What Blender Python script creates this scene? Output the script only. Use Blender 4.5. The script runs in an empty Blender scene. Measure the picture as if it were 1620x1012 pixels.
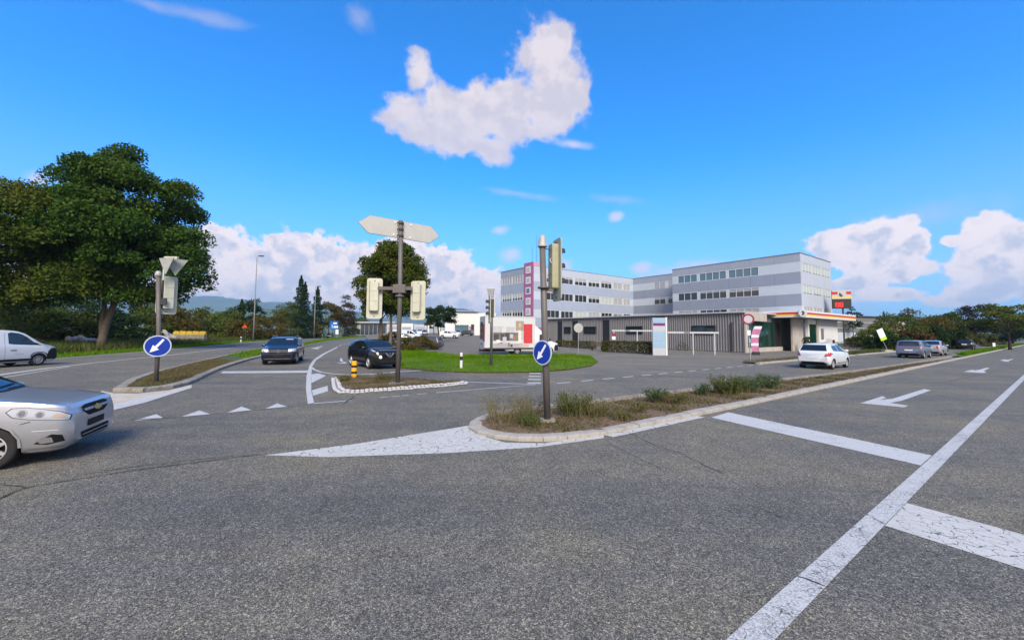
import bpy, bmesh, math, random
import numpy as np
from mathutils import Vector, Matrix, geometry
from mathutils.bvhtree import BVHTree
R = math.radians
rng = np.random.default_rng(7)
random.seed(7)
SC = bpy.context.scene
COL = SC.collection

# ------------------------------------------------------------------ camera
F_PX, PPX, PPY, PITCH, ROLL, CAM_H = 635.0, 810.0, 487.0, R(3.5), 0.007, 2.0   # photograph is 1620 x 1012
_f = Vector((0, math.cos(PITCH), math.sin(PITCH))); _r = Vector((1, 0, 0)); _u = _r.cross(_f)
_r2 = _r * math.cos(ROLL) + _u * math.sin(ROLL)
_u2 = _u * math.cos(ROLL) - _r * math.sin(ROLL)
cam_d = bpy.data.cameras.new('camera'); cam = bpy.data.objects.new('camera', cam_d); COL.objects.link(cam)
cam.matrix_world = Matrix(((_r2.x, _u2.x, -_f.x, 0), (_r2.y, _u2.y, -_f.y, 0), (_r2.z, _u2.z, -_f.z, CAM_H), (0, 0, 0, 1)))
cam_d.sensor_width = 36.0; cam_d.lens = 36.0 * F_PX / 1620.0
cam_d.shift_y = -(506.0 - PPY) / 1620.0
cam_d.clip_start = 0.1; cam_d.clip_end = 20000
SC.camera = cam

def ray(px, py):
    return _f + _r2 * ((px - PPX) / F_PX) + _u2 * ((PPY - py) / F_PX)
def G(px, py, z=0.0):
    """point of the level z seen at a place in the photograph"""
    d = ray(px, py); t = (z - CAM_H) / d.z
    return Vector((d.x * t, d.y * t, z))
def Dp(px, py, Y):
    """point Y metres ahead seen at a place in the photograph"""
    d = ray(px, py); t = Y / d.y
    return Vector((d.x * t, Y, CAM_H + d.z * t))

# ------------------------------------------------------------------ light
SUN_AZ, SUN_EL = R(172), R(40)         # azimuth clockwise from +Y: behind the camera, to the right
sun_d = bpy.data.lights.new('sun', 'SUN'); sun_d.energy = 2.2; sun_d.angle = R(26); sun_d.color = (1.0, 0.905, 0.77)
sun = bpy.data.objects.new('sun', sun_d); COL.objects.link(sun)
_sd = Vector((math.sin(SUN_AZ) * math.cos(SUN_EL), math.cos(SUN_AZ) * math.cos(SUN_EL), math.sin(SUN_EL)))
sun.rotation_euler = _sd.to_track_quat('Z', 'Y').to_euler()
SC.view_settings.view_transform = 'Standard'; SC.view_settings.look = 'None'
SC.view_settings.exposure = 1.2; SC.view_settings.gamma = 1.0; SC.view_settings.use_curve_mapping = False
SC.render.engine = 'CYCLES'
SC.cycles.max_bounces = 6; SC.cycles.diffuse_bounces = 3; SC.cycles.glossy_bounces = 3; SC.cycles.transmission_bounces = 4
SC.cycles.transparent_max_bounces = 6; SC.cycles.volume_bounces = 0
SC.cycles.caustics_reflective = False; SC.cycles.caustics_refractive = False
SC.cycles.use_denoising = True

# ------------------------------------------------------------------ sky with clouds
W = bpy.data.worlds.new('World'); SC.world = W; W.use_nodes = True
NT = W.node_tree; NT.nodes.clear()
def wn(t, **k):
    n = NT.nodes.new(t)
    for a, b in k.items(): setattr(n, a, b)
    return n
def wmath(op, a, b=None, c=None, clamp=False):
    n = wn('ShaderNodeMath', operation=op, use_clamp=clamp)
    for i, v in enumerate((a, b, c)):
        if v is None: continue
        if isinstance(v, (int, float)): n.inputs[i].default_value = v
        else: NT.links.new(v, n.inputs[i])
    return n.outputs[0]
def wsmooth(v, a, b, lo=0.0, hi=1.0):
    n = wn('ShaderNodeMapRange', interpolation_type='SMOOTHSTEP')
    NT.links.new(v, n.inputs[0])
    for i, q in enumerate((a, b, lo, hi)): n.inputs[i + 1].default_value = q
    return n.outputs[0]
def wmix(fac, a, b):
    n = wn('ShaderNodeMix', data_type='RGBA')
    for i, v in ((0, fac), (6, a), (7, b)):
        if isinstance(v, (tuple, float, int)): n.inputs[i].default_value = v
        else: NT.links.new(v, n.inputs[i])
    return n.outputs[2]
_sky = wn('ShaderNodeTexSky', sky_type='NISHITA'); _sky.sun_disc = False
_sky.sun_elevation = SUN_EL; _sky.sun_rotation = SUN_AZ; _sky.altitude = 450; _sky.air_density = 1.0; _sky.dust_density = 0.05; _sky.ozone_density = 3.0
_tc = wn('ShaderNodeTexCoord'); _dir = _tc.outputs['Generated']
_sep = wn('ShaderNodeSeparateXYZ'); NT.links.new(_dir, _sep.inputs[0])
_az = wmath('ARCTAN2', _sep.outputs[0], _sep.outputs[1])
_SEC = R(120)                                   # the cloud pattern goes on all round the sky
_azf = wmath('SUBTRACT', wmath('FLOORED_MODULO', wmath('ADD', _az, R(60)), _SEC), R(60))
_el = wmath('ARCSINE', _sep.outputs[2])
_cmb = wn('ShaderNodeCombineXYZ'); NT.links.new(_azf, _cmb.inputs[0]); NT.links.new(_el, _cmb.inputs[1])
def azel(px, py):
    d = ray(px, py).normalized(); return math.atan2(d.x, d.y), math.asin(d.z)
def blobs(lst, k):
    out = None
    for b in lst:
        px, py, rx, ry = b[:4]; rot = b[4] if len(b) > 4 else 0.0
        a, e = azel(px, py); a2, _ = azel(px + 5, py); _, e2 = azel(px, py - 5)
        m = wn('ShaderNodeMapping', vector_type='TEXTURE')
        NT.links.new(_cmb.outputs[0], m.inputs[0])
        m.inputs[1].default_value = (a, e, 0); m.inputs[2].default_value = (0, 0, R(rot)); m.inputs[3].default_value = (rx * (a2 - a) / 5, ry * (e2 - e) / 5, 1)
        l = wn('ShaderNodeVectorMath', operation='LENGTH'); NT.links.new(m.outputs[0], l.inputs[0])
        v = l.outputs['Value']
        out = v if out is None else wmath('SMOOTH_MIN', out, v, k)
    return out
def wnoise(scale, detail, rough, dist=0.0, vec=None):
    n = wn('ShaderNodeTexNoise'); NT.links.new(vec or _dir, n.inputs['Vector'])
    n.inputs['Scale'].default_value = scale; n.inputs['Detail'].default_value = detail; n.inputs['Roughness'].default_value = rough; n.inputs['Distortion'].default_value = dist
    return n.outputs[0]
_off = wn('ShaderNodeVectorMath', operation='ADD'); NT.links.new(_dir, _off.inputs[0]); _off.inputs[1].default_value = (0.012, -0.01, 0.022)
_n1 = wnoise(15, 7, 0.6, 0.1); _n1b = wnoise(15, 4, 0.6, 0.1, _off.outputs[0]); _n2 = wnoise(5, 2, 0.5)
_n4 = wnoise(42, 4, 0.55)
_nn = wmath('MULTIPLY_ADD', wmath('SUBTRACT', _n1, 0.5), 2.0, wmath('MULTIPLY', wmath('SUBTRACT', _n2, 0.5), 0.5))
_relief = wmath('MULTIPLY', wmath('SUBTRACT', _n1, _n1b), 2.2)
HIGH = [(860, 84, 44, 44), (874, 124, 58, 52), (868, 178, 66, 48), (915, 150, 22, 36), (800, 175, 74, 36), (715, 172, 62, 36), (666, 120, 22, 34, 14),
        (640, 178, 48, 32), (735, 212, 62, 30), (778, 236, 32, 30), (828, 205, 64, 34)  , (680, 205, 60, 22), (748, 168, 62, 32), (800, 152, 34, 30), (690, 156, 34, 34), (765, 158, 60, 26), (735, 190, 70, 36), (830, 160, 40, 40)]
LOW = [(345, 402, 66, 48), (425, 425, 90, 56), (500, 415, 80, 46), (560, 440, 90, 62), (640, 430, 80, 62), (700, 425, 62, 42), (745, 455, 60, 38), (440, 468, 240, 40),
       (680, 478, 190, 34), (1335, 380, 72, 26), (1405, 366, 62, 30), (1440, 385, 40, 32), (1365, 412, 84, 30), (1425, 425, 60, 22), (1560, 372, 62, 38), (1625, 392, 66, 52),
       (1560, 420, 80, 34), (1505, 380, 26, 12), (1345, 452, 58, 22), (1420, 466, 60, 12), (1560, 462, 110, 20, 6), (1500, 474, 60, 10), (20, 440, 110, 40),
       (1690, 440, 90, 60), (150, 455, 120, 40)]
PUFF = [(60, 284, 30, 16), (905, 228, 44, 10, -8), (808, 402, 22, 16), (1014, 424, 22, 12), (974, 343, 14, 9), (790, 364, 18, 9), (893, 422, 16, 14), (1030, 450, 60, 18), (1090, 430, 90, 22)]
WISP = [(975, 315, 44, 8, -8), (820, 307, 60, 6, -8), (310, 24, 78, 12, 9), (240, 8, 46, 12, 6), (570, 30, 20, 20), (1440, 345, 120, 22), (1560, 440, 110, 50), (1330, 470, 100, 30), (1200, 470, 160, 40)]
_rh = wmath('ADD', blobs(HIGH, 0.30), wmath('MULTIPLY', _nn, 1.25)); _rl = wmath('ADD', blobs(LOW, 0.4), wmath('MULTIPLY_ADD', wmath('SUBTRACT', _n4, 0.5), 0.9, wmath('MULTIPLY', _nn, 0.75)))
_rp = wmath('ADD', blobs(PUFF, 0.1), wmath('MULTIPLY', _nn, 0.9)); _rw = wmath('ADD', blobs(WISP, 0.1), wmath('MULTIPLY', _nn, 1.3))
_dh = wsmooth(_rh, 1.22, 0.66); _dl = wsmooth(_rl, 1.06, 0.84); _dpf = wsmooth(_rp, 1.2, 0.1, 0, 0.75); _dw = wsmooth(_rw, 1.4, 0.0, 0, 0.36)
CS = 4.7
CL_WHITE = (1.05 * CS, 0.97 * CS, 1.05 * CS, 1); CL_GREY = (0.84 * CS, 0.87 * CS, 1.06 * CS, 1); CL_MID = (0.85 * CS, 0.81 * CS, 0.95 * CS, 1)
_sh = wsmooth(wmath('ADD', wmath('MULTIPLY', _relief, 1.3), wmath('MULTIPLY_ADD', wmath('SUBTRACT', _n2, 0.5), 1.6, wmath('MULTIPLY', _rl, 0.45))), 0.44, -0.28)
_clow = wmix(wmath('MULTIPLY', wmath('ADD', _sh, wsmooth(_n4, 0.62, 0.30, -0.30, 0.30)), 1.0, clamp=True), (1.34 * CS, 1.20 * CS, 1.24 * CS, 1), CL_GREY)
_chigh = wmix(wsmooth(wmath('SUBTRACT', wmath('MULTIPLY_ADD', wmath('SUBTRACT', _n2, 0.5), 0.8, 0.5), wmath('MULTIPLY', _relief, 1.3)), 0.2, 0.9), CL_WHITE, CL_MID)
_chigh = wmix(wsmooth(_el, R(33), R(22), 0.0, 0.55), _chigh, (0.76 * CS, 0.79 * CS, 1.04 * CS, 1))      # the shaded under side
_hsv = wn('ShaderNodeHueSaturation'); _hsv.inputs['Hue'].default_value = 0.497; _hsv.inputs['Saturation'].default_value = 1.06; _hsv.inputs['Value'].default_value = 1.57
_tint = wn('ShaderNodeVectorMath', operation='MULTIPLY'); NT.links.new(_sky.outputs[0], _tint.inputs[0]); _tint.inputs[1].default_value = (0.32, 0.76, 1.22)
NT.links.new(_tint.outputs[0], _hsv.inputs['Color'])
_c = wmix(wsmooth(_el, 0.42, 0.0, 0.0, 0.62), _hsv.outputs[0], (0.50 * CS, 0.68 * CS, 1.06 * CS, 1))      # paler air near the horizon
_c = wmix(_dw, _c, CL_MID); _c = wmix(_dpf, _c, CL_WHITE); _c = wmix(_dl, _c, _clow); _c = wmix(_dh, _c, _chigh)
_cb = wsmooth(wmath('ADD', wmath('MULTIPLY', wmath('SUBTRACT', _n2, 0.5), 2.4), wmath('MULTIPLY_ADD', _sep.outputs[1], -1.0, wmath('MULTIPLY', wmath('SUBTRACT', _n1, 0.5), 0.8))), 0.12, 0.55)
_c = wmix(wmath('MULTIPLY', _cb, wsmooth(_sep.outputs[1], -0.02, -0.22)), _c, _clow)      # unseen broken cloud behind the camera veils the sun, added to whiten ambient light
_bg = wn('ShaderNodeBackground'); NT.links.new(_c, _bg.inputs[0]); _bg.inputs[1].default_value = 0.075
_wo = wn('ShaderNodeOutputWorld'); NT.links.new(_bg.outputs[0], _wo.inputs[0])
W.cycles.sampling_method = 'MANUAL'; W.cycles.sample_map_resolution = 512

# ------------------------------------------------------------------ helpers
def tag(o, label=None, cat=None, group=None, kind=None):
    if label: o['label'] = label
    if cat: o['category'] = cat
    if group: o['group'] = group
    if kind: o['kind'] = kind
    return o
def empty(name, loc=(0, 0, 0), rz=0.0, label=None, cat=None, group=None, rot=None):
    o = bpy.data.objects.new(name, None); COL.objects.link(o); o.empty_display_size = 0.2
    o.location = loc; o.rotation_euler = rot if rot else (0, 0, rz)
    return tag(o, label, cat, group)
def link(name, me, mats, parent=None, smooth=False):
    o = bpy.data.objects.new(name, me); COL.objects.link(o)
    for m in (mats if isinstance(mats, (list, tuple)) else [mats]):
        if m is not None and len(me.materials) < (len(mats) if isinstance(mats, (list, tuple)) else 1): me.materials.append(m)
    if parent is not None: o.parent = parent
    if smooth: me.shade_smooth()
    return o
def inst(name, src, parent, loc=(0, 0, 0), rot=(0, 0, 0), scale=(1, 1, 1)):
    o = src.copy(); o.name = name; COL.objects.link(o); o.parent = parent
    o.location = loc; o.rotation_euler = rot; o.scale = scale
    return o
class MB:
    """collects faces for one mesh"""
    def __init__(s): s.v = []; s.f = []; s.m = []
    def add(s, verts, faces, mi=0):
        n = len(s.v); s.v += [tuple(p) for p in verts]
        for f in faces: s.f.append(tuple(i + n for i in f)); s.m.append(mi)
        return s
    def hexa(s, p, mi=0):      # 4 bottom points ccw, 4 top points
        return s.add(p, [(3, 2, 1, 0), (4, 5, 6, 7), (0, 1, 5, 4), (1, 2, 6, 5), (2, 3, 7, 6), (3, 0, 4, 7)], mi)
    def box(s, x0, x1, y0, y1, z0, z1, mi=0):
        return s.hexa([(x0, y0, z0), (x1, y0, z0), (x1, y1, z0), (x0, y1, z0), (x0, y0, z1), (x1, y0, z1), (x1, y1, z1), (x0, y1, z1)], mi)
    def prism(s, poly, z0, z1, mi=0):
        n = len(poly); a = sum(poly[i][0] * poly[(i + 1) % n][1] - poly[(i + 1) % n][0] * poly[i][1] for i in range(n))
        if a < 0: poly = poly[::-1]
        vs = [(p[0], p[1], z0) for p in poly] + [(p[0], p[1], z1) for p in poly]
        return s.add(vs, [tuple(range(n))[::-1], tuple(range(n, 2 * n))] + [(i, (i + 1) % n, n + (i + 1) % n, n + i) for i in range(n)], mi)
    def tube(s, pts, radii, n=10, mi=0, cap=True):
        pts = [Vector(p) for p in pts]; rings = []; base = len(s.v)
        if not isinstance(radii, (list, tuple)): radii = [radii] * len(pts)
        for i, p in enumerate(pts):
            t = (pts[min(i + 1, len(pts) - 1)] - pts[max(i - 1, 0)]).normalized()
            a = t.cross(Vector((0, 0, 1)) if abs(t.z) < 0.9 else Vector((1, 0, 0))).normalized(); b = t.cross(a)
            for k in range(n):
                q = 2 * math.pi * k / n; w = p + (a * math.cos(q) + b * math.sin(q)) * radii[i]; s.v.append(tuple(w))
        for i in range(len(pts) - 1):
            for k in range(n):
                s.f.append((base + i * n + k, base + i * n + (k + 1) % n, base + (i + 1) * n + (k + 1) % n, base + (i + 1) * n + k)); s.m.append(mi)
        if cap:
            s.f.append(tuple(base + k for k in range(n))[::-1]); s.m.append(mi)
            s.f.append(tuple(base + (len(pts) - 1) * n + k for k in range(n))); s.m.append(mi)
        return s
    def lathe(s, prof, n=24, axis='z', mi=0, c=(0, 0, 0)):    # prof: (radius, height)
        base = len(s.v)
        for r_, h in prof:
            for k in range(n):
                q = 2 * math.pi * k / n; x, y = r_ * math.cos(q), r_ * math.sin(q)
                p = (x, y, h) if axis == 'z' else ((x, h, y) if axis == 'y' else (h, x, y))
                s.v.append((p[0] + c[0], p[1] + c[1], p[2] + c[2]))
        for i in range(len(prof) - 1):
            for k in range(n):
                s.f.append((base + i * n + k, base + i * n + (k + 1) % n, base + (i + 1) * n + (k + 1) % n, base + (i + 1) * n + k)); s.m.append(mi)
        return s
    def mesh(s, name):
        me = bpy.data.meshes.new(name); me.from_pydata(s.v, [], s.f)
        if any(s.m): me.polygons.foreach_set('material_index', s.m)
        me.validate(); me.update(); return me
    def build(s, name, mats, parent=None, smooth=False, bevel=0.0, fix=True):
        me = s.mesh(name)
        if fix:
            bm = bmesh.new(); bm.from_mesh(me); bmesh.ops.recalc_face_normals(bm, faces=bm.faces)
            if bevel: bmesh.ops.bevel(bm, geom=[e for e in bm.edges if e.is_manifold and e.calc_face_angle(0) > 0.5], offset=bevel, segments=2, affect='EDGES', profile=0.6)
            bm.to_mesh(me); bm.free()
        return link(name, me, mats, parent, smooth)
def npmesh(name, v, f):
    """many faces at once: v (n,3), f (m,k)"""
    me = bpy.data.meshes.new(name); m, k = f.shape
    me.vertices.add(len(v)); me.vertices.foreach_set('co', v.astype(np.float32).ravel())
    me.loops.add(m * k); me.loops.foreach_set('vertex_index', f.astype(np.int32).ravel())
    me.polygons.add(m); me.polygons.foreach_set('loop_start', np.arange(0, m * k, k, dtype=np.int32))
    me.update(calc_edges=True); return me
def fillpoly(poly, z=0.0, step=None):
    """triangulated flat polygon -> (verts, faces)"""
    pts = []
    n = len(poly)
    for i in range(n):
        a, b = Vector(poly[i][:2]), Vector(poly[(i + 1) % n][:2]); k = max(1, int((b - a).length / step)) if step else 1
        pts += [a.lerp(b, j / k) for j in range(k)]
    nb = len(pts); edges = [(i, (i + 1) % nb) for i in range(nb)]
    if step:
        xs = [p.x for p in pts]; ys = [p.y for p in pts]
        x = min(xs) + step / 2
        while x < max(xs):
            y = min(ys) + step / 2
            while y < max(ys):
                pts.append(Vector((x, y))); y += step
            x += step
    r_ = geometry.delaunay_2d_cdt(pts, edges, [], 1, 1e-6)
    used = sorted({i for f in r_[2] for i in f}); mp = {o_: n_ for n_, o_ in enumerate(used)}
    return [r_[0][i] for i in used], [tuple(mp[i] for i in f) for f in r_[2]]
def sheet(name, poly, z, mat, parent=None, smooth=False):
    vs, fs = fillpoly(poly); b = MB().add([(p.x, p.y, z) for p in vs], fs)
    me = b.mesh(name); bm = bmesh.new(); bm.from_mesh(me)
    for f in bm.faces:
        f.normal_update()
        if f.normal.z < 0: f.normal_flip()
    bm.to_mesh(me); bm.free()
    return link(name, me, mat, parent)
def strip(poly, w):
    """outline of a band of width w along a polyline"""
    p = [Vector(q[:2]) for q in poly]; L, Rr = [], []
    for i in range(len(p)):
        t = (p[min(i + 1, len(p) - 1)] - p[max(i - 1, 0)]).normalized(); n = Vector((-t.y, t.x))
        ww = w[i] if isinstance(w, (list, tuple)) else w
        L.append(p[i] + n * ww / 2); Rr.append(p[i] - n * ww / 2)
    return L + Rr[::-1]
def inside(px, py, poly):
    x = np.asarray(px); y = np.asarray(py); c = np.zeros(x.shape, bool); n = len(poly); j = n - 1
    for i in range(n):
        xi, yi, xj, yj = poly[i][0], poly[i][1], poly[j][0], poly[j][1]
        c ^= ((yi > y) != (yj > y)) & (x < (xj - xi) * (y - yi) / ((yj - yi) if yj != yi else 1e-9) + xi); j = i
    return c
def scatter_in(poly, n):
    xs = [p[0] for p in poly]; ys = [p[1] for p in poly]; out = np.zeros((0, 2))
    while len(out) < n:
        q = np.column_stack([rng.uniform(min(xs), max(xs), n * 2), rng.uniform(min(ys), max(ys), n * 2)])
        out = np.vstack([out, q[inside(q[:, 0], q[:, 1], poly)]])
    return out[:n]

# ------------------------------------------------------------------ materials
def mat(name, col, rough=0.7, metal=0.0, var=0.0, vscale=3.0, bump=0.0, bscale=40.0, spec=0.5, island=0.0, emit=None, coat=0.0, dirt=None, dirt_amt=0.4, dirt_scale=1.2):
    m = bpy.data.materials.new(name); m.use_nodes = True; nt = m.node_tree; b = nt.nodes['Principled BSDF']
    N, Lk = nt.nodes.new, nt.links.new
    b.inputs['Roughness'].default_value = rough; b.inputs['Metallic'].default_value = metal; b.inputs['Specular IOR Level'].default_value = spec
    if coat: b.inputs['Coat Weight'].default_value = coat; b.inputs['Coat Roughness'].default_value = 0.04
    c4 = (*col, 1); b.inputs['Base Color'].default_value = c4
    src = None; tc = None
    if var or bump or dirt: tc = N('ShaderNodeTexCoord')
    if var:
        t = N('ShaderNodeTexNoise'); t.inputs['Scale'].default_value = vscale; t.inputs['Detail'].default_value = 6; t.inputs['Roughness'].default_value = 0.65
        Lk(tc.outputs['Object'], t.inputs['Vector'])
        mr = N('ShaderNodeMapRange'); mr.inputs[1].default_value = 0.25; mr.inputs[2].default_value = 0.75; mr.inputs[3].default_value = 1 - var; mr.inputs[4].default_value = 1 + var; Lk(t.outputs[0], mr.inputs[0])
        mx = N('ShaderNodeVectorMath'); mx.operation = 'SCALE'; mx.inputs[0].default_value = col; Lk(mr.outputs[0], mx.inputs['Scale']); src = mx.outputs[0]
    if island:
        g = N('ShaderNodeNewGeometry'); mr = N('ShaderNodeMapRange'); mr.inputs[3].default_value = 1 - island; mr.inputs[4].default_value = 1 + island; Lk(g.outputs['Random Per Island'], mr.inputs[0])
        mx = N('ShaderNodeVectorMath'); mx.operation = 'SCALE'; mx.inputs[0].default_value = col
        if src: Lk(src, mx.inputs[0])
        Lk(mr.outputs[0], mx.inputs['Scale']); src = mx.outputs[0]
    if dirt:
        t = N('ShaderNodeTexNoise'); t.inputs['Scale'].default_value = dirt_scale; t.inputs['Detail'].default_value = 8; t.inputs['Roughness'].default_value = 0.7; Lk(tc.outputs['Object'], t.inputs['Vector'])
        mr = N('ShaderNodeMapRange'); mr.inputs[1].default_value = 0.45; mr.inputs[2].default_value = 0.72; mr.inputs[3].default_value = 0; mr.inputs[4].default_value = dirt_amt; Lk(t.outputs[0], mr.inputs[0])
        mx = N('ShaderNodeMix'); mx.data_type = 'RGBA'; Lk(mr.outputs[0], mx.inputs[0]); mx.inputs[6].default_value = c4; mx.inputs[7].default_value = (*dirt, 1)
        if src: Lk(src, mx.inputs[6])
        src = mx.outputs[2]
    if src: Lk(src, b.inputs['Base Color'])
    if bump:
        t = N('ShaderNodeTexNoise'); t.inputs['Scale'].default_value = bscale; t.inputs['Detail'].default_value = 4; Lk(tc.outputs['Object'], t.inputs['Vector'])
        bp = N('ShaderNodeBump'); bp.inputs['Strength'].default_value = bump; bp.inputs['Distance'].default_value = 0.02; Lk(t.outputs[0], bp.inputs['Height']); Lk(bp.outputs[0], b.inputs['Normal'])
    if emit:
        b.inputs['Emission Color'].default_value = (*emit[:3], 1); b.inputs['Emission Strength'].default_value = emit[3]
    return m
def ramp(nt, stops, src):
    r_ = nt.nodes.new('ShaderNodeValToRGB'); e = r_.color_ramp.elements
    while len(e) < len(stops): e.new(0.5)
    for k, (p, c) in enumerate(stops): e[k].position = p; e[k].color = (*c, 1) if len(c) == 3 else c
    nt.links.new(src, r_.inputs[0]); return r_.outputs[0]
def asphalt(name, tone=1.0, warm=0.0, speck=1.0):
    m = bpy.data.materials.new(name); m.use_nodes = True; nt = m.node_tree; b = nt.nodes['Principled BSDF']; N, Lk = nt.nodes.new, nt.links.new
    tc = N('ShaderNodeTexCoord'); v = tc.outputs['Object']
    def noise(s, d, r_=0.6):
        t = N('ShaderNodeTexNoise'); t.inputs['Scale'].default_value = s; t.inputs['Detail'].default_value = d; t.inputs['Roughness'].default_value = r_; Lk(v, t.inputs['Vector']); return t.outputs[0]
    vo = N('ShaderNodeTexVoronoi'); vo.inputs['Scale'].default_value = 125; Lk(v, vo.inputs['Vector'])
    sp = N('ShaderNodeSeparateColor'); Lk(vo.outputs['Color'], sp.inputs[0])
    fine = ramp(nt, [(0.0, (0.30, 0.30, 0.32)), (0.45, (0.75, 0.75, 0.78)), (0.8, (1.25, 1.24, 1.2)), (1.0, (2.3, 2.25, 2.1))], sp.outputs[0])
    vo2 = N('ShaderNodeTexVoronoi'); vo2.inputs['Scale'].default_value = 48; Lk(v, vo2.inputs['Vector'])
    sp2 = N('ShaderNodeSeparateColor'); Lk(vo2.outputs['Color'], sp2.inputs[0])
    mid = ramp(nt, [(0.0, (0.70,) * 3), (0.6, (1.0,) * 3), (1.0, (1.38, 1.36, 1.30))], sp2.outputs[1])
    big = ramp(nt, [(0.3, (0.80, 0.82, 0.88)), (0.5, (1.0, 1.0, 1.0)), (0.7, (1.22, 1.17, 1.0))], noise(0.35, 6, 0.6))
    blot = ramp(nt, [(0.35, (0.88,) * 3), (0.65, (1.1,) * 3)], noise(2.2, 5, 0.7))
    mp = N('ShaderNodeMapping'); mp.inputs['Rotation'].default_value = (0, 0, -math.radians(36)); mp.inputs['Scale'].default_value = (0.09, 1.0, 1.0); Lk(v, mp.inputs[0])
    tn = N('ShaderNodeTexNoise'); tn.inputs['Scale'].default_value = 0.9; tn.inputs['Detail'].default_value = 4; tn.inputs['Roughness'].default_value = 0.55; Lk(mp.outputs[0], tn.inputs['Vector'])
    trk = ramp(nt, [(0.30, (0.80, 0.82, 0.88)), (0.48, (1.0, 1.0, 1.0)), (0.70, (1.16, 1.12, 1.02))], tn.outputs[0])
    spot = ramp(nt, [(0.27, (0.62, 0.62, 0.64)), (0.34, (1.0, 1.0, 1.0))], noise(0.8, 7, 0.7))
    base = (0.118 * tone * (1 + warm), 0.118 * tone, 0.108 * tone * (1 - warm))
    cur = None
    for k, x in enumerate((fine, mid, big, blot, trk, spot)):
        mu = N('ShaderNodeVectorMath'); mu.operation = 'MULTIPLY'
        if cur is None: mu.inputs[0].default_value = base
        else: Lk(cur, mu.inputs[0])
        if speck != 1.0 and k < 2:
            mm = N('ShaderNodeMix'); mm.data_type = 'RGBA'; mm.inputs[0].default_value = speck; mm.inputs[6].default_value = (1, 1, 1, 1); Lk(x, mm.inputs[7]); x = mm.outputs[2]
        Lk(x, mu.inputs[1]); cur = mu.outputs[0]
    Lk(cur, b.inputs['Base Color']); b.inputs['Roughness'].default_value = 0.88; b.inputs['Specular IOR Level'].default_value = 0.3
    bp = N('ShaderNodeBump'); bp.inputs['Strength'].default_value = 0.6; bp.inputs['Distance'].default_value = 0.006; Lk(vo.outputs['Distance'], bp.inputs['Height']); bp.invert = True; Lk(bp.outputs[0], b.inputs['Normal'])
    return m
def paint(name, col=(0.62, 0.63, 0.64), wear=0.5, crack=0.0, cscale=3.0):
    """road paint worn down to the asphalt"""
    m = bpy.data.materials.new(name); m.use_nodes = True; nt = m.node_tree; b = nt.nodes['Principled BSDF']; N, Lk = nt.nodes.new, nt.links.new
    tc = N('ShaderNodeTexCoord'); v = tc.outputs['Object']
    n1 = N('ShaderNodeTexNoise'); n1.inputs['Scale'].default_value = 70; n1.inputs['Detail'].default_value = 3; Lk(v, n1.inputs['Vector'])
    n2 = N('ShaderNodeTexNoise'); n2.inputs['Scale'].default_value = 1.6; n2.inputs['Detail'].default_value = 6; n2.inputs['Roughness'].default_value = 0.7; Lk(v, n2.inputs['Vector'])
    ad = N('ShaderNodeMath'); ad.operation = 'MULTIPLY_ADD'; Lk(n2.outputs[0], ad.inputs[0]); ad.inputs[1].default_value = 0.8; Lk(n1.outputs[0], ad.inputs[2])
    w = N('ShaderNodeMapRange'); w.inputs[1].default_value = 1.28 - wear * 0.45; w.inputs[2].default_value = 1.42 - wear * 0.3; w.inputs[3].default_value = 0; w.inputs[4].default_value = 0.8; Lk(ad.outputs[0], w.inputs[0])
    fac = w.outputs[0]
    if crack:
        dn = N('ShaderNodeTexNoise'); dn.inputs['Scale'].default_value = 4; dn.inputs['Detail'].default_value = 5; Lk(v, dn.inputs['Vector'])
        va = N('ShaderNodeVectorMath'); va.operation = 'MULTIPLY_ADD'; Lk(dn.outputs['Color'], va.inputs[0]); va.inputs[1].default_value = (0.35, 0.35, 0); Lk(v, va.inputs[2])
        vo = N('ShaderNodeTexVoronoi'); vo.feature = 'DISTANCE_TO_EDGE'; vo.inputs['Scale'].default_value = cscale; Lk(va.outputs[0], vo.inputs['Vector'])
        th = N('ShaderNodeMapRange'); th.inputs[1].default_value = 0.3; th.inputs[2].default_value = 0.7; th.inputs[3].default_value = 0.0; th.inputs[4].default_value = crack; Lk(n2.outputs[0], th.inputs[0])
        lt = N('ShaderNodeMath'); lt.operation = 'LESS_THAN'; Lk(vo.outputs['Distance'], lt.inputs[0]); Lk(th.outputs[0], lt.inputs[1])
        mx = N('ShaderNodeMath'); mx.operation = 'MAXIMUM'; Lk(fac, mx.inputs[0]); Lk(lt.outputs[0], mx.inputs[1]); fac = mx.outputs[0]
    vv = N('ShaderNodeMapRange'); vv.inputs[1].default_value = 0.3; vv.inputs[2].default_value = 0.7; vv.inputs[3].default_value = 0.82; vv.inputs[4].default_value = 1.08; Lk(n2.outputs[0], vv.inputs[0])
    sc = N('ShaderNodeVectorMath'); sc.operation = 'SCALE'; sc.inputs[0].default_value = col; Lk(vv.outputs[0], sc.inputs['Scale'])
    mi = N('ShaderNodeMix'); mi.data_type = 'RGBA'; Lk(fac, mi.inputs[0]); Lk(sc.outputs[0], mi.inputs[6]); mi.inputs[7].default_value = (0.075, 0.073, 0.072, 1)
    Lk(mi.outputs[2], b.inputs['Base Color']); b.inputs['Roughness'].default_value = 0.75
    bp = N('ShaderNodeBump'); bp.inputs['Strength'].default_value = 0.4; bp.inputs['Distance'].default_value = 0.004; Lk(n1.outputs[0], bp.inputs['Height']); Lk(bp.outputs[0], b.inputs['Normal'])
    return m
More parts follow.
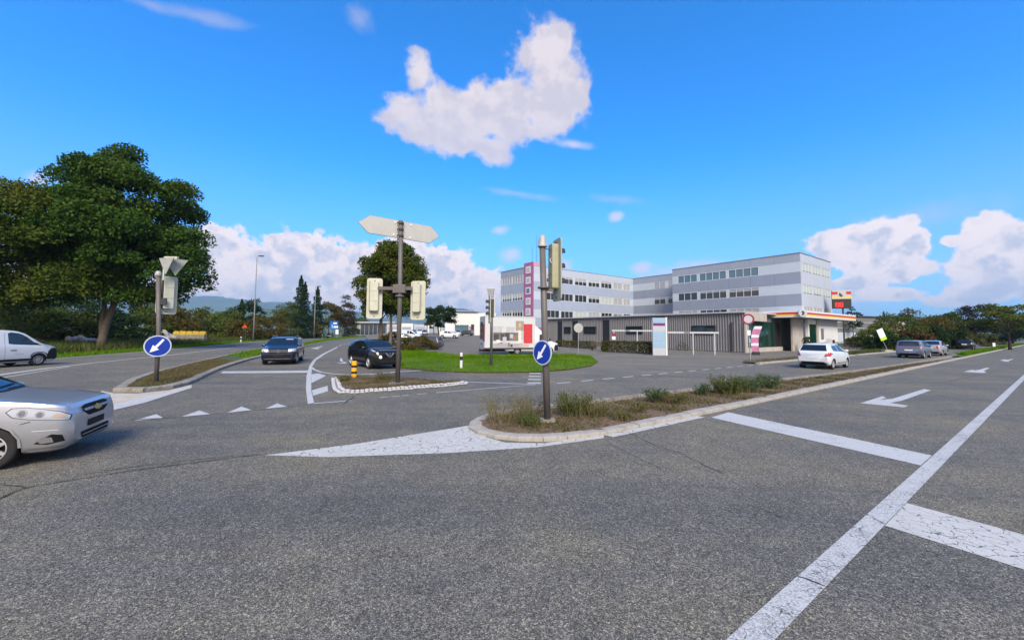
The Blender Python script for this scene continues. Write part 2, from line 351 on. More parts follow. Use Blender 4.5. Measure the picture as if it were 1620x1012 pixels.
def leafmat(name, cols, trans=0.3, rough=0.55, patch=0.35, spread=0.5):
    """leaf colours picked per leaf and by patches in the crown"""
    m = bpy.data.materials.new(name); m.use_nodes = True; nt = m.node_tree; nt.nodes.clear(); N, Lk = nt.nodes.new, nt.links.new
    g = N('ShaderNodeNewGeometry'); tc = N('ShaderNodeTexCoord')
    t = N('ShaderNodeTexNoise'); t.inputs['Scale'].default_value = patch; t.inputs['Detail'].default_value = 3; Lk(tc.outputs['Object'], t.inputs['Vector'])
    mr = N('ShaderNodeMapRange'); mr.inputs[1].default_value = 0.3; mr.inputs[2].default_value = 0.7; Lk(t.outputs[0], mr.inputs[0])
    mixf = N('ShaderNodeMix'); mixf.data_type = 'FLOAT'; mixf.inputs[0].default_value = spread; Lk(mr.outputs[0], mixf.inputs[2]); Lk(g.outputs['Random Per Island'], mixf.inputs[3])
    col = ramp(nt, [(i / max(1, len(cols) - 1), c) for i, c in enumerate(cols)], mixf.outputs[0])
    pb = N('ShaderNodeBsdfPrincipled'); pb.inputs['Roughness'].default_value = rough; pb.inputs['Specular IOR Level'].default_value = 0.08; Lk(col, pb.inputs['Base Color'])
    tr = N('ShaderNodeBsdfTranslucent'); Lk(col, tr.inputs[0])
    mx = N('ShaderNodeMixShader'); mx.inputs[0].default_value = trans; Lk(pb.outputs[0], mx.inputs[1]); Lk(tr.outputs[0], mx.inputs[2])
    o = N('ShaderNodeOutputMaterial'); Lk(mx.outputs[0], o.inputs[0]); return m

M = {}
M['asphalt'] = asphalt('asphalt', 1.20, 0.03)
M['asphalt_far'] = asphalt('asphalt_lot', 1.3, 0.07, 0.6)
M['paint'] = paint('road_paint', (0.50, 0.51, 0.51), wear=0.8, crack=0.004, cscale=2.5)
M['paint_cracked'] = paint('road_paint_cracked', (0.50, 0.50, 0.48), wear=0.62, crack=0.028, cscale=6.5)
M['paint_big'] = paint('road_paint_split', (0.51, 0.52, 0.52), wear=0.95, crack=0.016, cscale=5.0)
M['paint_faded'] = paint('road_paint_faded', (0.45, 0.45, 0.44), wear=0.95)
M['paint_dirty'] = paint('road_paint_dirty', (0.50, 0.45, 0.38), wear=0.4, crack=0.015)
M['tar'] = mat('tar_seam', (0.025, 0.025, 0.027), 0.7, var=0.3, vscale=9)
M['kerb'] = mat('kerb_concrete', (0.37, 0.35, 0.31), 0.85, var=0.16, vscale=5, bump=0.5, bscale=60, dirt=(0.17, 0.14, 0.10), dirt_amt=0.75, dirt_scale=3)
M['kerb_dark'] = mat('kerb_weathered', (0.27, 0.25, 0.22), 0.9, var=0.25, vscale=5, bump=0.5, bscale=60, dirt=(0.12, 0.09, 0.06), dirt_amt=0.8, dirt_scale=3)
M['sett'] = mat('granite_sett', (0.42, 0.43, 0.44), 0.8, var=0.2, vscale=8, bump=0.5, bscale=50)
M['soil'] = mat('dry_soil', (0.16, 0.105, 0.066), 0.95, var=0.4, vscale=6, bump=1.0, bscale=30, dirt=(0.07, 0.05, 0.03), dirt_amt=0.7, dirt_scale=9)
M['field'] = mat('field', (0.06, 0.085, 0.025), 0.95, var=0.4, vscale=0.3, bump=1, bscale=3)
M['lawn'] = mat('lawn_ground', (0.07, 0.13, 0.004), 0.95, var=0.3, vscale=2, bump=1, bscale=20)
M['verge'] = mat('verge_ground', (0.05, 0.075, 0.02), 0.95, var=0.35, vscale=1, bump=1, bscale=20)
M['grass'] = leafmat('grass_blades', [(0.045, 0.115, 0.001), (0.075, 0.185, 0.002), (0.13, 0.25, 0.004), (0.20, 0.24, 0.02)], 0.3, 0.8, 0.5)
M['grass_dry'] = leafmat('grass_dry', [(0.055, 0.075, 0.022), (0.11, 0.095, 0.042), (0.165, 0.13, 0.07), (0.09, 0.11, 0.035)], 0.2, 0.7, 0.9)
M['grass_wild'] = leafmat('grass_wild', [(0.035, 0.06, 0.012), (0.06, 0.10, 0.018), (0.11, 0.11, 0.035), (0.14, 0.11, 0.05)], 0.25, 0.7, 0.25)
M['pole'] = mat('pole_paint_grey', (0.115, 0.105, 0.10), 0.5, var=0.12, vscale=4, spec=0.4, dirt=(0.2, 0.18, 0.15), dirt_amt=0.25, dirt_scale=5)
M['galv'] = mat('galvanised_steel', (0.42, 0.43, 0.44), 0.45, 0.6, var=0.12, vscale=6)
M['alu_back'] = mat('aluminium_sign_back', (0.37, 0.38, 0.37), 0.55, 0.15, var=0.08, vscale=3, dirt=(0.3, 0.29, 0.26), dirt_amt=0.3, dirt_scale=4)
M['signal_cream'] = mat('signal_housing_cream', (0.49, 0.50, 0.41), 0.55, var=0.08, vscale=5, dirt=(0.35, 0.33, 0.2), dirt_amt=0.35, dirt_scale=6)
M['signal_olive'] = mat('signal_housing_olive', (0.35, 0.345, 0.23), 0.5, var=0.1, vscale=5, dirt=(0.2, 0.19, 0.1), dirt_amt=0.3, dirt_scale=6)
M['board_grey'] = mat('signal_backboard_grey', (0.30, 0.32, 0.27), 0.6, var=0.08, vscale=5)
M['black'] = mat('black_plastic', (0.016, 0.016, 0.017), 0.5)
M['dark'] = mat('dark_rubber', (0.012, 0.012, 0.012), 0.8)
M['white'] = mat('white_paint', (0.66, 0.67, 0.68), 0.45, var=0.04, vscale=2)
M['offwhite'] = mat('offwhite_plaster', (0.66, 0.66, 0.64), 0.75, var=0.06, vscale=1.5)
M['sign_blue'] = mat('sign_blue', (0.003, 0.03, 0.30), 0.35)
M['board_blue'] = mat('board_blue', (0.01, 0.13, 0.50), 0.4)
M['lamp_steel'] = mat('lamp_post_steel', (0.20, 0.20, 0.20), 0.6)
M['sign_white'] = mat('sign_white', (0.75, 0.78, 0.80), 0.35)
M['sign_rim'] = mat('sign_rim', (0.45, 0.52, 0.60), 0.4)
M['sign_red'] = mat('sign_red', (0.24, 0.010, 0.045), 0.4)
M['yellow'] = mat('bollard_yellow', (0.80, 0.40, 0.01), 0.45, var=0.1, vscale=10)
M['orange'] = mat('orange_plastic', (0.85, 0.13, 0.01), 0.5)
M['bark'] = mat('bark', (0.12, 0.095, 0.07), 0.95, var=0.35, vscale=5, bump=1.0, bscale=14)
M['bark_dark'] = mat('bark_dark', (0.06, 0.05, 0.04), 0.95, var=0.35, vscale=5, bump=1.0, bscale=14)
M['concrete'] = mat('concrete', (0.42, 0.39, 0.35), 0.85, var=0.12, vscale=1.5, bump=0.2, bscale=15, dirt=(0.25, 0.22, 0.19), dirt_amt=0.4, dirt_scale=0.8)
M['rock'] = mat('rubble_stone', (0.34, 0.32, 0.30), 0.9, var=0.25, vscale=2, bump=0.6, bscale=8)
M['glass'] = mat('window_glass', (0.02, 0.028, 0.034), 0.06, spec=0.8)
M['glass_teal_sky'] = mat('window_glass_teal_sky', (0.07, 0.15, 0.20), 0.08, spec=0.8)  # teal glass, its colour lifted to stand in for reflected sky
M['glass_green'] = mat('shop_glass_green', (0.006, 0.035, 0.026), 0.08, spec=0.7)
M['steel_dark'] = mat('steel_dark', (0.05, 0.052, 0.055), 0.5, 0.3)

# ------------------------------------------------------------------ ground, roads, markings
ERX, ERY = 0.8090, 0.5878                       # direction of the road on the right; the buildings share it
def UV(u, v, z=0.0): return Vector((u * ERX - v * ERY, u * ERY + v * ERX, z))
ROT = math.atan2(ERY, ERX)
def gp(*pts): return [G(*p) for p in pts]

ground = tag(MB().add([(-7000, -200, -0.06), (7000, -200, -0.06), (7000, 9000, -0.06), (-7000, 9000, -0.06)], [(0, 1, 2, 3)]).build('ground', M['field'], fix=False), kind='structure')
VERGE = [G(-60, 578), G(0, 573.2), G(87, 566.5), G(249, 554), G(400, 540), G(480, 535.5), G(530, 532.5), G(575, 530.2)]
road_poly = [(-60, -60), (260, -60), UV(420, -12), UV(420, 12.0), UV(60, 12.0), (60, 60), (10, 60), G(604, 533), (-64, 232)] + VERGE[::-1] + [(-60, 5)]
road = tag(sheet('road', road_poly, 0.0, M['asphalt']), kind='structure')
LOT = [UV(10, 12.12), UV(52, 12.12), UV(52, 20), (62, 62), (62, 200), (-52, 200), (-40, 110), (-19, 55), (-9, 34), (-2, 30)]
vs, fs = fillpoly([Vector(p[:2]) for p in LOT], step=6.0)
def lot_z(x, y): return 0.006 + max(0.0, y - 48) * 0.016 * max(0.0, min(1.0, (14 - x) / 10.0))
b = MB().add([(p.x, p.y, lot_z(p.x, p.y)) for p in vs], fs)
parking = tag(b.build('parking_lot', M['asphalt_far'], smooth=True), kind='structure')
for p in parking.data.polygons:
    if p.normal.z < 0: parking.data.flip_normals(); break

MZ = 0.005
def mark(name, pts, m='paint', z=MZ): return sheet(name, [Vector(p[:2]) for p in pts], z, M[m], road)
def line(name, pts, w, m='paint', z=MZ):
    return mark(name, strip(pts, w), m, z)
# right-hand road: lane line, stop lines, turn arrows
mark('lane_line', [UV(-6, 1.41), UV(-6, 1.21), UV(8, 1.21), UV(40, 1.19), UV(150, 1.19), UV(150, 1.34), UV(40, 1.35), UV(8, 1.39)], 'paint_big')
mark('stop_line', [UV(9.62, 5.08), UV(8.82, 1.40), UV(9.70, 1.40), UV(10.62, 5.16)], 'paint')
mark('stop_line', [UV(5.74, 1.205), UV(5.45, -2.4), UV(6.40, -2.4), UV(6.72, 1.205)], 'paint_cracked')
ARW = [(0, 0), (1.25, 0.42), (1.35, 0.30), (0.80, 0.05), (4.2, -0.62), (6.1, -0.85), (6.1, -1.02), (4.1, -0.80), (0.95, -0.12), (2.35, -0.52), (2.25, -0.66), (1.9, -0.62)]
mark('turn_arrow', gp((1361, 637.6), (1396, 626.6), (1402, 629.2), (1391, 632.4), (1412, 630.6), (1462, 615.2), (1473, 617.2), (1427, 633.6), (1408, 637.2), (1437, 641.6), (1430, 644.2)))
mark('turn_arrow', gp((1524, 587.9), (1539, 584.6), (1541, 586), (1550, 584.6), (1560, 581.6), (1566, 582), (1556, 586.6), (1561, 589), (1556, 590)))
mark('turn_arrow', gp((1582, 570), (1590, 568), (1592, 569.3), (1601, 567.6), (1603, 568.4), (1595, 570.6), (1597, 571.8), (1593, 572)))
# painted nose in front of the right-hand median, with a thin edge line along its kerb
mark('painted_nose', gp((420, 720), (560, 702.5), (700, 680), (757, 670.5), (800, 664), (760, 684), (770, 692), (800, 700), (860, 701), (955, 687.6), (955, 693), (850, 707.5), (700, 717), (520, 723)), 'paint_cracked')
mark('edge_line', [UV(6.2, 5.40), UV(6.2, 5.20), UV(9.5, 5.17), UV(9.5, 5.36)], 'paint_cracked', MZ + .004)
# far side of the right-hand road
for k in range(14):
    u = 10.9 + k * 1.36
    mark('edge_dash', [UV(u, 11.86), UV(u + 0.72, 11.85), UV(u + 0.72, 12.01), UV(u, 12.02)])
for k, y in enumerate((590.8, 595.6, 600.6, 606)):
    mark('crossing_bar', gp((838 - k, y - 0.9), (855, y - 0.7), (856, y + 0.9), (837 - k, y + 0.7)), 'paint', 0.016)
line('guide_line', gp((634.6, 599.5), (700, 602.4), (780, 605.5), (856, 608)), 0.13)
line('guide_line', gp((690, 621), (740, 617), (786, 613), (847, 608.4)), 0.10, 'paint_faded')
for a, c in (((600.6, 628.6), (615, 627.4)), ((619, 627.1), (632, 626)), ((636, 625.8), (647, 625)), ((660, 623.6), (676, 622.4))):
    line('guide_dash', gp(a, c), 0.09, 'paint_faded')
# give-way teeth and lines of the road coming from the left
for t in (((163, 669.4), (179, 668), (173, 662.6)), ((211.5, 665.4), (258, 660.9), (247, 655)), ((287, 659.2), (332.5, 655), (315, 649.2)), ((359.6, 652.8), (398, 648.6), (382, 643)), ((419, 646.6), (454.7, 643.1), (438.6, 638))):
    mark('give_way_tooth', gp(*t))
mark('stop_line', gp((349, 590.4), (353, 587.3), (487, 586), (486, 589.4)))
mark('edge_line', gp((487, 639), (484, 616), (485, 594), (489.5, 578.5), (495.7, 569), (509.6, 560), (533, 548.4), (535, 549), (513, 560.6), (500, 570), (493.6, 580), (492, 597), (492.6, 618.6), (496.8, 637)))
line('edge_line', gp((493, 581), (497, 584.6), (508, 588.6), (523.5, 591), (554, 593.3), (585, 592), (634.6, 587.8), (684, 584.9)), [0.14, 0.14, 0.14, 0.16, 0.2, 0.28, 0.36, 0.12], z=MZ + 0.004)
line('edge_line', gp((630, 579.2), (655, 582.4), (684, 584.7)), 0.14)
mark('hatch_bar', gp((492.2, 592), (503, 590.5), (516, 594), (492.6, 606)))
mark('hatch_bar', gp((493.5, 617.2), (518, 610), (519, 618.6), (495.2, 625.9)))
line('edge_line', gp((496, 638), (520, 636.3), (555, 633.3)), 0.10)
for a, c in (((537, 546.9), (540, 545.6)), ((543.6, 544.8), (546.4, 544)), ((550, 543), (553, 542.2)), ((556, 541.4), (558.6, 540.8)), ((562, 540), (565, 539.3))):
    line('centre_dash', gp(a, c), 0.16)
mark('turn_arrow', gp((491, 551), (499, 549.6), (509, 547.4), (510.5, 548.2), (503, 550.2), (506, 551.6), (502, 552)))
mark('turn_arrow', gp((531, 574.6), (545, 573.2), (538, 571), (538, 566.6), (541, 566.6), (542.6, 571.6), (549, 573.4), (545, 575)))
# left-hand carriageway
line('lane_line', gp((-40, 598), (0, 592.6), (75, 582.4), (150, 573.7), (253, 563.2), (400, 546.6), (470, 540)), [0.3, 0.3, 0.26, 0.2, 0.2, 0.2, 0.2])
line('lane_line', gp((-40, 604.5), (15, 595.6), (75, 585.6), (110, 580)), 0.12, z=MZ + 0.004)
line('edge_line', gp((0, 574.4), (87, 567.4), (249, 554.7), (400, 540.7), (500, 534.8)), 0.14)
# apron in front of the left median
mark('painted_apron', gp((150, 623), (162, 618.5), (179, 621.6), (219, 622.4), (268, 617), (303, 608.5), (303, 613), (229, 631), (168, 643)), 'paint_dirty')
mark('edge_line', gp((229, 629), (300, 612.2), (304, 613.2), (229, 637), (170, 651), (168, 642.5)), 'paint', MZ + 0.004)
# tar seams and cracks
for pts, w in ((gp((-30, 800), (0, 789), (40, 772), (123, 758.5), (200, 746), (327, 730), (390, 721.6), (418, 719)), 0.022), (gp((130, 751), (229, 736), (327.5, 725.6), (412, 718.4)), 0.014),
               (gp((0, 768), (25, 769), (40, 772)), 0.014), (gp((992, 683), (1040, 706), (1075, 717), (1125, 741), (1150, 752)), 0.013), (gp((1180, 798), (1205, 806), (1236, 819)), 0.012),
               (gp((963, 702), (1005, 722), (1046, 742)), 0.009), (gp((205, 664), (260, 661.8), (335, 656.2), (400, 649.6), (484, 641)), 0.03), (gp((560, 628), (550, 634), (545, 638)), 0.04),
               (gp((1262, 912), (1285, 921), (1306, 929)), 0.012), (gp((1372, 814), (1400, 830)), 0.008), (gp((1330, 655), (1420, 676), (1500, 700)), 0.010), (gp((1340, 668), (1430, 690), (1490, 708)), 0.008),
               (gp((1490, 606), (1560, 590), (1610, 580)), 0.02)):
    q = [pts[0]]
    for a, c in zip(pts, pts[1:]):
        for j in (0.25, 0.5, 0.75, 1.0):
            p = a.lerp(c, j); q.append(p + Vector((random.uniform(-1, 1), random.uniform(-1, 1), 0)) * 0.012 if j < 1 else p)
    line('tar_seam', q, [w * random.uniform(0.4, 1.4) for _ in q], 'tar', 0.0135)

# ------------------------------------------------------------------ kerbs and islands
def kerb_mesh(l, wd=0.30, h=0.125):
    prof = [(0, -0.05), (0, h * 0.75), (0.035, h * 0.97), (wd * 0.5, h * 1.04), (wd, h), (wd, -0.05)]
    b = MB(); n = len(prof)
    for x in (0, l): b.v += [(x, p[0], p[1]) for p in prof]
    b.f = [(i, (i + 1) % n, n + (i + 1) % n, n + i) for i in range(n)] + [tuple(range(n))[::-1], tuple(range(n, 2 * n))]; b.m = [0] * len(b.f)
    me = b.mesh('kerb_stone'); bm = bmesh.new(); bm.from_mesh(me); bmesh.ops.recalc_face_normals(bm, faces=bm.faces); bm.to_mesh(me); bm.free(); return me
def walk(pts, l):
    """even steps along a polyline"""
    out = []; p = [Vector(q[:2]) for q in pts]; acc = 0.0; cur = p[0]; out.append(cur)
    for a, c in zip(p, p[1:]):
        d = (c - a).length; s = l - acc
        while s <= d: out.append(a.lerp(c, s / d)); s += l
        acc = d - (s - l)
    return out
def kerb_row(parent, pts, l, m, wd=0.30, h=0.125, limit=300, z=0.0):
    """stones along a line; their width lies to the left of it"""
    tot = sum((Vector(c_[:2]) - Vector(a_[:2])).length for a_, c_ in zip(pts, pts[1:])); l = tot / max(1, round(tot / l)) - 1e-5
    st = walk(pts, l); me = kerb_mesh(l - 0.014, wd, h); rest = MB()
    me.materials.append(m)
    for i, (a, c) in enumerate(zip(st, st[1:])):
        rz = math.atan2(c.y - a.y, c.x - a.x)
        dz = random.uniform(-0.008, 0.006)
        if i < limit:
            o = bpy.data.objects.new('kerb_stone', me); COL.objects.link(o); o.parent = parent
            o.location = (a.x, a.y, z + dz); o.rotation_euler = (random.uniform(-.02, .02), random.uniform(-.006, .006), rz + random.uniform(-.01, .01))
        else:
            Mx = Matrix.Translation((a.x, a.y, z + dz)) @ Matrix.Rotation(rz, 4, 'Z')
            rest.add([Mx @ v.co for v in me.vertices], [tuple(p.vertices) for p in me.polygons])
    if rest.v: tag(rest.build('kerb_stones_far', m, parent), kind='stuff')

# right median
near = [UV(6.3, 5.40), UV(12, 5.34), UV(46, 5.36), UV(170, 5.36)]
tip = [UV(5.3, 8.25), UV(4.62, 7.9), UV(4.25, 7.35), UV(4.15, 6.75), UV(4.35, 6.2), UV(4.85, 5.75), UV(5.5, 5.5), UV(6.3, 5.40)]
farm = [UV(170, 6.5), UV(75, 6.5), UV(37, 6.55), UV(28, 6.8), UV(20, 7.3), UV(12, 7.85), UV(5.3, 8.25)]
median_r = tag(empty('median_strip'), kind='structure')
kerb_row(median_r, tip, 0.46, M['kerb'], .27, .078); kerb_row(median_r, near, 1.0, M['kerb'], .27, .078, limit=46); kerb_row(median_r, farm[::-1][::-1], 1.0, M['kerb_dark'], limit=0)
MED_R = [p.copy() for p in (tip + near[1:] + farm[:-1])]
def inset(poly, d):
    p = [Vector(q[:2]) for q in poly]; n = len(p); ar = sum(p[i].x * p[(i + 1) % n].y - p[(i + 1) % n].x * p[i].y for i in range(n)); s = 1 if ar > 0 else -1; out = []
    for i in range(n):
        t = ((p[i] - p[i - 1]).normalized() + (p[(i + 1) % n] - p[i]).normalized()); t = t.normalized() if t.length > 1e-6 else (p[(i + 1) % n] - p[i]).normalized()
        out.append(p[i] + Vector((-t.y, t.x)) * s * d)
    return out
def mound(name, poly, z, mat_, parent, step=0.4, amp=0.05):
    vs, fs = fillpoly([Vector(p[:2]) for p in poly], step=step)
    b = MB().add([(p.x, p.y, z + amp * (math.sin(p.x * 3.1 + p.y * 1.7) * 0.3 + random.uniform(-0.5, 0.5))) for p in vs], fs)
    o = b.build(name, mat_, parent, smooth=True)
    if sum(p.normal.z for p in o.data.polygons) < 0: o.data.flip_normals()
    return o
MEDN = [p for p in inset(MED_R, 0.14)]
mound('soil_bed', [p for p in MEDN if p.length < 62], 0.062, M['soil'], median_r, 0.35, 0.035)
_far_bed = [UV(55, 5.62), UV(170, 5.62), UV(170, 6.3), UV(55, 6.3)]
mound('grass_bed', _far_bed, 0.11, M['lawn'], median_r, 3.0, 0.02)

# left median
med_l_r = gp((178, 620), (219, 620.6), (268, 615.4), (303, 607.4), (327.5, 594.8), (352, 583.6), (377, 575.2), (399, 568.6), (450, 555.5), (490, 546.8), (522, 540), (562, 534.2), (598, 531.4))
med_l_l = gp((594, 530.4), (562, 531.6), (522, 535.2), (490, 541), (450, 547), (400, 555), (352, 564.4), (303, 575.4), (236, 592.5), (200, 605), (178, 620))
median_l = tag(empty('median_strip'), kind='structure')
kerb_row(median_l, med_l_r, 0.95, M['kerb_dark'], limit=26); kerb_row(median_l, [p for p in med_l_l if p.y < 90], 0.95, M['kerb_dark'], limit=26)
MED_L = med_l_r + med_l_l[:-1]
MEDLN = inset(MED_L, 0.24)
mound('soil_bed', MEDLN, 0.10, M['verge'], median_l, 2.0, 0.04)

# middle island edged with granite setts
ISL = gp((523.5, 600), (524, 610), (525.5, 617), (533, 622.8), (560, 623.4), (600, 620.6), (647, 617), (708, 612.2), (741, 608.2), (738, 604.9), (705, 605.4), (678, 603.2), (634, 599.8), (585, 597), (540, 597.4))
island = tag(empty('traffic_island'), kind='structure')
def sett_mesh(a, d, h):
    b = MB().hexa([(-a, -d, -0.05), (a, -d, -0.05), (a, d, -0.05), (-a, d, -0.05), (-a * .86, -d * .84, h), (a * .86, -d * .84, h), (a * .86, d * .84, h), (-a * .86, d * .84, h)])
    me = b.mesh('sett'); bm = bmesh.new(); bm.from_mesh(me); bmesh.ops.recalc_face_normals(bm, faces=bm.faces)
    bmesh.ops.bevel(bm, geom=bm.edges[:], offset=0.012, segments=1, affect='EDGES'); bm.to_mesh(me); bm.free(); me.materials.append(M['sett']); return me
_setts = [sett_mesh(0.058 + 0.005 * k, 0.068, 0.0) for k in range(3)]
_ring = [Vector(p[:2]) for p in ISL]
_path0 = [_ring[14]] + _ring[:9] + [_ring[9]]
for row, (off, zz) in enumerate(((0.08, 0.075), (0.245, 0.115))):
    ins = inset(_ring, off); path = [ins[14]] + ins[:10]
    for a, c in zip(walk(path, 0.148), walk(path, 0.148)[1:]):
        o = bpy.data.objects.new('sett', random.choice(_setts)); COL.objects.link(o); o.parent = island
        mid = (a + c) / 2; o.location = (mid.x, mid.y, zz + random.uniform(-.01, .01)); o.rotation_euler = (random.uniform(-.05, .05), random.uniform(-.05, .05), math.atan2(c.y - a.y, c.x - a.x) + random.uniform(-.05, .05))
mound('soil_bed', inset(_ring, 0.30), 0.11, M['soil'], island, 0.3, 0.05)
_b = MB().prism([(p.x, p.y) for p in inset(_ring, 0.05)], 0.0, 0.05); _b.build('sett_bedding', M['kerb_dark'], island)

# lawn island with trees, verge, strip in front of the filling station
LAWN = gp((634, 582.6), (690, 588.2), (760, 590.8), (850, 590.2), (900, 585.8), (935, 579.8), (946, 573), (938, 567), (905, 563.5), (820, 565), (720, 565), (660, 557), (642, 549.5), (620, 541.5), (600, 537), (593, 539), (604, 547.6), (618.5, 562), (626, 574))
lawn = tag(empty('lawn_island'), kind='structure')
mound('lawn_bed', LAWN, 0.07, M['lawn'], lawn, 1.5, 0.02)
_lk = [p for p in LAWN[:8]]
_b = MB().prism([(p.x, p.y) for p in LAWN], 0.0, 0.03); _b.build('soil_edge', M['soil'], lawn)
STRIP = [UV(29.2, 12.35), UV(48, 12.3), UV(49, 13.6), UV(40, 13.9), UV(30.5, 13.7), UV(29.0, 13.0)]
bed = tag(empty('roadside_bed'), kind='structure')
kerb_row(bed, [UV(29.2, 12.02), UV(50, 12.02)], 1.0, M['kerb'], limit=25, h=0.1)
mound('soil_bed', STRIP, 0.07, M['soil'], bed, 0.5, 0.05)
verge = tag(sheet('verge', [Vector(p[:2]) for p in VERGE] + [Vector((-300, 700)), Vector((-500, 300)), Vector((-300, 20))], -0.01, M['verge']), kind='structure')
_rp = [UV(50, 12.3), UV(170, 12.3), UV(170, 60), UV(95, 60), UV(95, 22), UV(50, 18)]
pavement = tag(sheet('forecourt', [UV(46, 14.2), UV(95, 14.2), UV(95, 24), UV(46, 24)], 0.012, M['asphalt_far']), kind='structure')
rverge = tag(sheet('roadside_verge', [UV(51, 12.1), UV(170, 12.1), UV(170, 40), UV(96, 40), UV(96, 14.1), UV(51, 14.1)], 0.012, M['verge']), kind='structure')
_kb = tag(empty('roadside_kerb'), kind='structure')
kerb_row(_kb, [UV(51, 12.0), UV(120, 12.0)], 1.0, M['kerb'], limit=12, h=0.1)

# hills far off
def ridge(name, pts, Y, label, m, depth=900, seed=1):
    """long wooded hill whose crest passes the given places"""
    rr = random.Random(seed); b = MB(); cols = []
    for (px, py) in pts:
        p = Dp(px, py, Y); cols.append(p)
    fine = []
    for a, c in zip(cols, cols[1:]):
        for j in range(8): fine.append(a.lerp(c, j / 8))
    fine.append(cols[-1]); rows = 7; n = len(fine)
    for r_ in range(rows):
        t = r_ / (rows - 1)
        for i, p in enumerate(fine):
            hgt = max(1.0, p.z) * (math.sin(t * math.pi / 2) if t < 1 else 1.0); hgt *= 1 + rr.uniform(-.025, .025)
            y = p.y - depth * (1 - t); b.v.append((p.x * (1 + 0.0 * t), y, hgt - 2))
    for i, p in enumerate(fine): b.v.append((p.x, p.y + depth * 0.6, -2))
    for r_ in range(rows):
        for i in range(n - 1): b.f.append((r_ * n + i, r_ * n + i + 1, (r_ + 1) * n + i + 1, (r_ + 1) * n + i)); b.m.append(0)
    return tag(b.build(name, m, smooth=True), kind='structure')
M['forest'] = mat('hill_forest', (0.045, 0.085, 0.05), 0.95, var=0.5, vscale=0.01, dirt=(0.13, 0.16, 0.06), dirt_amt=0.8, dirt_scale=0.003)
ridge('hill', [(-200, 480), (0, 470), (150, 472), (250, 478), (310, 474), (345, 469), (380, 473), (420, 478), (470, 479), (520, 488), (560, 492), (600, 500), (640, 512), (660, 522)], 5200, '', M['forest'], 1500, 1)
ridge('hill', [(560, 516), (610, 506), (650, 494), (680, 488.5), (715, 486), (740, 489), (765, 495), (800, 501), (840, 508), (900, 514), (1000, 520), (1100, 524)], 6000, '', M['forest'], 1500, 2)
ridge('hill', [(-100, 505), (200, 500), (300, 494), (380, 492), (460, 488), (500, 492), (560, 500), (600, 512), (700, 520), (760, 524)], 1500, '', M['forest'], 500, 3)
ridge('hill', [(1300, 520), (1360, 502), (1400, 499), (1450, 505), (1520, 508), (1620, 506), (1700, 508)], 1600, '', M['forest'], 500, 4)

# ------------------------------------------------------------------ buildings
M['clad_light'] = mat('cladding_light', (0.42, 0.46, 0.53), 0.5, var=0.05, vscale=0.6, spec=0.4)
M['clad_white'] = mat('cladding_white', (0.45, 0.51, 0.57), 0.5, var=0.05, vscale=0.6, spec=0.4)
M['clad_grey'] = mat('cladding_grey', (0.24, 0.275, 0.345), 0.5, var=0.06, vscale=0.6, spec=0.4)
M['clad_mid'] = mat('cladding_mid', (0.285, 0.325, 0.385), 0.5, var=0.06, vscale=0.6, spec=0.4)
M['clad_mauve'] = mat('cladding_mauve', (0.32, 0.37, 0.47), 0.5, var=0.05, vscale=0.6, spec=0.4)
M['pink'] = mat('cladding_pink', (0.36, 0.12, 0.25), 0.5, var=0.08, vscale=1)
M['pink_light'] = mat('cladding_pink_light', (0.50, 0.27, 0.36), 0.5, var=0.06, vscale=1)
M['blind'] = mat('blind_grey', (0.34, 0.35, 0.36), 0.6, var=0.06, vscale=2)
M['blind_white'] = mat('blind_white', (0.40, 0.46, 0.44), 0.6, var=0.05, vscale=2)
M['core'] = mat('wall_core', (0.5, 0.52, 0.55), 0.7)
M['rib'] = mat('metal_rib', (0.31, 0.305, 0.315), 0.5, 0.2, var=0.12, vscale=1.5)
M['rib_dark'] = mat('metal_sheet_grey', (0.18, 0.178, 0.185), 0.5, 0.2, var=0.12, vscale=1.2)
M['stripe_red'] = mat('fascia_red', (0.50, 0.02, 0.02), 0.4)
M['stripe_yellow'] = mat('fascia_yellow', (0.80, 0.52, 0.08), 0.4)
M['lightblue'] = mat('panel_lightblue', (0.25, 0.40, 0.56), 0.4, var=0.05, vscale=1)
M['palegrey'] = mat('panel_palegrey', (0.42, 0.44, 0.48), 0.45, var=0.05, vscale=2)
M['purple'] = mat('panel_purple', (0.13, 0.02, 0.16), 0.4)
M['led'] = mat('price_digits', (0.6, 0.01, 0.01), 0.5, emit=(1.0, 0.02, 0.02, 0.9))

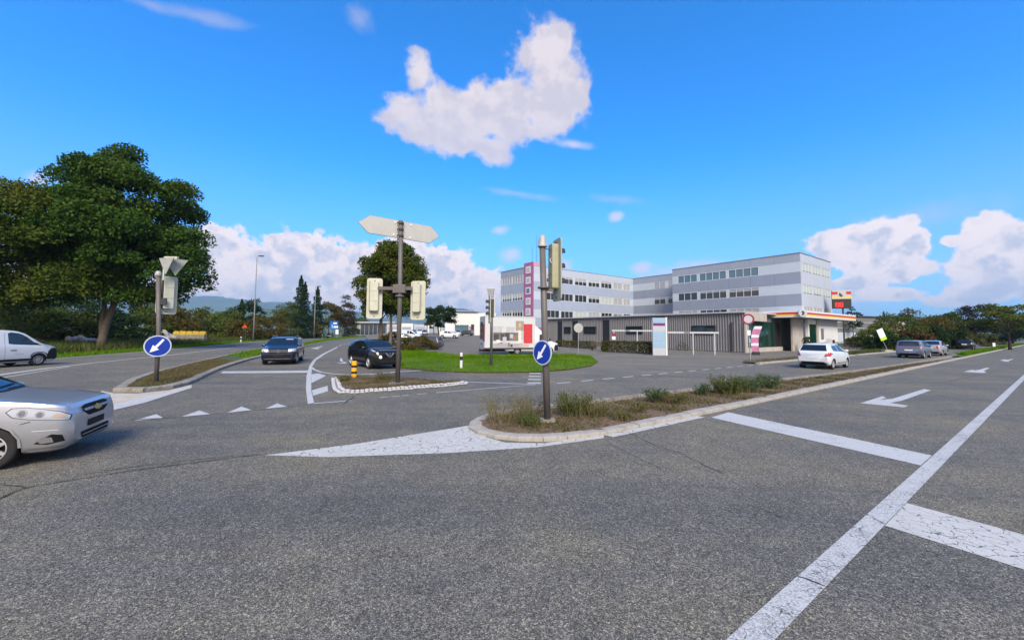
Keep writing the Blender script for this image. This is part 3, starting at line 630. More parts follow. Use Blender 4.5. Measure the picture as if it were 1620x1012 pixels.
class Facade:
    """boxes placed on a facade: t along it, z up, d outwards"""
    def __init__(s, parent, o, axis, n): s.p = parent; s.o = Vector(o); s.a = Vector(axis); s.n = Vector(n)
    def pt(s, t, z, d): return s.o + s.a * t + Vector((0, 0, z)) + s.n * d
    def box(s, name, t0, t1, z0, z1, d0, d1, m, parent=None, bevel=0.0):
        b = MB().hexa([s.pt(t0, z0, d0), s.pt(t1, z0, d0), s.pt(t1, z0, d1), s.pt(t0, z0, d1), s.pt(t0, z1, d0), s.pt(t1, z1, d0), s.pt(t1, z1, d1), s.pt(t0, z1, d1)])
        return b.build(name, m, parent or s.p, bevel=bevel)
    def window(s, t0, t1, z0, z1, panes, glass, frame, blind=None, d=-0.02, fw=0.05, parent=None):
        """frame as a part, panes (and blind) as its sub-parts"""
        b = MB(); w = (t1 - t0) / panes
        def bar(a0, a1, c0, c1): b.hexa([s.pt(a0, c0, d - .06), s.pt(a1, c0, d - .06), s.pt(a1, c0, d + .05), s.pt(a0, c0, d + .05), s.pt(a0, c1, d - .06), s.pt(a1, c1, d - .06), s.pt(a1, c1, d + .05), s.pt(a0, c1, d + .05)])
        bar(t0, t1, z0, z0 + fw); bar(t0, t1, z1 - fw, z1)
        for k in range(panes + 1):
            c = t0 + w * k; h = fw / 2 if 0 < k < panes else fw
            bar(max(t0, c - h), min(t1, c + h), z0 + fw, z1 - fw)
        o = b.build('window', frame, parent or s.p)
        for k in range(panes):
            s.box('pane', t0 + w * k + fw * .4, t0 + w * (k + 1) - fw * .4, z0 + fw * .7, z1 - fw * .7, d - .05, d - .03, glass, o)
        if blind:
            s.box('blind', t0 + fw, t1 - fw, z1 - fw - (z1 - z0 - 2 * fw) * blind[0], z1 - fw, d - .028, d - .005, blind[1], o)
        return o

BANDS_Z = [(13.4, 14.7), (9.95, 11.8), (6.5, 8.35), (3.0, 4.9)]      # cladding bands; window rows lie between them
ROWS = [(11.8, 13.4), (8.35, 9.95), (4.9, 6.5)]
office = empty('office_building', UV(72.8, 23.8), ROT, 'long four-storey office block with grey and white banded cladding and a pink stair strip', 'building')
def loc(u, v): return (u - 72.8, v - 23.8)
def wing(u0, u1, v0, v1, z1=14.6):
    a, c = loc(u0, v0); d, e = loc(u1, v1)
    MB().box(a + .12, d - .12, c + .12, e - .12, 0, z1).build('wall', M['core'], office)
    MB().box(a - .08, d + .08, c - .08, e + .08, z1 + .1, z1 + .22).build('roof_edge', M['rib_dark'], office)
wing(72.8, 86.6, 23.8, 45.7); wing(77.8, 88, 45.74, 59.0); wing(47.9, 77.78, 59.04, 70.0)
UX, VX = Vector((1, 0, 0)), Vector((0, 1, 0))
def clad(f, L, cols, t0=0.0):
    n = max(1, round((L - t0) / 3.6)); w = (L - t0) / n
    for (z0, z1), m in zip(BANDS_Z, cols):
        for k in range(n): f.box('cladding_panel', t0 + k * w + .012, t0 + (k + 1) * w - .012, z0, z1, -.12, .03 + random.uniform(-.006, .006), M[m])
def infill(f, L, row, spans, m='clad_white', t0=0.0):
    """panels of a window row between the windows"""
    z0, z1 = row; c = t0
    for a, e in sorted(spans):
        if a - c > .02: f.box('cladding_panel', c, a, z0, z1, -.12, .012, M[m])
        f.box('cladding_panel', a, e, z0, z0 + .05, -.12, .012, M[m]); f.box('cladding_panel', a, e, z1 - .08, z1, -.12, .012, M[m])
        c = e
    if L - c > .02: f.box('cladding_panel', c, L, z0, z1, -.12, .012, M[m])
def row_windows(f, L, row, spans, glass, blinds=None, t0=0.0, frame='white', m='clad_white'):
    infill(f, L, row, [(a, e) for a, e, _ in spans], m, t0)
    for i, (a, e, n) in enumerate(spans):
        bl = blinds[i] if blinds and i < len(blinds) else None
        f.window(a + .004, e - .004, row[0] + .054, row[1] - .084, n, M[glass], M[frame], bl)
BG, BW = M['blind'], M['blind_white']
# right block, side towards the lot
x, y = loc(72.8, 23.8)
fa = Facade(office, (x, y, 0), VX, -UX)
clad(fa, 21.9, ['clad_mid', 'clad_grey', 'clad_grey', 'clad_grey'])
SP = [(6.0, 10.95, 4), (11.35, 16.3, 4), (16.75, 20.7, 3)]
row_windows(fa, 21.9, ROWS[0], SP, 'glass_teal_sky', [None, None, None])
row_windows(fa, 21.9, ROWS[1], SP, 'glass', [(0.35, BG), (0.2, BG), None])
row_windows(fa, 21.9, ROWS[2], SP, 'glass', [(0.6, BG), None, (0.4, BG)])
# right block, side towards the road
fb = Facade(office, (x, y, 0), UX, -VX)
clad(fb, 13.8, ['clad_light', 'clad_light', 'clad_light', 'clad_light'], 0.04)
SB = [(0.8, 4.6, 3), (5.1, 8.9, 3), (9.4, 13.2, 3)]
row_windows(fb, 13.8, ROWS[0], SB, 'glass', [(0.9, BW), (0.9, BW), (0.9, BW)], 0.04, m='clad_light')
row_windows(fb, 13.8, ROWS[1], SB, 'glass', [(0.9, BW), (0.85, BW), (0.9, BW)], 0.04, m='clad_light')
row_windows(fb, 13.8, ROWS[2], SB, 'glass', [(0.5, BG), (0.5, BG), (0.5, BG)], 0.04)
# linking block
x, y = loc(77.8, 45.74)
fc = Facade(office, (x, y, 0), VX, -UX)
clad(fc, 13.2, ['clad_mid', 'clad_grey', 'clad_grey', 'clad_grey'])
SC_ = [(1.2, 4.2, 2), (4.8, 7.6, 2)]
for r_, g in zip(ROWS, ((0.95, BG), (0.3, BG), (0.2, BG))): row_windows(fc, 13.2, r_, SC_, 'glass', [g, g])
# long wing
x, y = loc(47.9, 59.0)
fd = Facade(office, (x, y, 0), UX, -VX)
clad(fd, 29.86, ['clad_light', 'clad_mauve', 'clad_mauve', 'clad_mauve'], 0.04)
SD = [(3.2, 6.6, 3), (7.0, 10.4, 3), (10.9, 14.4, 3), (14.9, 18.4, 3), (18.9, 22.4, 3), (22.9, 26.0, 2), (26.4, 28.8, 2)]
row_windows(fd, 29.86, ROWS[0], SD, 'glass', [(0.5, BG), (0.3, BG), (0.5, BG), (0.4, BW), (0.3, BG), (1.0, BG), (1.0, BG)], 0.04)
row_windows(fd, 29.86, ROWS[1], SD, 'glass', [None, None, None, (0.4, BG), (1.0, BW), (1.0, BG), (1.0, BG)], 0.04)
row_windows(fd, 29.86, ROWS[2], SD, 'glass', [None, (0.1, BG), (1.0, BW), (1.0, BG), None, (0.2, BG), None], 0.04)
# end of the long wing with the pink stair strip
fe = Facade(office, (x, y, 0), VX, -UX)
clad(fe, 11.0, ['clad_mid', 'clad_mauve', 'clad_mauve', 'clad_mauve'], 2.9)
SE = [(3.4, 6.8, 4), (7.1, 10.4, 4)]
for r_, g in zip(ROWS, ((1.0, BG), (0.7, BW), (0.3, BG))): row_windows(fe, 11.0, r_, SE, 'glass', [g, g], 2.9)
fe.box('stair_tower', 0.0, 2.85, 0, 15.5, -2.6, .14, M['pink'])
fd.box('stair_tower_side', -.05, 2.4, 14.72, 15.55, -2.8, .05, M['pink_light'])
for k in range(6):
    z = 3.3 + k * 2.02; fe.box('stair_window_frame', .75, 2.2, z, z + 1.35, .14, .2, M['white']); fe.box('stair_window', .98, 1.98, z + .22, z + 1.12, .2, .205, M['blind_white'] if k % 3 else M['glass_teal_sky'])
for a in (0.4, 1.7): MB().tube([fe.pt(a, 15.5, -1), fe.pt(a, 21.5 - a * 1.5, -1)], [.035, .02], 6).build('antenna', M['steel_dark'], office)

# low ribbed building in front of it
low = empty('low_building', UV(45.6, 20.25), ROT, 'low flat grey building with vertical metal ribs and narrow dark windows', 'building')
LOWH = 4.3
MB().box(.14, 15, 0.62, 33, 0, LOWH).build('wall', M['rib_dark'], low); MB().box(.14, .34, .05, .618, 0, LOWH).build('wall_end', M['rib_dark'], low)
MB().box(-.22, 15.2, -.05, 33.2, LOWH + .02, LOWH + .16).build('roof_edge', M['palegrey'], low)
fl = Facade(low, (0.14, 0, 0), VX, -UX)
ribm = MB().box(-.045, .045, -.09, .0, 0, 1).mesh('rib'); ribm.materials.append(M['rib'])
SLOTS = [(9.6, 11.2), (18.6, 19.9), (25.0, 26.2), (28.6, 29.6)]
WIN = [(3.2, 6.0), (13.0, 15.6), (21.2, 23.6), (26.6, 28.0)]
for a, e in SLOTS: fl.box('door_recess', a, e, 0.05, 3.9, .0, .03, M['black'])
for a, e in WIN: fl.window(a, e, 1.9, 2.95, 1, M['glass'], M['black'], d=.09)
t = 0.15
while t < 33:
    if not any(a - .05 < t < e + .05 for a, e in SLOTS):
        segs = [(0.08, LOWH - .02)]
        if any(a - .06 < t < e + .06 for a, e in WIN): segs = [(0.08, 1.86), (3.0, LOWH - .02)]
        for z0, z1 in segs:
            o = bpy.data.objects.new('rib', ribm); COL.objects.link(o); o.parent = low; p = fl.pt(t, z0, .01); o.location = p; o.rotation_euler = (0, 0, -math.pi / 2); o.scale = (1, 1, z1 - z0)
    t += 0.30
fl.box('drain_pipe', 1.28, 1.42, .1, 3.3, .1, .24, M['steel_dark'])

# shop and canopy of the filling station
shop = empty('filling_station', UV(45.6, 20.2), ROT, 'filling station shop with dark green glass under a red and yellow striped canopy', 'building')
MB().box(0, 5.2, -.12, .0, 3.45, LOWH + .1).build('concrete_fascia', M['concrete'], shop, bevel=.01)
MB().box(-.1, .35, -.14, .03, 0, 3.44).build('concrete_pier', M['concrete'], shop, bevel=.01)
fs_ = Facade(shop, (.36, .35, 0), UX, -VX)
for k in range(6): fs_.box('glass_panel', k * 1.3, k * 1.3 + 1.26, .5, 3.44, -.02, .02, M['glass_green']); fs_.box('mullion', k * 1.3 + 1.26, k * 1.3 + 1.3, .5, 3.44, -.03, .05, M['steel_dark'])
fs_.box('plinth', 0, 9.6, 0, .5, -.2, .25, M['concrete'])
fs_.box('dark_entrance', 7.8, 9.6, .5, 3.44, -.4, -.05, M['black'])
kx, ky = 53.8 - 45.6, 17.6 - 20.2
MB().box(kx + 1.8, kx + 3.6, ky + 1.6, ky + 1.82, 0, 4.0).build('concrete_column', M['concrete'], shop, bevel=.02)
MB().box(kx + 3.75, kx + 5.4, ky + 1.7, ky + 2.4, 0, 4.0).build('concrete_column', M['concrete'], shop, bevel=.02)
MB().box(kx + .02, kx + 20, ky + .02, ky + 9, 4.0, 4.15).build('canopy_soffit', M['palegrey'], shop)
MB().box(kx + .1, kx + 19.9, ky + .1, ky + 9, 4.15, 4.74).build('canopy', M['offwhite'], shop)
for f, L in ((Facade(shop, (kx, ky, 0), UX, -VX), 20.0), (Facade(shop, (kx, ky, 0), VX, -UX), 4.1)):
    f.box('fascia_white', 0.003, L, 4.58, 4.78, 0, .04, M['white']); f.box('fascia_red', 0.003, L, 4.36, 4.58, 0, .045, M['stripe_red']); f.box('fascia_yellow', 0.003, L, 4.19, 4.36, 0, .045, M['stripe_yellow']); f.box('fascia_lower', 0.003, L, 4.0, 4.19, 0, .04, M['white'])
_eb = empty('emblem', (kx - .05, ky - .05, 4.42), 0); _eb.parent = shop; _eb.rotation_euler = (0, 0, math.atan2(-1, -1) + math.pi)
MB().lathe([(0.0, -.14), (.40, -.14), (.46, -.10), (.46, .05)], 28, 'x').build('emblem_disc', M['palegrey'], _eb)
MB().add([(-.15, .05 + .22 * math.cos(a), .02 + .25 * math.sin(a)) for a in np.linspace(.9, 5.3, 14)] + [(-.15, .05, -.02)], [tuple(range(15))]).build('emblem_mark', M['steel_dark'], _eb)
fg = Facade(shop, (kx + 5.5, ky + 1.2, 0), UX, -VX)
fg.box('side_wall', 0, 11, 0, 3.98, -.3, 0, M['offwhite'])
fg.box('glass_panel', .4, 2.6, .2, 3.3, .0, .04, M['glass_green']); fg.box('concrete_pier', 2.7, 3.3, 0, 3.9, 0, .12, M['concrete'])
fg.box('poster', 4.4, 5.3, 1.4, 2.8, 0, .05, M['rib_dark']); fg.box('poster', 5.6, 9.6, 1.1, 3.0, 0, .06, M['white']); fg.box('panel', 3.4, 10.9, .15, 1.0, 0, .03, M['lightblue']); fg.box('panel', 3.4, 10.9, 3.1, 3.9, 0, .03, M['palegrey'])
MB().box(15.0, 20, -.2, .0, 0, 0.4).build('low_wall', M['concrete'], shop)

# price sign mounted high on a post behind the block
pz = Dp(1331, 473, 66)
price = empty('price_sign', (pz.x, pz.y, 0), R(-22), 'tall square price board with red yellow top and red lit price on black', 'sign')
MB().tube([(0.2, .15, 0), (0.2, .15, 9)], .12, 10).build('post', M['steel_dark'], price)
z0, z1 = Dp(1331, 488, 66).z, Dp(1331, 459, 66).z; hw = 1.28
MB().box(-hw, hw, -.12, .12, z0, z1).build('board', M['black'], price)
zm = z0 + (z1 - z0) * .52
MB().box(-hw, hw, -.15, -.122, zm, z1).build('top_panel', M['palegrey'], price)
MB().box(-hw, -.5, -.16, -.151, zm + .75, z1 - .25).build('red_field', M['stripe_red'], price); MB().box(.62, hw, -.16, -.151, zm + .75, z1 - .25).build('red_field', M['stripe_red'], price)
MB().box(-hw, hw, -.16, -.151, zm + .1, zm + .42).build('yellow_field', M['stripe_yellow'], price)
MB().lathe([(0.0, -.175), (.58, -.175), (.6, -.152)], 28, 'y', c=(.05, 0, zm + .82)).build('emblem_disc', M['palegrey'], price)
MB().add([(-.05 + .3 * math.cos(a), -.18, zm + .75 + .4 * math.sin(a)) for a in np.linspace(2.2, 5.6, 12)], [tuple(range(12))]).build('emblem_mark', M['steel_dark'], price)
dg = MB()
def digit(x, zc, s, segs):
    S = {'a': (0, s, .55 * s, .1 * s), 'd': (0, -s, .55 * s, .1 * s), 'g': (0, 0, .55 * s, .1 * s), 'f': (-.55 * s, .5 * s, .1 * s, .5 * s), 'b': (.55 * s, .5 * s, .1 * s, .5 * s), 'e': (-.55 * s, -.5 * s, .1 * s, .5 * s), 'c': (.55 * s, -.5 * s, .1 * s, .5 * s)}
    for q in segs: cx, cz, hx, hz = S[q]; dg.box(x + cx - hx, x + cx + hx, -.14, -.121, zc + cz - hz, zc + cz + hz)
digit(-1.02, z0 + .62, .33, 'bc'); digit(-.58, z0 + .62, .33, 'abcdfg'); digit(-.06, z0 + .62, .33, 'abcdefg')
dg.build('price_digits', M['led'], price)

# industrial building on the right, behind the hedge
ind = empty('industrial_building', Dp(1372, 530, 100), R(20), 'long dark grey industrial shed with pale stripes beyond the filling station', 'building'); ind.location.z = 0
MB().box(-12, 12, 0, 12, 0, 6.4).build('wall', M['rib_dark'], ind)
for z in (3.6, 5.0): MB().box(-12.05, 12.05, -.06, -.01, z, z + .14).build('pale_stripe', M['palegrey'], ind)
MB().box(-12.05, 12.05, -.08, -.01, 0, 2.6).build('white_plinth', M['clad_white'], ind)
MB().box(-12.2, 12.2, -.3, 12.2, 6.42, 6.7).build('roof_edge', M['steel_dark'], ind)
for k in range(4): MB().box(-9 + k * 5, -8 + k * 5, -.07, -.02, 4.15, 4.6).build('vent', M['black'], ind)
house = empty('house', Dp(1412, 530, 120), R(10), 'beige house with a white downpipe half hidden behind the bushes', 'building'); house.location.z = 0
MB().box(-5, 5, 0, 8, 0, 7.2).build('wall', M['concrete'], house)
MB().box(-5.3, 5.3, -.4, 8.4, 7.2, 7.55).build('roof', M['rib_dark'], house); MB().box(-4.2, -3.9, -.15, -.01, 0, 7.1).build('downpipe', M['white'], house)

# grey garden wall and pitched roof by the far road
gwall = empty('garden_wall', Dp(1534, 545, 66), ROT, 'pale grey wall beside the dark car far down the road', 'wall'); gwall.location.z = 0
for k in range(6): MB().box(-5.4 + k * 1.8, -3.63 + k * 1.8, 3.6, 3.8, 0, 1.35).build('wall_panel', M['palegrey'], gwall, bevel=.01)
MB().box(-5.45, 5.45, 3.55, 3.85, 1.355, 1.43).build('coping', M['concrete'], gwall)
barn = empty('gabled_house', Dp(1510, 530, 150), R(30), 'grey house with a steep roof between the bushes and the dark tree', 'building'); barn.location.z = 0
MB().box(-4, 4, 0, 9, 0, 5).build('wall', M['clad_mid'], barn)
MB().add([(-4.4, -.3, 4.9), (4.4, -.3, 4.9), (0, -.3, 9.2), (-4.4, 9.3, 4.9), (4.4, 9.3, 4.9), (0, 9.3, 9.2)], [(0, 1, 2), (5, 4, 3), (0, 2, 5, 3), (1, 4, 5, 2), (0, 3, 4, 1)]).build('roof', M['rib_dark'], barn)

# white car showroom at the end of the lot
sz = 1.4
show = empty('car_showroom', (Dp(705, 525, 118).x, 118, sz - .3), R(4), 'white flat-roofed car showroom with long front window at the end of the lot', 'building')
sw = Dp(752, 525, 118).x - Dp(705, 525, 118).x
MB().box(0, sw + 6, 0, 14, 0, 6.6).build('wall', M['offwhite'], show)
MB().box(-.1, 2.2, -.5, -.02, 0, 6.9).build('entrance_tower', M['white'], show)
fw_ = Facade(show, (2.4, -.02, 0), UX, -VX)
for k in range(3): fw_.window(.3 + k * 1.35, 1.6 + k * 1.35, .4, 3.0, 1, M['glass_teal_sky'], M['steel_dark'], d=.08)
fw_.box('door', 5.0, 5.9, .1, 3.2, 0, .06, M['glass']); fw_.box('poster', 4.5, 4.95, .8, 2.6, .0, .05, M['pink']); fw_.box('wall_pier', 6.1, 7.4, 0, 5.6, .0, .3, M['white'])
MB().box(-.15, 9.5, -.6, 14.2, 6.92, 7.1).build('roof_edge', M['palegrey'], show)
MB().box(.4, 1.8, -.6, -.51, 4.3, 4.6).build('lettering_band', M['steel_dark'], show); MB().box(.2, 2.0, 1, 2, 7.1, 8.0).build('rooftop_sign', M['steel_dark'], show)
# far glass building on the left, past the trees
glassb = empty('glass_building', (Dp(563, 528, 190).x, 190, 0), R(-8), 'glass and steel commercial building at the end of the left road', 'building')
gw = Dp(600, 528, 190).x - Dp(563, 528, 190).x + 8
MB().box(0, gw, .4, 14, 0, 6.0).build('wall', M['clad_mid'], glassb)
fz = Facade(glassb, (0, .38, 0), UX, -VX)
for k in range(9): fz.window(k * gw / 9 + .05, (k + 1) * gw / 9 - .05, .4, 5.4, 1, M['glass'], M['palegrey'], d=.1, blind=(0.5, BW) if k == 0 else None)
fz.box('flat_roof', -.8, gw + .8, 6.0, 6.6, -14, 1.2, M['palegrey'])
pavil = empty('garage_building', (Dp(672, 522, 150).x, 150, 1.2), R(3), 'row of low white garage fronts behind the parked vans', 'building')
for k in range(5): MB().box(-14 + k * 5, -9.3 + k * 5, 0, 8, 0, 3.6 + .3 * (k % 2)).build('bay', M['offwhite'] if k % 2 else M['clad_light'], pavil); MB().box(-13.4 + k * 5, -10 + k * 5, -.05, -.005, .1, 2.6).build('garage_door', M['clad_mid'], pavil)

# ------------------------------------------------------------------ vegetation
def leaf_quads(P, size, out=None, aspect=0.62):
    """one small folded leaf (two triangles) at every point"""
    n = len(P); a = rng.normal(size=(n, 3)); a /= np.linalg.norm(a, axis=1)[:, None]
    c = rng.normal(size=(n, 3))
    if out is not None: c = c * 0.75 + out
    c = np.cross(a, c); c /= np.linalg.norm(c, axis=1)[:, None] + 1e-9
    s = (size * rng.uniform(0.6, 1.3, n))[:, None]
    v = np.stack([P - a * s * .5, P + c * s * aspect * .5, P + a * s * .5, P - c * s * aspect * .5], 1).reshape(-1, 3)
    return v, np.arange(4 * n).reshape(n, 4)
def clump_leaves(cl, total, size, flat=0.8):
    """leaves spread over clumps given as (x, y, z, r)"""
    w = cl[:, 3] ** 2; w = np.maximum(1, (total * w / w.sum()).astype(int)); idx = np.repeat(np.arange(len(cl)), w); n = len(idx)
    d = rng.normal(size=(n, 3)); d /= np.linalg.norm(d, axis=1)[:, None]; d[:, 2] = np.where(d[:, 2] < -0.35, -d[:, 2], d[:, 2])
    rr = cl[idx, 3] * rng.uniform(0, 1, n) ** 0.38
    P = cl[idx, :3] + d * rr[:, None] * np.array([1, 1, flat]) + rng.normal(size=(n, 3)) * size * .3
    return leaf_quads(P, size, d)
def crown_clumps(n, a, b_, c, z, rmul=0.26, surf=0.5, low=0.0):
    d = rng.normal(size=(n, 3)); d /= np.linalg.norm(d, axis=1)[:, None]
    r_ = rng.uniform(0.25, 1, n) ** surf * (1 - rmul * 0.6)
    P = d * r_[:, None]; k = 1 - low * P[:, 2]
    return np.column_stack([P[:, 0] * a * k, P[:, 1] * b_ * k, z + P[:, 2] * c, rmul * (a + c) / 2 * rng.uniform(.65, 1.35, n)])
def tree(name, label, base, h, w, z0, trunk_r, leaves, size, m, group=None, cat='tree', nclump=60, bark='bark', depth=None, extra=None, low=0.1, forks=1, trunk_top=0.5, rmul=0.24, flat=.8, lean=(0, 0)):
    root = empty(name, base, 0, label, cat, group)
    a = w / 2; c = (h - z0) / 2; cl = crown_clumps(nclump, a, (depth or w) / 2, c, (h + z0) / 2, rmul, 0.5, low)
    cl[:, 0] += lean[0]; cl[:, 1] += lean[1]
    if extra is not None: cl = np.vstack([cl, np.array(extra, float)])
    if trunk_r:
        tb = MB(); zt = z0 + (h - z0) * trunk_top; tops = []
        for fk in range(forks):
            q = fk * 2.4 + .6; off = 0.0 if forks == 1 else a * .22
            pts = [(0, 0, -.1), (0.04, 0.02, z0 * .35), (.06 + off * .15 * math.cos(q), .1 * math.sin(q), z0 * .72)] + [(lean[0] * t_ + off * t_ * math.cos(q) * 1.2 + random.uniform(-.08, .08), lean[1] * t_ + off * t_ * math.sin(q) + random.uniform(-.08, .08), z0 * .72 + (zt - z0 * .72) * t_) for t_ in (.35, .7, 1)]
            f_ = 1.0 if fk == 0 else .72
            tb.tube(pts, [trunk_r * 1.35 * f_, trunk_r * f_, trunk_r * .88 * f_, trunk_r * .62 * f_, trunk_r * .42 * f_, trunk_r * .2 * f_], 10); tops.append(pts)
        for k in range(min(16, nclump // 3)):
            e = cl[k]; pts = tops[k % forks]; s = Vector(pts[3 + k % 2]); t_ = Vector(e[:3]); mid = s.lerp(t_, .5) + Vector((0, 0, (t_ - s).length * .12))
            tb.tube([s, mid, t_], [trunk_r * .34, trunk_r * .2, trunk_r * .07], 6)
        tb.build('trunk', M[bark], root, smooth=True, fix=False)
    v, f = clump_leaves(cl, leaves, size, flat)
    v[:, 2] = np.maximum(v[:, 2], 0.02)
    tag(link('crown' if trunk_r else 'foliage', npmesh('crown', v, f), m, root), kind='stuff')
    return root
def conifer(name, label, base, h, w, leaves, size, m, group=None, trunk_r=.2, z0=.6, column=0.0):
    root = empty(name, base, 0, label, 'tree', group)
    MB().tube([(0, 0, -.1), (0, 0, h * .6), (0, 0, h * .98)], [trunk_r, trunk_r * .5, .03], 8).build('trunk', M['bark_dark'], root, smooth=True, fix=False)
    n = leaves; t_ = rng.uniform(0, 1, n) ** .8; nl = 22; lay = np.floor(t_ * nl) / nl; t_ = lay + rng.uniform(0, .7, n) / nl
    R_ = (w / 2) * ((1 - t_) ** (.8 - .3 * column)) * (1 + .28 * np.sin(lay * 91)); q = rng.uniform(0, 2 * np.pi, n); nb = 9
    q = np.round(q / (2 * np.pi) * nb + lay * 7) * 2 * np.pi / nb + rng.normal(size=n) * .22; rr = R_ * rng.uniform(.1, 1, n) ** .6
    P = np.column_stack([rr * np.cos(q), rr * np.sin(q), z0 + t_ * (h - z0) - rr * .32 + rng.normal(size=n) * .08]); P[:, 2] = np.maximum(P[:, 2], .05)
    v, f = leaf_quads(P, size, np.column_stack([np.cos(q), np.sin(q), np.full(n, -.3)]), .4)
    tag(link('crown', npmesh('crown', v, f), m, root), kind='stuff'); return root
def grass(name, label, poly, n, h, w, m, z=0.0, clump=0.0, cat='grass', lean=.45, hole=None):
    P = scatter_in([(p[0], p[1]) for p in poly], n)
    if clump:
        f_ = np.sin(P[:, 0] * clump) * np.cos(P[:, 1] * clump * 1.3) + rng.normal(size=n) * .45; P = P[f_ > -.15]; n = len(P)
    zb = np.array([z(a, c) for a, c in P]) if callable(z) else np.full(n, z)
    hh = h * rng.uniform(.45, 1.25, n); q = rng.uniform(0, 2 * np.pi, n); ww = w * rng.uniform(.6, 1.4, n)
    B = np.column_stack([P, zb - .02]); d = np.column_stack([np.cos(q), np.sin(q), np.zeros(n)]) * ww[:, None] * .5
    T = B + np.column_stack([rng.normal(size=n) * hh * lean, rng.normal(size=n) * hh * lean, hh])
    v = np.stack([B - d, B + d, T], 1).reshape(-1, 3)
    o = link(name, npmesh(name, v, np.arange(3 * n).reshape(n, 3)), m); return tag(o, label, cat, kind='stuff')
def weed(label, base, h, w, n, m, seeds=False, size=.035, group='weeds on the right median'):
    """bushy weed: upright stems with small leaves"""
    root = empty('weed', base, 0, label, 'weed', group); sb = MB(); P = []; O = []
    for k in range(n):
        q = random.uniform(0, 6.28); r0 = random.uniform(0, w * .32); tip = Vector((math.cos(q) * w * random.uniform(.1, .55), math.sin(q) * w * random.uniform(.1, .5), h * random.uniform(.55, 1.0)))
        a = Vector((math.cos(q) * r0, math.sin(q) * r0, -.02)); mid = a.lerp(tip, .5) + Vector((random.uniform(-.05, .05), random.uniform(-.05, .05), h * .06))
        sb.tube([a, mid, tip], [.005, .004, .002], 3, cap=False)
        for j in range(20):
            t_ = random.uniform(.12, 1.0); p = (a.lerp(mid, t_ * 2) if t_ < .5 else mid.lerp(tip, t_ * 2 - 1)); P.append(tuple(p + Vector((random.gauss(0, .03), random.gauss(0, .03), random.gauss(0, .02))) * (1.4 - .5 * t_)))
    sb.build('stems', M['weed_stem'], root, fix=False)
    v, f = leaf_quads(np.array(P), size, None, .45); tag(link('leaves', npmesh('leaves', v, f), m, root), kind='stuff')
    return root
M['weed_stem'] = mat('weed_stem', (0.16, 0.13, 0.06), .9)
M['leaf_maple'] = leafmat('leaf_maple', [(0.0238, 0.0553, 0.0085), (0.0340, 0.0799, 0.0110), (0.0553, 0.1088, 0.0127), (0.0986, 0.0926, 0.0153)], .22, .5, .16)
M['leaf_maple2'] = leafmat('leaf_maple_warm', [(0.0340, 0.0680, 0.0110), (0.0553, 0.0986, 0.0127), (0.0926, 0.1173, 0.0153), (0.1454, 0.1045, 0.0170)], .25, .5, .16)
M['leaf_centre'] = leafmat('leaf_street_tree', [(0.028, 0.055, 0.008), (0.045, 0.080, 0.010), (0.085, 0.098, 0.012), (0.13, 0.085, 0.014)], .25, .5, .35)
M['leaf_dark'] = leafmat('leaf_dark', [(0.0137, 0.0295, 0.0094), (0.0223, 0.0468, 0.0130), (0.0331, 0.0576, 0.0130)], .2, .55, .3)
M['leaf_shrub'] = leafmat('leaf_shrub', [(0.0288, 0.0576, 0.0130), (0.0504, 0.0886, 0.0158), (0.1001, 0.1094, 0.0223), (0.1454, 0.0886, 0.0266)], .25, .6, .25)
M['leaf_autumn'] = leafmat('leaf_autumn', [(0.0389, 0.0626, 0.0130), (0.0727, 0.0785, 0.0158), (0.1231, 0.0785, 0.0194), (0.0562, 0.0677, 0.0158)], .25, .6, .3)
M['leaf_olive'] = leafmat('leaf_olive', [(0.0562, 0.0886, 0.0158), (0.0950, 0.1303, 0.0238), (0.1562, 0.1411, 0.0317)], .28, .6, .3)
M['leaf_red'] = leafmat('leaf_red_brown', [(0.0446, 0.0468, 0.0158), (0.0727, 0.0504, 0.0194), (0.0950, 0.0626, 0.0266)], .2, .6, .3)
M['leaf_copper'] = leafmat('leaf_copper_dark', [(0.0202, 0.0230, 0.0158), (0.0266, 0.0230, 0.0216), (0.0331, 0.0418, 0.0194)], .15, .55, .2)
M['needle'] = leafmat('needles', [(0.0120, 0.0285, 0.0135), (0.0188, 0.0435, 0.0188), (0.0300, 0.0540, 0.0203)], .12, .6, .4)
M['leaf_hedge'] = leafmat('leaf_hedge', [(0.06, 0.055, 0.02), (0.075, 0.08, 0.024), (0.11, 0.09, 0.03)], .2, .6, 1.2)
M['leaf_weed'] = leafmat('leaf_weed', [(0.04, 0.07, 0.016), (0.06, 0.10, 0.024), (0.09, 0.125, 0.035)], .25, .6, 3)
M['leaf_weed_blue'] = leafmat('leaf_weed_blue', [(0.03, 0.075, 0.032), (0.045, 0.10, 0.042), (0.075, 0.125, 0.05)], .25, .6, 3)
M['leaf_weed_dry'] = leafmat('leaf_weed_dry', [(0.09, 0.085, 0.03), (0.12, 0.10, 0.045), (0.08, 0.11, 0.035), (0.05, 0.035, 0.025)], .2, .7, 3)

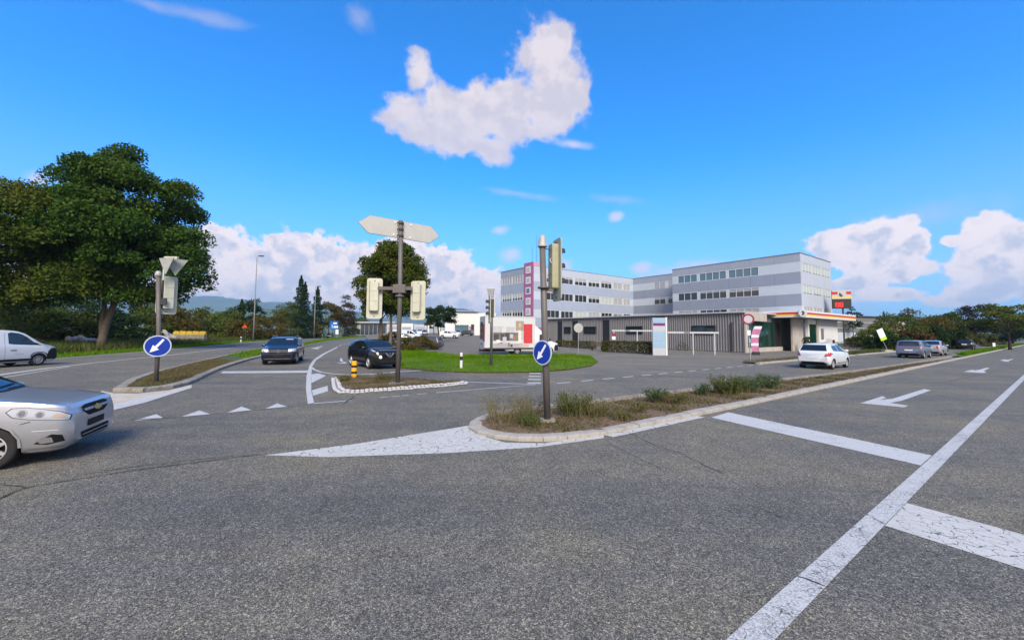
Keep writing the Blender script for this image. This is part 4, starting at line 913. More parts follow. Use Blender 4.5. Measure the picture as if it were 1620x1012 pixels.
# two big trees on the left
tree('maple_tree', 'tall broad dark green tree with a bare forked trunk behind the left road', G(160, 553), 21.4, 13.6, 3.4, .34, 105000, .29, M['leaf_maple'], nclump=150, extra=[(9.0, 0, 7.6, 1.9), (8.4, 1, 6.6, 1.8), (9.2, -1, 9.2, 1.8), (7.0, 0, 5.8, 1.8), (5.4, 1, 5.2, 1.8), (3.0, -1, 5.0, 1.8), (8.6, 0, 11.0, 1.9), (-2.2, 0, 5.6, 1.9), (-4.6, 1, 6.4, 2.0), (7.6, -2, 7.2, 2.0), (1.0, 2, 5.4, 1.8)], forks=2, low=.22, rmul=.2, depth=14, lean=(2.3, 0), trunk_top=.6)
tree('maple_tree', 'big green tree with overhanging crown at the left edge of the photo', (-49.0, 37.0, 0), 16.9, 19.8, 2.2, .5, 100000, .27, M['leaf_maple2'], nclump=150, low=.12, rmul=.19, depth=15, extra=[(8.6, 0, 5.6, 2.0), (6.4, -1, 4.9, 1.8), (9.2, 1, 7.4, 2.0), (4.0, 0, 4.6, 1.8), (7.4, 1, 6.6, 2.1)])
# street trees on the lawn island
tree('street_tree', 'round street tree with reddish tints just behind the direction sign, nearer trunk', (-13.9, 46, .05), 12.9, 8.3, 2.4, .2, 52000, .25, M['leaf_centre'], nclump=90, low=.1, rmul=.24)
tree('street_tree', 'street tree half hidden behind the nearer one, thicker trunk', (-19.6, 60, .05), 11.0, 7.5, 2.8, .34, 12000, .34, M['leaf_centre'], nclump=46, rmul=.24)
tree('street_tree', 'small low street tree beside the parked white van', (-12.8, 70, .3), 6.4, 7.0, 2.2, .16, 5000, .3, M['leaf_dark'], nclump=30)
tree('small_tree', 'little rusty brown tree in front of the white garages', (Dp(686, 520, 125).x, 125, 1), 6.6, 6.2, 1.4, .2, 3000, .4, M['leaf_autumn'], nclump=24)
# hedgerow along the left road: (px, py of the top, depth, width m, material, kind, label)
HR = [(20, 462, 48, 11, 'leaf_olive', 'shrub', 'yellowish green shrub above the white van'), (90, 482, 52, 9, 'leaf_shrub', 'shrub', 'rounded green shrub between the van and the big trunk'),
      (140, 492, 56, 9, 'leaf_dark', 'shrub', 'low dark shrub left of the big forked trunk'), (195, 488, 58, 9, 'leaf_dark', 'shrub', 'dark shrub just right of the big forked trunk'),
      (232, 487, 66, 8, 'leaf_shrub', 'shrub', 'green shrub behind the left sign post'), (290, 480, 72, 9, 'leaf_autumn', 'shrub', 'autumn brown shrub above the yellow barrier'),
      (268, 470, 76, 10, 'leaf_shrub', 'shrub', 'tall green shrub under the right side of the big tree'), (330, 488, 95, 11, 'leaf_olive', 'shrub', 'pale olive shrub behind the yellow barrier'),
      (360, 484, 92, 8, 'leaf_shrub', 'shrub', 'dark green shrub left of the first lamp post'), (396, 469, 98, 9, 'leaf_dark', 'tree', 'dark rounded tree behind the first lamp post'),
      (385, 500, 84, 8, 'leaf_autumn', 'shrub', 'brown shrub at the foot of the first lamp post'), (425, 492, 92, 10, 'leaf_autumn', 'shrub', 'rusty green shrub behind the dark blue car'),
      (448, 482, 100, 10, 'leaf_shrub', 'shrub', 'bushy green shrub above the roof of the dark blue car'), (462, 476, 112, 9, 'leaf_olive', 'tree', 'light green tree left of the tall conifer'),
      (492, 496, 112, 7, 'leaf_autumn', 'shrub', 'small golden shrub between the two conifers'), (521, 474, 126, 9, 'leaf_autumn', 'tree', 'reddish tree right of the second conifer'),
      (546, 466, 134, 9, 'leaf_red', 'tree', 'loose brownish tree with bare twigs above the blue road sign'), (552, 488, 140, 10, 'leaf_autumn', 'shrub', 'golden shrub behind the blue road sign'),
      (574, 500, 230, 12, 'leaf_olive', 'tree', 'yellow tree above the far glass building'), (-20, 480, 50, 11, 'leaf_shrub', 'shrub', 'dark green shrub at the very left edge')]
HR += [(30, 458, 78, 13, 'leaf_dark', 'tree', 'dark tree mass behind the yellowish shrub at the left'), (110, 462, 80, 13, 'leaf_dark', 'tree', 'dark tree between the van and the trunk, farther back'), (190, 458, 80, 13, 'leaf_dark', 'tree', 'dark tree filling the gap right of the forked trunk'), (250, 462, 84, 12, 'leaf_shrub', 'tree', 'green tree behind the left sign post, farther back'), (315, 484, 88, 10, 'leaf_shrub', 'shrub', 'green shrub right above the yellow barrier'), (345, 494, 86, 9, 'leaf_olive', 'shrub', 'pale shrub left of the warning triangle')]
for px, py, Y, w_, m_, kind, lab in HR:
    p = Dp(px, py, Y); hh = max(2.0, p.z)
    if kind == 'tree': tree('hedgerow_tree', lab, (p.x, p.y, 0), hh, w_ * .85, hh * .12, .16, 4200, .42, M[m_], 'trees and shrubs along the left road', 'tree', nclump=34, bark='bark_dark', rmul=.28)
    else: tree('hedgerow_shrub', lab, (p.x, p.y, 0), hh, w_, -hh * .25, 0, 4600, .36, M[m_], 'trees and shrubs along the left road', 'shrub', nclump=36, rmul=.27)
for px, py, Y, w_, lab in ((477, 435, 108, 6.6, 'tallest dark conifer with a twin top beside the left road'), (503, 453, 122, 6.6, 'second, shorter dark conifer beside the left road'), (383, 473, 100, 3.4, 'slim dark conifer by the first lamp post')):
    p = Dp(px, py, Y); conifer('conifer', lab, (p.x, p.y, 0), p.z, w_, 6500, .42, M['needle'], 'conifers along the left road')
p = Dp(481, 445, 109); conifer('conifer', 'second spire growing against the tallest conifer', (p.x + .4, p.y, 0), p.z, 6.0, 4200, .42, M['needle'], 'conifers along the left road')
# right side
HRR = [(1385, 505, 58, 5, 'leaf_olive', 'yellow green bush behind the leaning white sign'), (1418, 494, 60, 8, 'leaf_shrub', 'tall bush behind the grey hatchback'), (1446, 482, 62, 8.5, 'leaf_autumn', 'highest brown green bush above the two cars'),
       (1478, 488, 64, 9, 'leaf_shrub', 'broad green bush above the silver car'), (1400, 524, 54, 5, 'leaf_dark', 'dark low bush around the leaning sign'), (1436, 520, 57, 6, 'leaf_red', 'reddish bush between the leaning sign and the cars'),
       (1498, 507, 62, 5.5, 'leaf_dark', 'dark green bush right of the silver car'), (1464, 516, 59, 7, 'leaf_dark', 'dark bush directly behind the silver car'), (1358, 532, 66, 4, 'leaf_autumn', 'thin twiggy bush in front of the white plinth'), (1550, 528, 78, 8, 'leaf_hedge', 'low brown hedge behind the pale grey wall')]
for px, py, Y, w_, m_, lab in HRR:
    p = Dp(px, py, Y); hh = max(1.5, p.z); tree('roadside_bush', lab, (p.x, p.y, 0), hh, w_, -hh * .2, 0, 5200, .26, M[m_], 'bushes beyond the filling station', 'bush', nclump=38, rmul=.26)
p = Dp(1540, 479, 92); tree('copper_beech', 'large dark rounded tree at the far end of the right road', (p.x, p.y, 0), p.z, 13.5, 1.2, .5, 12000, .36, M['leaf_copper'], nclump=60)
p = G(1598, 553); tree('median_tree', 'yellowish green tree standing in the median at the right edge', (p.x, p.y, .1), 6.9, 9.5, 1.9, .16, 9000, .24, M['leaf_olive'], nclump=48, bark='bark_dark', low=-.1, flat=.5)
p = Dp(1650, 497, 100); tree('far_tree', 'autumn tree at the right border behind the median tree', (p.x, p.y, 0), p.z + 1, 16, 1, .3, 5000, .4, M['leaf_autumn'], nclump=36)
p = Dp(1600, 508, 110); tree('far_tree', 'dark tree row closing the right road behind the median tree', (p.x, p.y, 0), p.z + .6, 20, -.5, .3, 6000, .45, M['leaf_dark'], nclump=40)
p = Dp(1348, 486, 96); tree('small_tree', 'thin dark treetop above the filling station canopy beside the price board', (p.x, p.y, 0), p.z, 5, 3, .12, 900, .35, M['leaf_dark'], nclump=16)
p = Dp(1398, 492, 130); conifer('conifer', 'tiny dark conifer tip above the industrial shed roof', (p.x, p.y, 0), p.z, 2.6, 900, .4, M['needle'])

# hedges in front of the low building
def hedge(label, a, c, wd, h, m, n):
    a, c = Vector(a), Vector(c); L = (c - a).length; root = empty('hedge', a, math.atan2(c.y - a.y, c.x - a.x), label, 'hedge')
    P = np.column_stack([rng.uniform(0, L, n), rng.uniform(-wd / 2, wd / 2, n), rng.uniform(.05, h, n)])
    f_ = rng.integers(0, 4, n); P[f_ == 0, 2] = h; P[f_ == 1, 1] = -wd / 2; P[f_ == 2, 0] = np.where(rng.uniform(size=(f_ == 2).sum()) < .5, 0, L); P += rng.normal(size=P.shape) * .05
    v, q = leaf_quads(P, .13); tag(link('foliage', npmesh('foliage', v, q), m, root), kind='stuff')
    sb = MB()
    for k in range(int(L / .8)): sb.tube([(.4 + k * .8, 0, -.05), (.4 + k * .8 + random.uniform(-.1, .1), 0, h * .8)], [.03, .01], 5)
    sb.build('stems', M['bark_dark'], root, fix=False); return root
hedge('clipped brown green hedge left of the pale blue panel', Dp(957, 555, 43.5).xy.to_3d(), Dp(1031, 555, 39.5).xy.to_3d(), 1.0, 1.12, M['leaf_hedge'], 7500)
hedge('longer low hedge along the grey building behind the round sign', Dp(884, 550, 56).xy.to_3d(), Dp(938, 552, 50).xy.to_3d(), 1.0, .9, M['leaf_hedge'], 5500)
tree('hedgerow_shrub', 'rust brown bush on the lawn beside the parked dark estate', (-9.4, 39.5, 0), 1.75, 4.6, -.3, 0, 4200, .15, M['leaf_autumn'], None, 'shrub', nclump=30)
tree('hedgerow_shrub', 'small brown bush at the foot of the street trees', (-14.0, 47.5, 0), 2.0, 4.0, -.3, 0, 2600, .18, M['leaf_autumn'], None, 'shrub', nclump=24)

# grass
grass('lawn_grass', 'short bright green mown lawn around the street trees', LAWN, 64000, .13, .035, M['grass'], .05)
grass('dry_grass', 'dry straw patches in the mown lawn', LAWN, 9000, .12, .03, M['grass_dry'], .05, clump=.9)
_back = gp((640, 566.5), (720, 568), (820, 568), (905, 566), (935, 569), (938, 567), (905, 563.5), (820, 565), (720, 565), (660, 557), (645, 552), (630, 556))
grass('tall_grass', 'longer unmown green grass at the back of the lawn', _back, 14000, .30, .035, M['grass'], .05)
grass('median_grass', 'green grass on the left median', [p for p in MEDLN if p.y > 24.5], 42000, .22, .05, M['grass'], .08)
_ldry = inset(gp((190, 618), (219, 619), (268, 613), (300, 606), (325, 594), (350, 582), (372, 572), (340, 570), (303, 577), (240, 594)), .12)
grass('dry_grass', 'dry brown grass at the tip of the left median', _ldry, 16000, .13, .022, M['grass_dry'], .09)
grass('dry_grass', 'dry weeds and straw covering the middle island', inset(_ring, .36), 16000, .12, .018, M['grass_dry'], .09, clump=3.0)
_med_near = [p for p in inset(MED_R, .36) if p.length < 64]
grass('ground_cover', 'brown ground cover and dead leaves along the right median', _med_near, 36000, .06, .03, M['grass_dry'], .07, clump=2.2, lean=1.1)
grass('ground_cover', 'low green weeds creeping over the right median', [p for p in _med_near], 8000, .07, .028, M['leaf_weed'], .06, clump=1.7, lean=1.0)
grass('ground_cover', 'thin dry grass among the weeds of the right median', _med_near, 2500, .22, .010, M['grass_dry'], .09, clump=1.4)
grass('median_grass', 'fresh green grass at the far end of the right median', [UV(58, 5.7), UV(150, 5.7), UV(150, 6.3), UV(58, 6.3)], 9000, .35, .07, M['grass'], .1)
def berm(x, y): return 1.1 * math.exp(-((x * .96 + y * .28 + 45.0) / 9.0) ** 2) * (1 if y > 20 else 0)
_vg = [p + Vector((-.2, .05, 0)) for p in VERGE[:7]]
_v1 = _vg + [Vector((p.x - 5.0, p.y + 1.0, 0)) for p in _vg[::-1]]
grass('verge_grass', 'mown green verge along the left road', _v1, 26000, .2, .06, M['grass'], 0)
_v2 = [Vector((p.x - 3.4, p.y + .6, 0)) for p in _vg] + [Vector((p.x - 24, p.y + 9, 0)) for p in _vg[::-1]]
grass('wild_grass', 'tall dry wild grass and scrub behind the left verge', _v2, 60000, .8, .11, M['grass_wild'], 0)
grass('dry_grass', 'brown weeds in the bed in front of the filling station', STRIP, 5000, .2, .025, M['grass_dry'], .05, clump=2.5)
grass('verge_grass', 'rough grass below the bushes on the right', [UV(51, 12.4), UV(110, 12.4), UV(110, 16), UV(51, 14.1)], 14000, .3, .07, M['grass_wild'], 0)

# weeds on the right median
W3 = lambda px, py, z=.1: G(px, py, z)
weed('sparse tall weed with dark seed heads at the tip of the median', W3(795, 664), .62, 1.25, 60, M['leaf_weed_dry'], size=.03)
weed('feathery weed just left of the grey pole', W3(838, 656), .50, .95, 60, M['leaf_weed_dry'], size=.03)
weed('low green weed near the kerb corner', W3(838, 670), .22, .7, 45, M['leaf_weed'], size=.04)
weed('dense bushy green weed right of the grey pole', W3(905, 655), .55, 1.1, 130, M['leaf_weed'], size=.042)
weed('lower green weed behind the dense one', W3(940, 655), .38, .9, 70, M['leaf_weed_dry'], size=.04)
weed('small bluish green weed in the middle of the median', W3(1037, 634), .36, .8, 70, M['leaf_weed_blue'], size=.05)
weed('yellowish weed beside the bluish one', W3(1065, 636), .33, 1.0, 70, M['leaf_weed_dry'], size=.045)
weed('small green tuft left of the largest weed bush', W3(1112, 622), .33, .6, 50, M['leaf_weed_blue'], size=.05)
weed('largest green weed bush in the right half of the median', W3(1152, 621), .56, 1.3, 150, M['leaf_weed'], size=.055)
weed('second green weed bush next to the largest', W3(1180, 618), .50, 1.1, 110, M['leaf_weed_blue'], size=.055)
weed('rightmost green weed bush on the median', W3(1217, 613), .48, 1.0, 110, M['leaf_weed_blue'], size=.055)
for k, (px, py, lab) in enumerate(((985, 662, 'pale straw tuft near the kerb right of the pole'), (1010, 650, 'olive low tuft in the median centre'))):
    weed(lab, W3(px, py), .22, .55, 40, M['leaf_weed_dry'], size=.035)
weed('dry green tuft on the middle island near its pole', G(608, 601, .1), .34, 1.0, 60, M['leaf_weed_dry'], size=.045, group='weeds on the middle island')
weed('small tuft at the left end of the middle island', G(545, 603, .1), .26, .8, 40, M['leaf_weed_dry'], size=.045, group='weeds on the middle island')

# ------------------------------------------------------------------ street furniture
def frame(c, n, up=Vector((0, 0, 1))):
    """local x = viewer's right, y = up, z = out of the face"""
    n = Vector(n).normalized(); r_ = (-n).cross(up).normalized(); u = n.cross(r_) * -1
    u = up - n * up.dot(n); u.normalize()
    return Matrix(((r_.x, u.x, n.x, c[0]), (r_.y, u.y, n.y, c[1]), (r_.z, u.z, n.z, c[2]), (0, 0, 0, 1)))
def put(b, mx): b.v = [tuple(mx @ Vector(p)) for p in b.v]; return b
def plate(poly, z0, z1): return MB().prism(poly, z0, z1)
def circ(r_, n=40, cx=0, cy=0): return [(cx + r_ * math.cos(2 * math.pi * k / n), cy + r_ * math.sin(2 * math.pi * k / n)) for k in range(n)]
def rrect(w, h, r_, n=5):
    out = []
    for cx, cy, a in ((w / 2 - r_, h / 2 - r_, 0), (-w / 2 + r_, h / 2 - r_, 90), (-w / 2 + r_, -h / 2 + r_, 180), (w / 2 - r_, -h / 2 + r_, 270)):
        out += [(cx + r_ * math.cos(R(a + 90 * k / n)), cy + r_ * math.sin(R(a + 90 * k / n))) for k in range(n + 1)]
    return out
ARROW = [(.50, .60), (.36, .72), (-.20, -.02), (-.36, .12), (-.58, -.62), (.12, -.34), (-.06, -.20)]
def arrow_sign(parent, c, n, r_):
    mx = frame(c, n)
    p = put(plate(circ(r_), -.02, .0), mx).build('sign_plate', M['sign_rim'], parent)
    put(plate(circ(r_ * .90), .0005, .004), mx).build('blue_field', M['sign_blue'], p)
    put(plate([(x * r_ * .95, y * r_ * .95) for x, y in ARROW], .0045, .008), mx).build('arrow', M['sign_white'], p)
    put(plate(rrect(.12, .09, .01), -.09, -.021), mx).build('clamp', M['galv'], p)
def signal_head(parent, c, n, w, h, board, house, depth=.16, hh=.95, hw=.27, hz=0.08, visors=True, vs=1.0):
    """backboard with housing behind and three hooded lenses in front"""
    mx = frame(c, n)
    b = put(plate(rrect(w, h, .09), -.015, .015), mx).build('signal_head', M[board], parent)
    put(plate(rrect(hw, hh, .045), -depth, -.016), mx @ Matrix.Translation((0, hz, 0))).build('housing', M[house], b, bevel=.012)
    put(MB().box(-hw * .47, hw * .47, -.004, .004, -depth - .006, -depth + .02), mx @ Matrix.Translation((0, hz + hh / 6, 0))).build('housing_seam', M['board_grey'], b)
    put(MB().box(-hw * .47, hw * .47, -.004, .004, -depth - .006, -depth + .02), mx @ Matrix.Translation((0, hz - hh / 6, 0))).build('housing_seam', M['board_grey'], b)
    put(MB().box(hw * .5, hw * .5 + .02, -hh / 2, hh / 2, -depth * .8, -.02), mx @ Matrix.Translation((0, hz, 0))).build('hinge_rail', M['steel_dark'], b)
    for bz in (-h * .44, h * .44): put(MB().box(-.03, .03, -.012, .012, -.03, -.0155), mx @ Matrix.Translation((0, bz, 0))).build('bolt', M['steel_dark'], b)
    if visors:
        for k, dz in enumerate((hh / 3, 0, -hh / 3)):
            v = MB(); rr = .115 * vs; base = []
            for a in range(13):
                q = R(-20 + 220 * a / 12); base.append((rr * math.cos(q), rr * math.sin(q)))
            for z in (.016, .20 * vs):
                v.v += [(x, y, z) for x, y in base]; v.v += [(x * .93, y * .93, z) for x, y in base]
            n_ = 13
            for i in range(12):
                v.f += [(i, i + 1, 2 * n_ + i + 1, 2 * n_ + i), (n_ + i, 3 * n_ + i, 3 * n_ + i + 1, n_ + i + 1), (2 * n_ + i, 2 * n_ + i + 1, 3 * n_ + i + 1, 3 * n_ + i)]
            v.m = [0] * len(v.f)
            put(v, mx @ Matrix.Translation((0, hz + dz, 0))).build('visor', M['black'], b)
            put(plate(circ(.1 * vs, 20), .016, .03), mx @ Matrix.Translation((0, hz + dz, 0))).build('lens', M['glass'], b)
    return b

# left post
Pb = G(247, 606, .1); Y = Pb.y
ztop = Dp(262, 437, Y).z
sp = empty('signal_post', Pb, 0, 'grey post with round blue arrow sign and triangular sign backs on the left median', 'signal post')
H_ = ztop - .1
MB().tube([(0, 0, -.05), (-.02, 0, H_ * .5), (-.16, 0, H_)], .07, 16).build('post', M['pole'], sp, smooth=True)
def rel(px, py, Y_, b=Pb): p = Dp(px, py, Y_); return p - b
top = Vector((-.16, 0, H_))
put(MB().lathe([(.09, 0), (.105, .02), (.10, .1), (.06, .19), (.0, .2)], 16), Matrix.Translation(top)).build('cap', M['alu_back'], sp, smooth=True)
tocam = Vector((-Pb.x, -Pb.y, 0)).normalized()
arrow_sign(sp, rel(249.5, 547, Y) + tocam * .17, tocam, .38)
signal_head(sp, rel(264, 467, Y + .25), -tocam + Vector((-.5, -.1, 0)), .62, 1.4, 'signal_cream', 'signal_cream', depth=.18, hh=1.15, hw=.3, visors=True)
put(MB().box(-.24, .12, -.02, .02, -.02, .22), Matrix.Translation(rel(258, 481, Y))).build('bracket', M['steel_dark'], sp)
def tri(s): return [(-s / 2, s * .433), (s / 2, s * .433), (0, -s * .433)]
tc_ = rel(263, 421, Y - .15)
put(plate(tri(.70), -.012, .012), frame(tc_, (-.25, -1, 0))).build('triangular_sign_back', M['alu_back'], sp)
put(plate(tri(.72), -.012, .012), frame(tc_ + Vector((.12, .26, .0)), (.8, -.6, 0))).build('triangular_sign_back', M['board_grey'], sp)
MB().box(tc_.x - .1, tc_.x + .35, tc_.y + .02, tc_.y + .1, tc_.z + .26, tc_.z + .36).build('cross_bar', M['signal_cream'], sp)
MB().tube([(tc_.x - .12, tc_.y + .05, tc_.z - .5), (tc_.x - .12, tc_.y + .05, tc_.z + .34)], .03, 8).build('sign_tube', M['signal_cream'], sp)

# post in the middle island with the big direction sign
Pb = G(629, 606, .11); Y = Pb.y
dp = empty('signal_post', Pb, 0, 'tall grey post carrying a blank double arrow panel back and two cream signal backs', 'signal post')
zt = Dp(636, 349, Y).z - Pb.z
MB().tube([(0, 0, -.05), (.01, 0, zt * .55), (-.03, 0, zt)], [.086, .082, .076], 16).build('post', M['pole'], dp, smooth=True)
MB().box(-.26, .26, -.2, .2, -.06, .03).build('base_plate', M['galv'], dp)
pl, pr = rel(576, 351.5, Y - .55, Pb), rel(690, 371.5, Y + .45, Pb); ax = (pr - pl).normalized(); nrm = Vector((ax.y, -ax.x, 0)).normalized(); upv = ax.cross(nrm) * -1
if upv.z < 0: upv = -upv
L_ = (pr - pl).length + .28; hh_ = .33; cc = (pl + pr) / 2 + nrm * -.16
mx = Matrix(((ax.x, upv.x, nrm.x, cc.x), (ax.y, upv.y, nrm.y, cc.y), (ax.z, upv.z, nrm.z, cc.z), (0, 0, 0, 1)))
poly = [(-L_ / 2 - .06, 0), (-L_ / 2 + .32, hh_), (L_ / 2 - .34, hh_), (L_ / 2 + .02, 0), (L_ / 2 - .34, -hh_), (-L_ / 2 + .32, -hh_)]
pan = put(plate(poly, -.02, .02), mx).build('direction_panel', M['alu_back'], dp, bevel=.004)
put(plate([(x * 1.006, y * 1.02) for x, y in poly], -.017, .013), mx).build('panel_edge', M['steel_dark'], pan)
for q in (-.42, .18):
    for w_ in (.24, -.24): put(MB().box(q + .15, q + .21, w_ - .03, w_ + .03, .0201, .04), mx).build('bolt', M['white'], pan)
for w_ in (.24, 0, -.24): put(MB().lathe([(.115, -.03), (.125, -.03), (.125, .03), (.115, .03)], 16), Matrix.Translation((-.03, 0, zt - .34 + w_))).build('clamp', M['steel_dark'], dp)
za = Dp(632, 457, Y).z - Pb.z
MB().box(-.85, .62, -.05, .05, za - .04, za + .08).build('cross_arm', M['pole'], dp)
MB().box(-.24, .22, -.12, .12, za - .16, za + .16).build('arm_bracket', M['pole'], dp, bevel=.02)
put(MB().lathe([(.14, -.03), (.16, -.03), (.16, .03), (.14, .03)], 16), Matrix.Translation((0, 0, za - .26))).build('collar', M['pole'], dp)
signal_head(dp, rel(592.5, 472, Y + .12, Pb), (-.22, 1, 0), .56, 1.52, 'signal_cream', 'signal_cream', depth=.2, hh=1.1, hw=.3)
signal_head(dp, rel(661.5, 475, Y + .12, Pb), (.18, 1, 0), .58, 1.46, 'signal_cream', 'signal_cream', depth=.2, hh=1.05, hw=.28)

# near post on the right median
Pb = G(866, 662, .12); Y = Pb.y
rp = empty('signal_post', Pb, 0, 'nearest grey signal post with conical cap and oblique blue arrow sign on the right median', 'signal post')
zt = Dp(858, 391, Y).z - Pb.z; lx = Dp(858, 391, Y).x - Pb.x
MB().tube([(0, 0, -.05), (lx * .5, 0, zt * .5), (lx, 0, zt)], [.076, .072, .068], 20).build('post', M['pole'], rp, smooth=True)
put(MB().lathe([(.0, .0), (.105, .0), (.11, .03), (.10, .04), (.092, .15), (.07, .24), (.04, .275), (0, .28)], 20), Matrix.Translation((lx, 0, zt))).build('cap', M['alu_back'], rp, smooth=True)
put(MB().lathe([(.09, -.02), (.13, -.02), (.135, 0), (.13, .02), (.09, .02)], 20), Matrix.Translation((lx * .75, 0, Dp(862, 455, Y).z - Pb.z))).build('collar', M['pole'], rp, smooth=True)
MB().box(-.16, .16, -.14, .14, -.06, .0).build('base_plate', M['kerb_dark'], rp)
nE = Vector((ERX, ERY, 0))
arrow_sign(rp, rel(857.5, 557.5, Y - .08, Pb), -nE + Vector((.06, -.12, 0)), .272)
hc = rel(881.5, 427, Y + .1, Pb)
signal_head(rp, hc, nE + Vector((.25, -.28, 0)), .48, 1.42, 'board_grey', 'signal_olive', depth=.17, hh=1.02, hw=.26, hz=.07, vs=.8)
MB().tube([(lx, 0, zt - .03), (hc.x - .1, .05, zt - .05)], .012, 6).build('stay', M['steel_dark'], rp)
MB().tube([(hc.x - .06, 0, zt - .12), (hc.x - .18, -.02, zt - .3), (hc.x - .14, -.02, zt - .36)], .01, 6).build('cable', M['offwhite'], rp)
MB().box(lx, hc.x - .1, -.03, .03, zt - 1.0, zt - .94).build('bracket', M['pole'], rp)

# small signal on the lawn
Pb = G(777, 578, .06); Y = Pb.y
lp = empty('signal_post', Pb, 0, 'thin grey signal post with cream head and detector box standing on the lawn', 'signal post')
zt = Dp(777, 474, Y).z - Pb.z
MB().tube([(0, 0, -.05), (0, 0, zt)], .085, 12).build('post', M['pole'], lp, smooth=True)
zb_ = Dp(774, 463, Y).z - Pb.z
MB().hexa([(-.2, -.13, zb_ - .28), (.08, -.13, zb_ - .28), (.08, .13, zb_ - .28), (-.2, .13, zb_ - .28), (-.28, -.2, zb_ + .25), (.16, -.2, zb_ + .25), (.16, .2, zb_ + .25), (-.28, .2, zb_ + .25)]).build('detector_box', M['galv'], lp, bevel=.015)
signal_head(lp, rel(768, 492, Y, Pb), (-1, -.25, 0), .5, 1.5, 'signal_cream', 'signal_cream', depth=.26, hh=1.0, hw=.3)
MB().box(-.3, 0, -.03, .03, zt - .75, zt - .68).build('bracket', M['pole'], lp)
MB().prism(circ(.8, 20), -.03, .0).build('concrete_slab', M['kerb'], lp); lp.children[-1].location = (.35, -1.9, -.02)

# bollards
Pb = G(560, 597.5, .1); bl = empty('striped_bollard', Pb, 0, 'short yellow and black striped bollard on the middle island', 'bollard')
zz = [0, .17, .27, .42, .52, .66]
for k in range(5): put(MB().lathe([(0, zz[k]), (.108, zz[k]), (.108, zz[k + 1]), (0, zz[k + 1])], 20), Matrix.Identity(4)).build('yellow_band' if k % 2 == 0 else 'black_band', M['yellow'] if k % 2 == 0 else M['black'], bl, smooth=False)
MB().lathe([(.1, .66), (.085, .685), (0, .69)], 20).build('top', M['yellow'], bl, smooth=True)
def delineator(label, base, h=.82, r_=.065, group=None):
    d = empty('delineator_post', base, 0, label, 'delineator post', group)
    MB().lathe([(0, 0), (r_, 0), (r_, h * .52), (0, h * .52)], 14).build('lower_post', M['white'], d)
    MB().lathe([(0, h * .52), (r_ * 1.02, h * .52), (r_ * 1.02, h * .76), (0, h * .76)], 14).build('black_band', M['black'], d)
    MB().lathe([(0, h * .76), (r_, h * .76), (r_, h * .96), (r_ * .6, h), (0, h)], 14).build('top', M['white'], d)
delineator('white post with black band on the edge of the lawn', G(729.5, 582.5, .05), .85, .075)
delineator('white marker post beside the left road next to the lamp post', G(381, 541.5), 1.0, .1, 'marker posts of the left road')
delineator('white marker post near the distant car', Dp(509.5, 533, 118).xy.to_3d(), 1.0, .11, 'marker posts of the left road')
delineator('farthest white marker post right of the blue road sign', Dp(551.5, 531, 150).xy.to_3d(), 1.0, .12, 'marker posts of the left road')

# round sign backs and prohibition sign
Pb = Vector((Dp(915, 556, 36.5).x, 36.5, .05)); rs = empty('round_sign', Pb, 0, 'pale round sign back on a thin pole at the end of the lawn', 'sign')
zc = Dp(915, 519.5, 36.5).z
MB().tube([(0, 0, -.05), (0, 0, zc + .2)], .03, 8).build('pole', M['galv'], rs); put(plate(circ(.42, 32), -.012, .012), frame((0, -.05, zc), (0.1, -1, 0))).build('disc', M['alu_back'], rs)
Pb = G(1187.5, 572, .07); ns = empty('prohibition_sign', Pb, 0, 'round white sign with thick dark red ring on a thin pole', 'sign')
zc = Dp(1184, 505, Pb.y).z - .07
MB().tube([(0, 0, -.05), (-.12, 0, zc + .15)], .035, 8).build('pole', M['galv'], ns)
mx = frame((-.12, -.06, zc), (-.35, -1, 0)); pl_ = put(plate(circ(.385, 36), -.012, .012), mx).build('ring', M['sign_red'], ns); put(plate(circ(.27, 32), .0125, .017), mx).build('field', M['palegrey'], pl_)
put(plate(rrect(.2, .36, .02), -.01, .012), frame((-.1, -.07, zc - .95), (-.35, -1, 0))).build('tag_plate', M['sign_white'], ns)
put(plate(rrect(.1, .3, .02), -.01, .012), frame((-.06, -.07, zc - 1.5), (-.35, -1, 0))).build('tag_plate', M['lightblue'], ns)

# beach flag
Pb = Vector((Dp(1196, 561, 39).x, 39, 0.0)); bf = empty('beach_flag', Pb, R(-15), 'pink and white feather flag with black foot beside the prohibition sign', 'flag')
M['flag_pink'] = mat('flag_pink', (0.42, 0.16, 0.30), .7, var=.2, vscale=3); M['flag_white'] = mat('flag_white', (0.68, 0.62, 0.72), .7)
MB().box(-.28, .3, -.2, .2, 0, .32).build('foot', M['black'], bf, bevel=.02)
segs = 9
for k in range(segs):
    z0_, z1_ = .34 + k * .27, .34 + (k + 1) * .27
    def ed(z): t_ = (z - .34) / 2.43; return (-.32 + .30 * t_ ** 3 - .12 * math.sin(t_ * 3), .22 + .38 * t_ ** 2.4)
    a0, c0 = ed(z0_); a1, c1 = ed(z1_); w0 = .05 * math.sin(k * 1.1)
    MB().hexa([(a0, w0, z0_), (c0, -w0, z0_), (c0, -w0 + .012, z0_), (a0, w0 + .012, z0_), (a1, w0, z1_), (c1, -w0, z1_), (c1, -w0 + .012, z1_), (a1, w0 + .012, z1_)]).build('pink_stripe' if k % 3 != 2 else 'white_stripe', M['flag_pink'] if k % 3 != 2 else M['flag_white'], bf)
MB().tube([(.24, .03, .3), (.3, .03, 1.6), (.5, .03, 2.75)], .014, 6).build('rod', M['black'], bf)

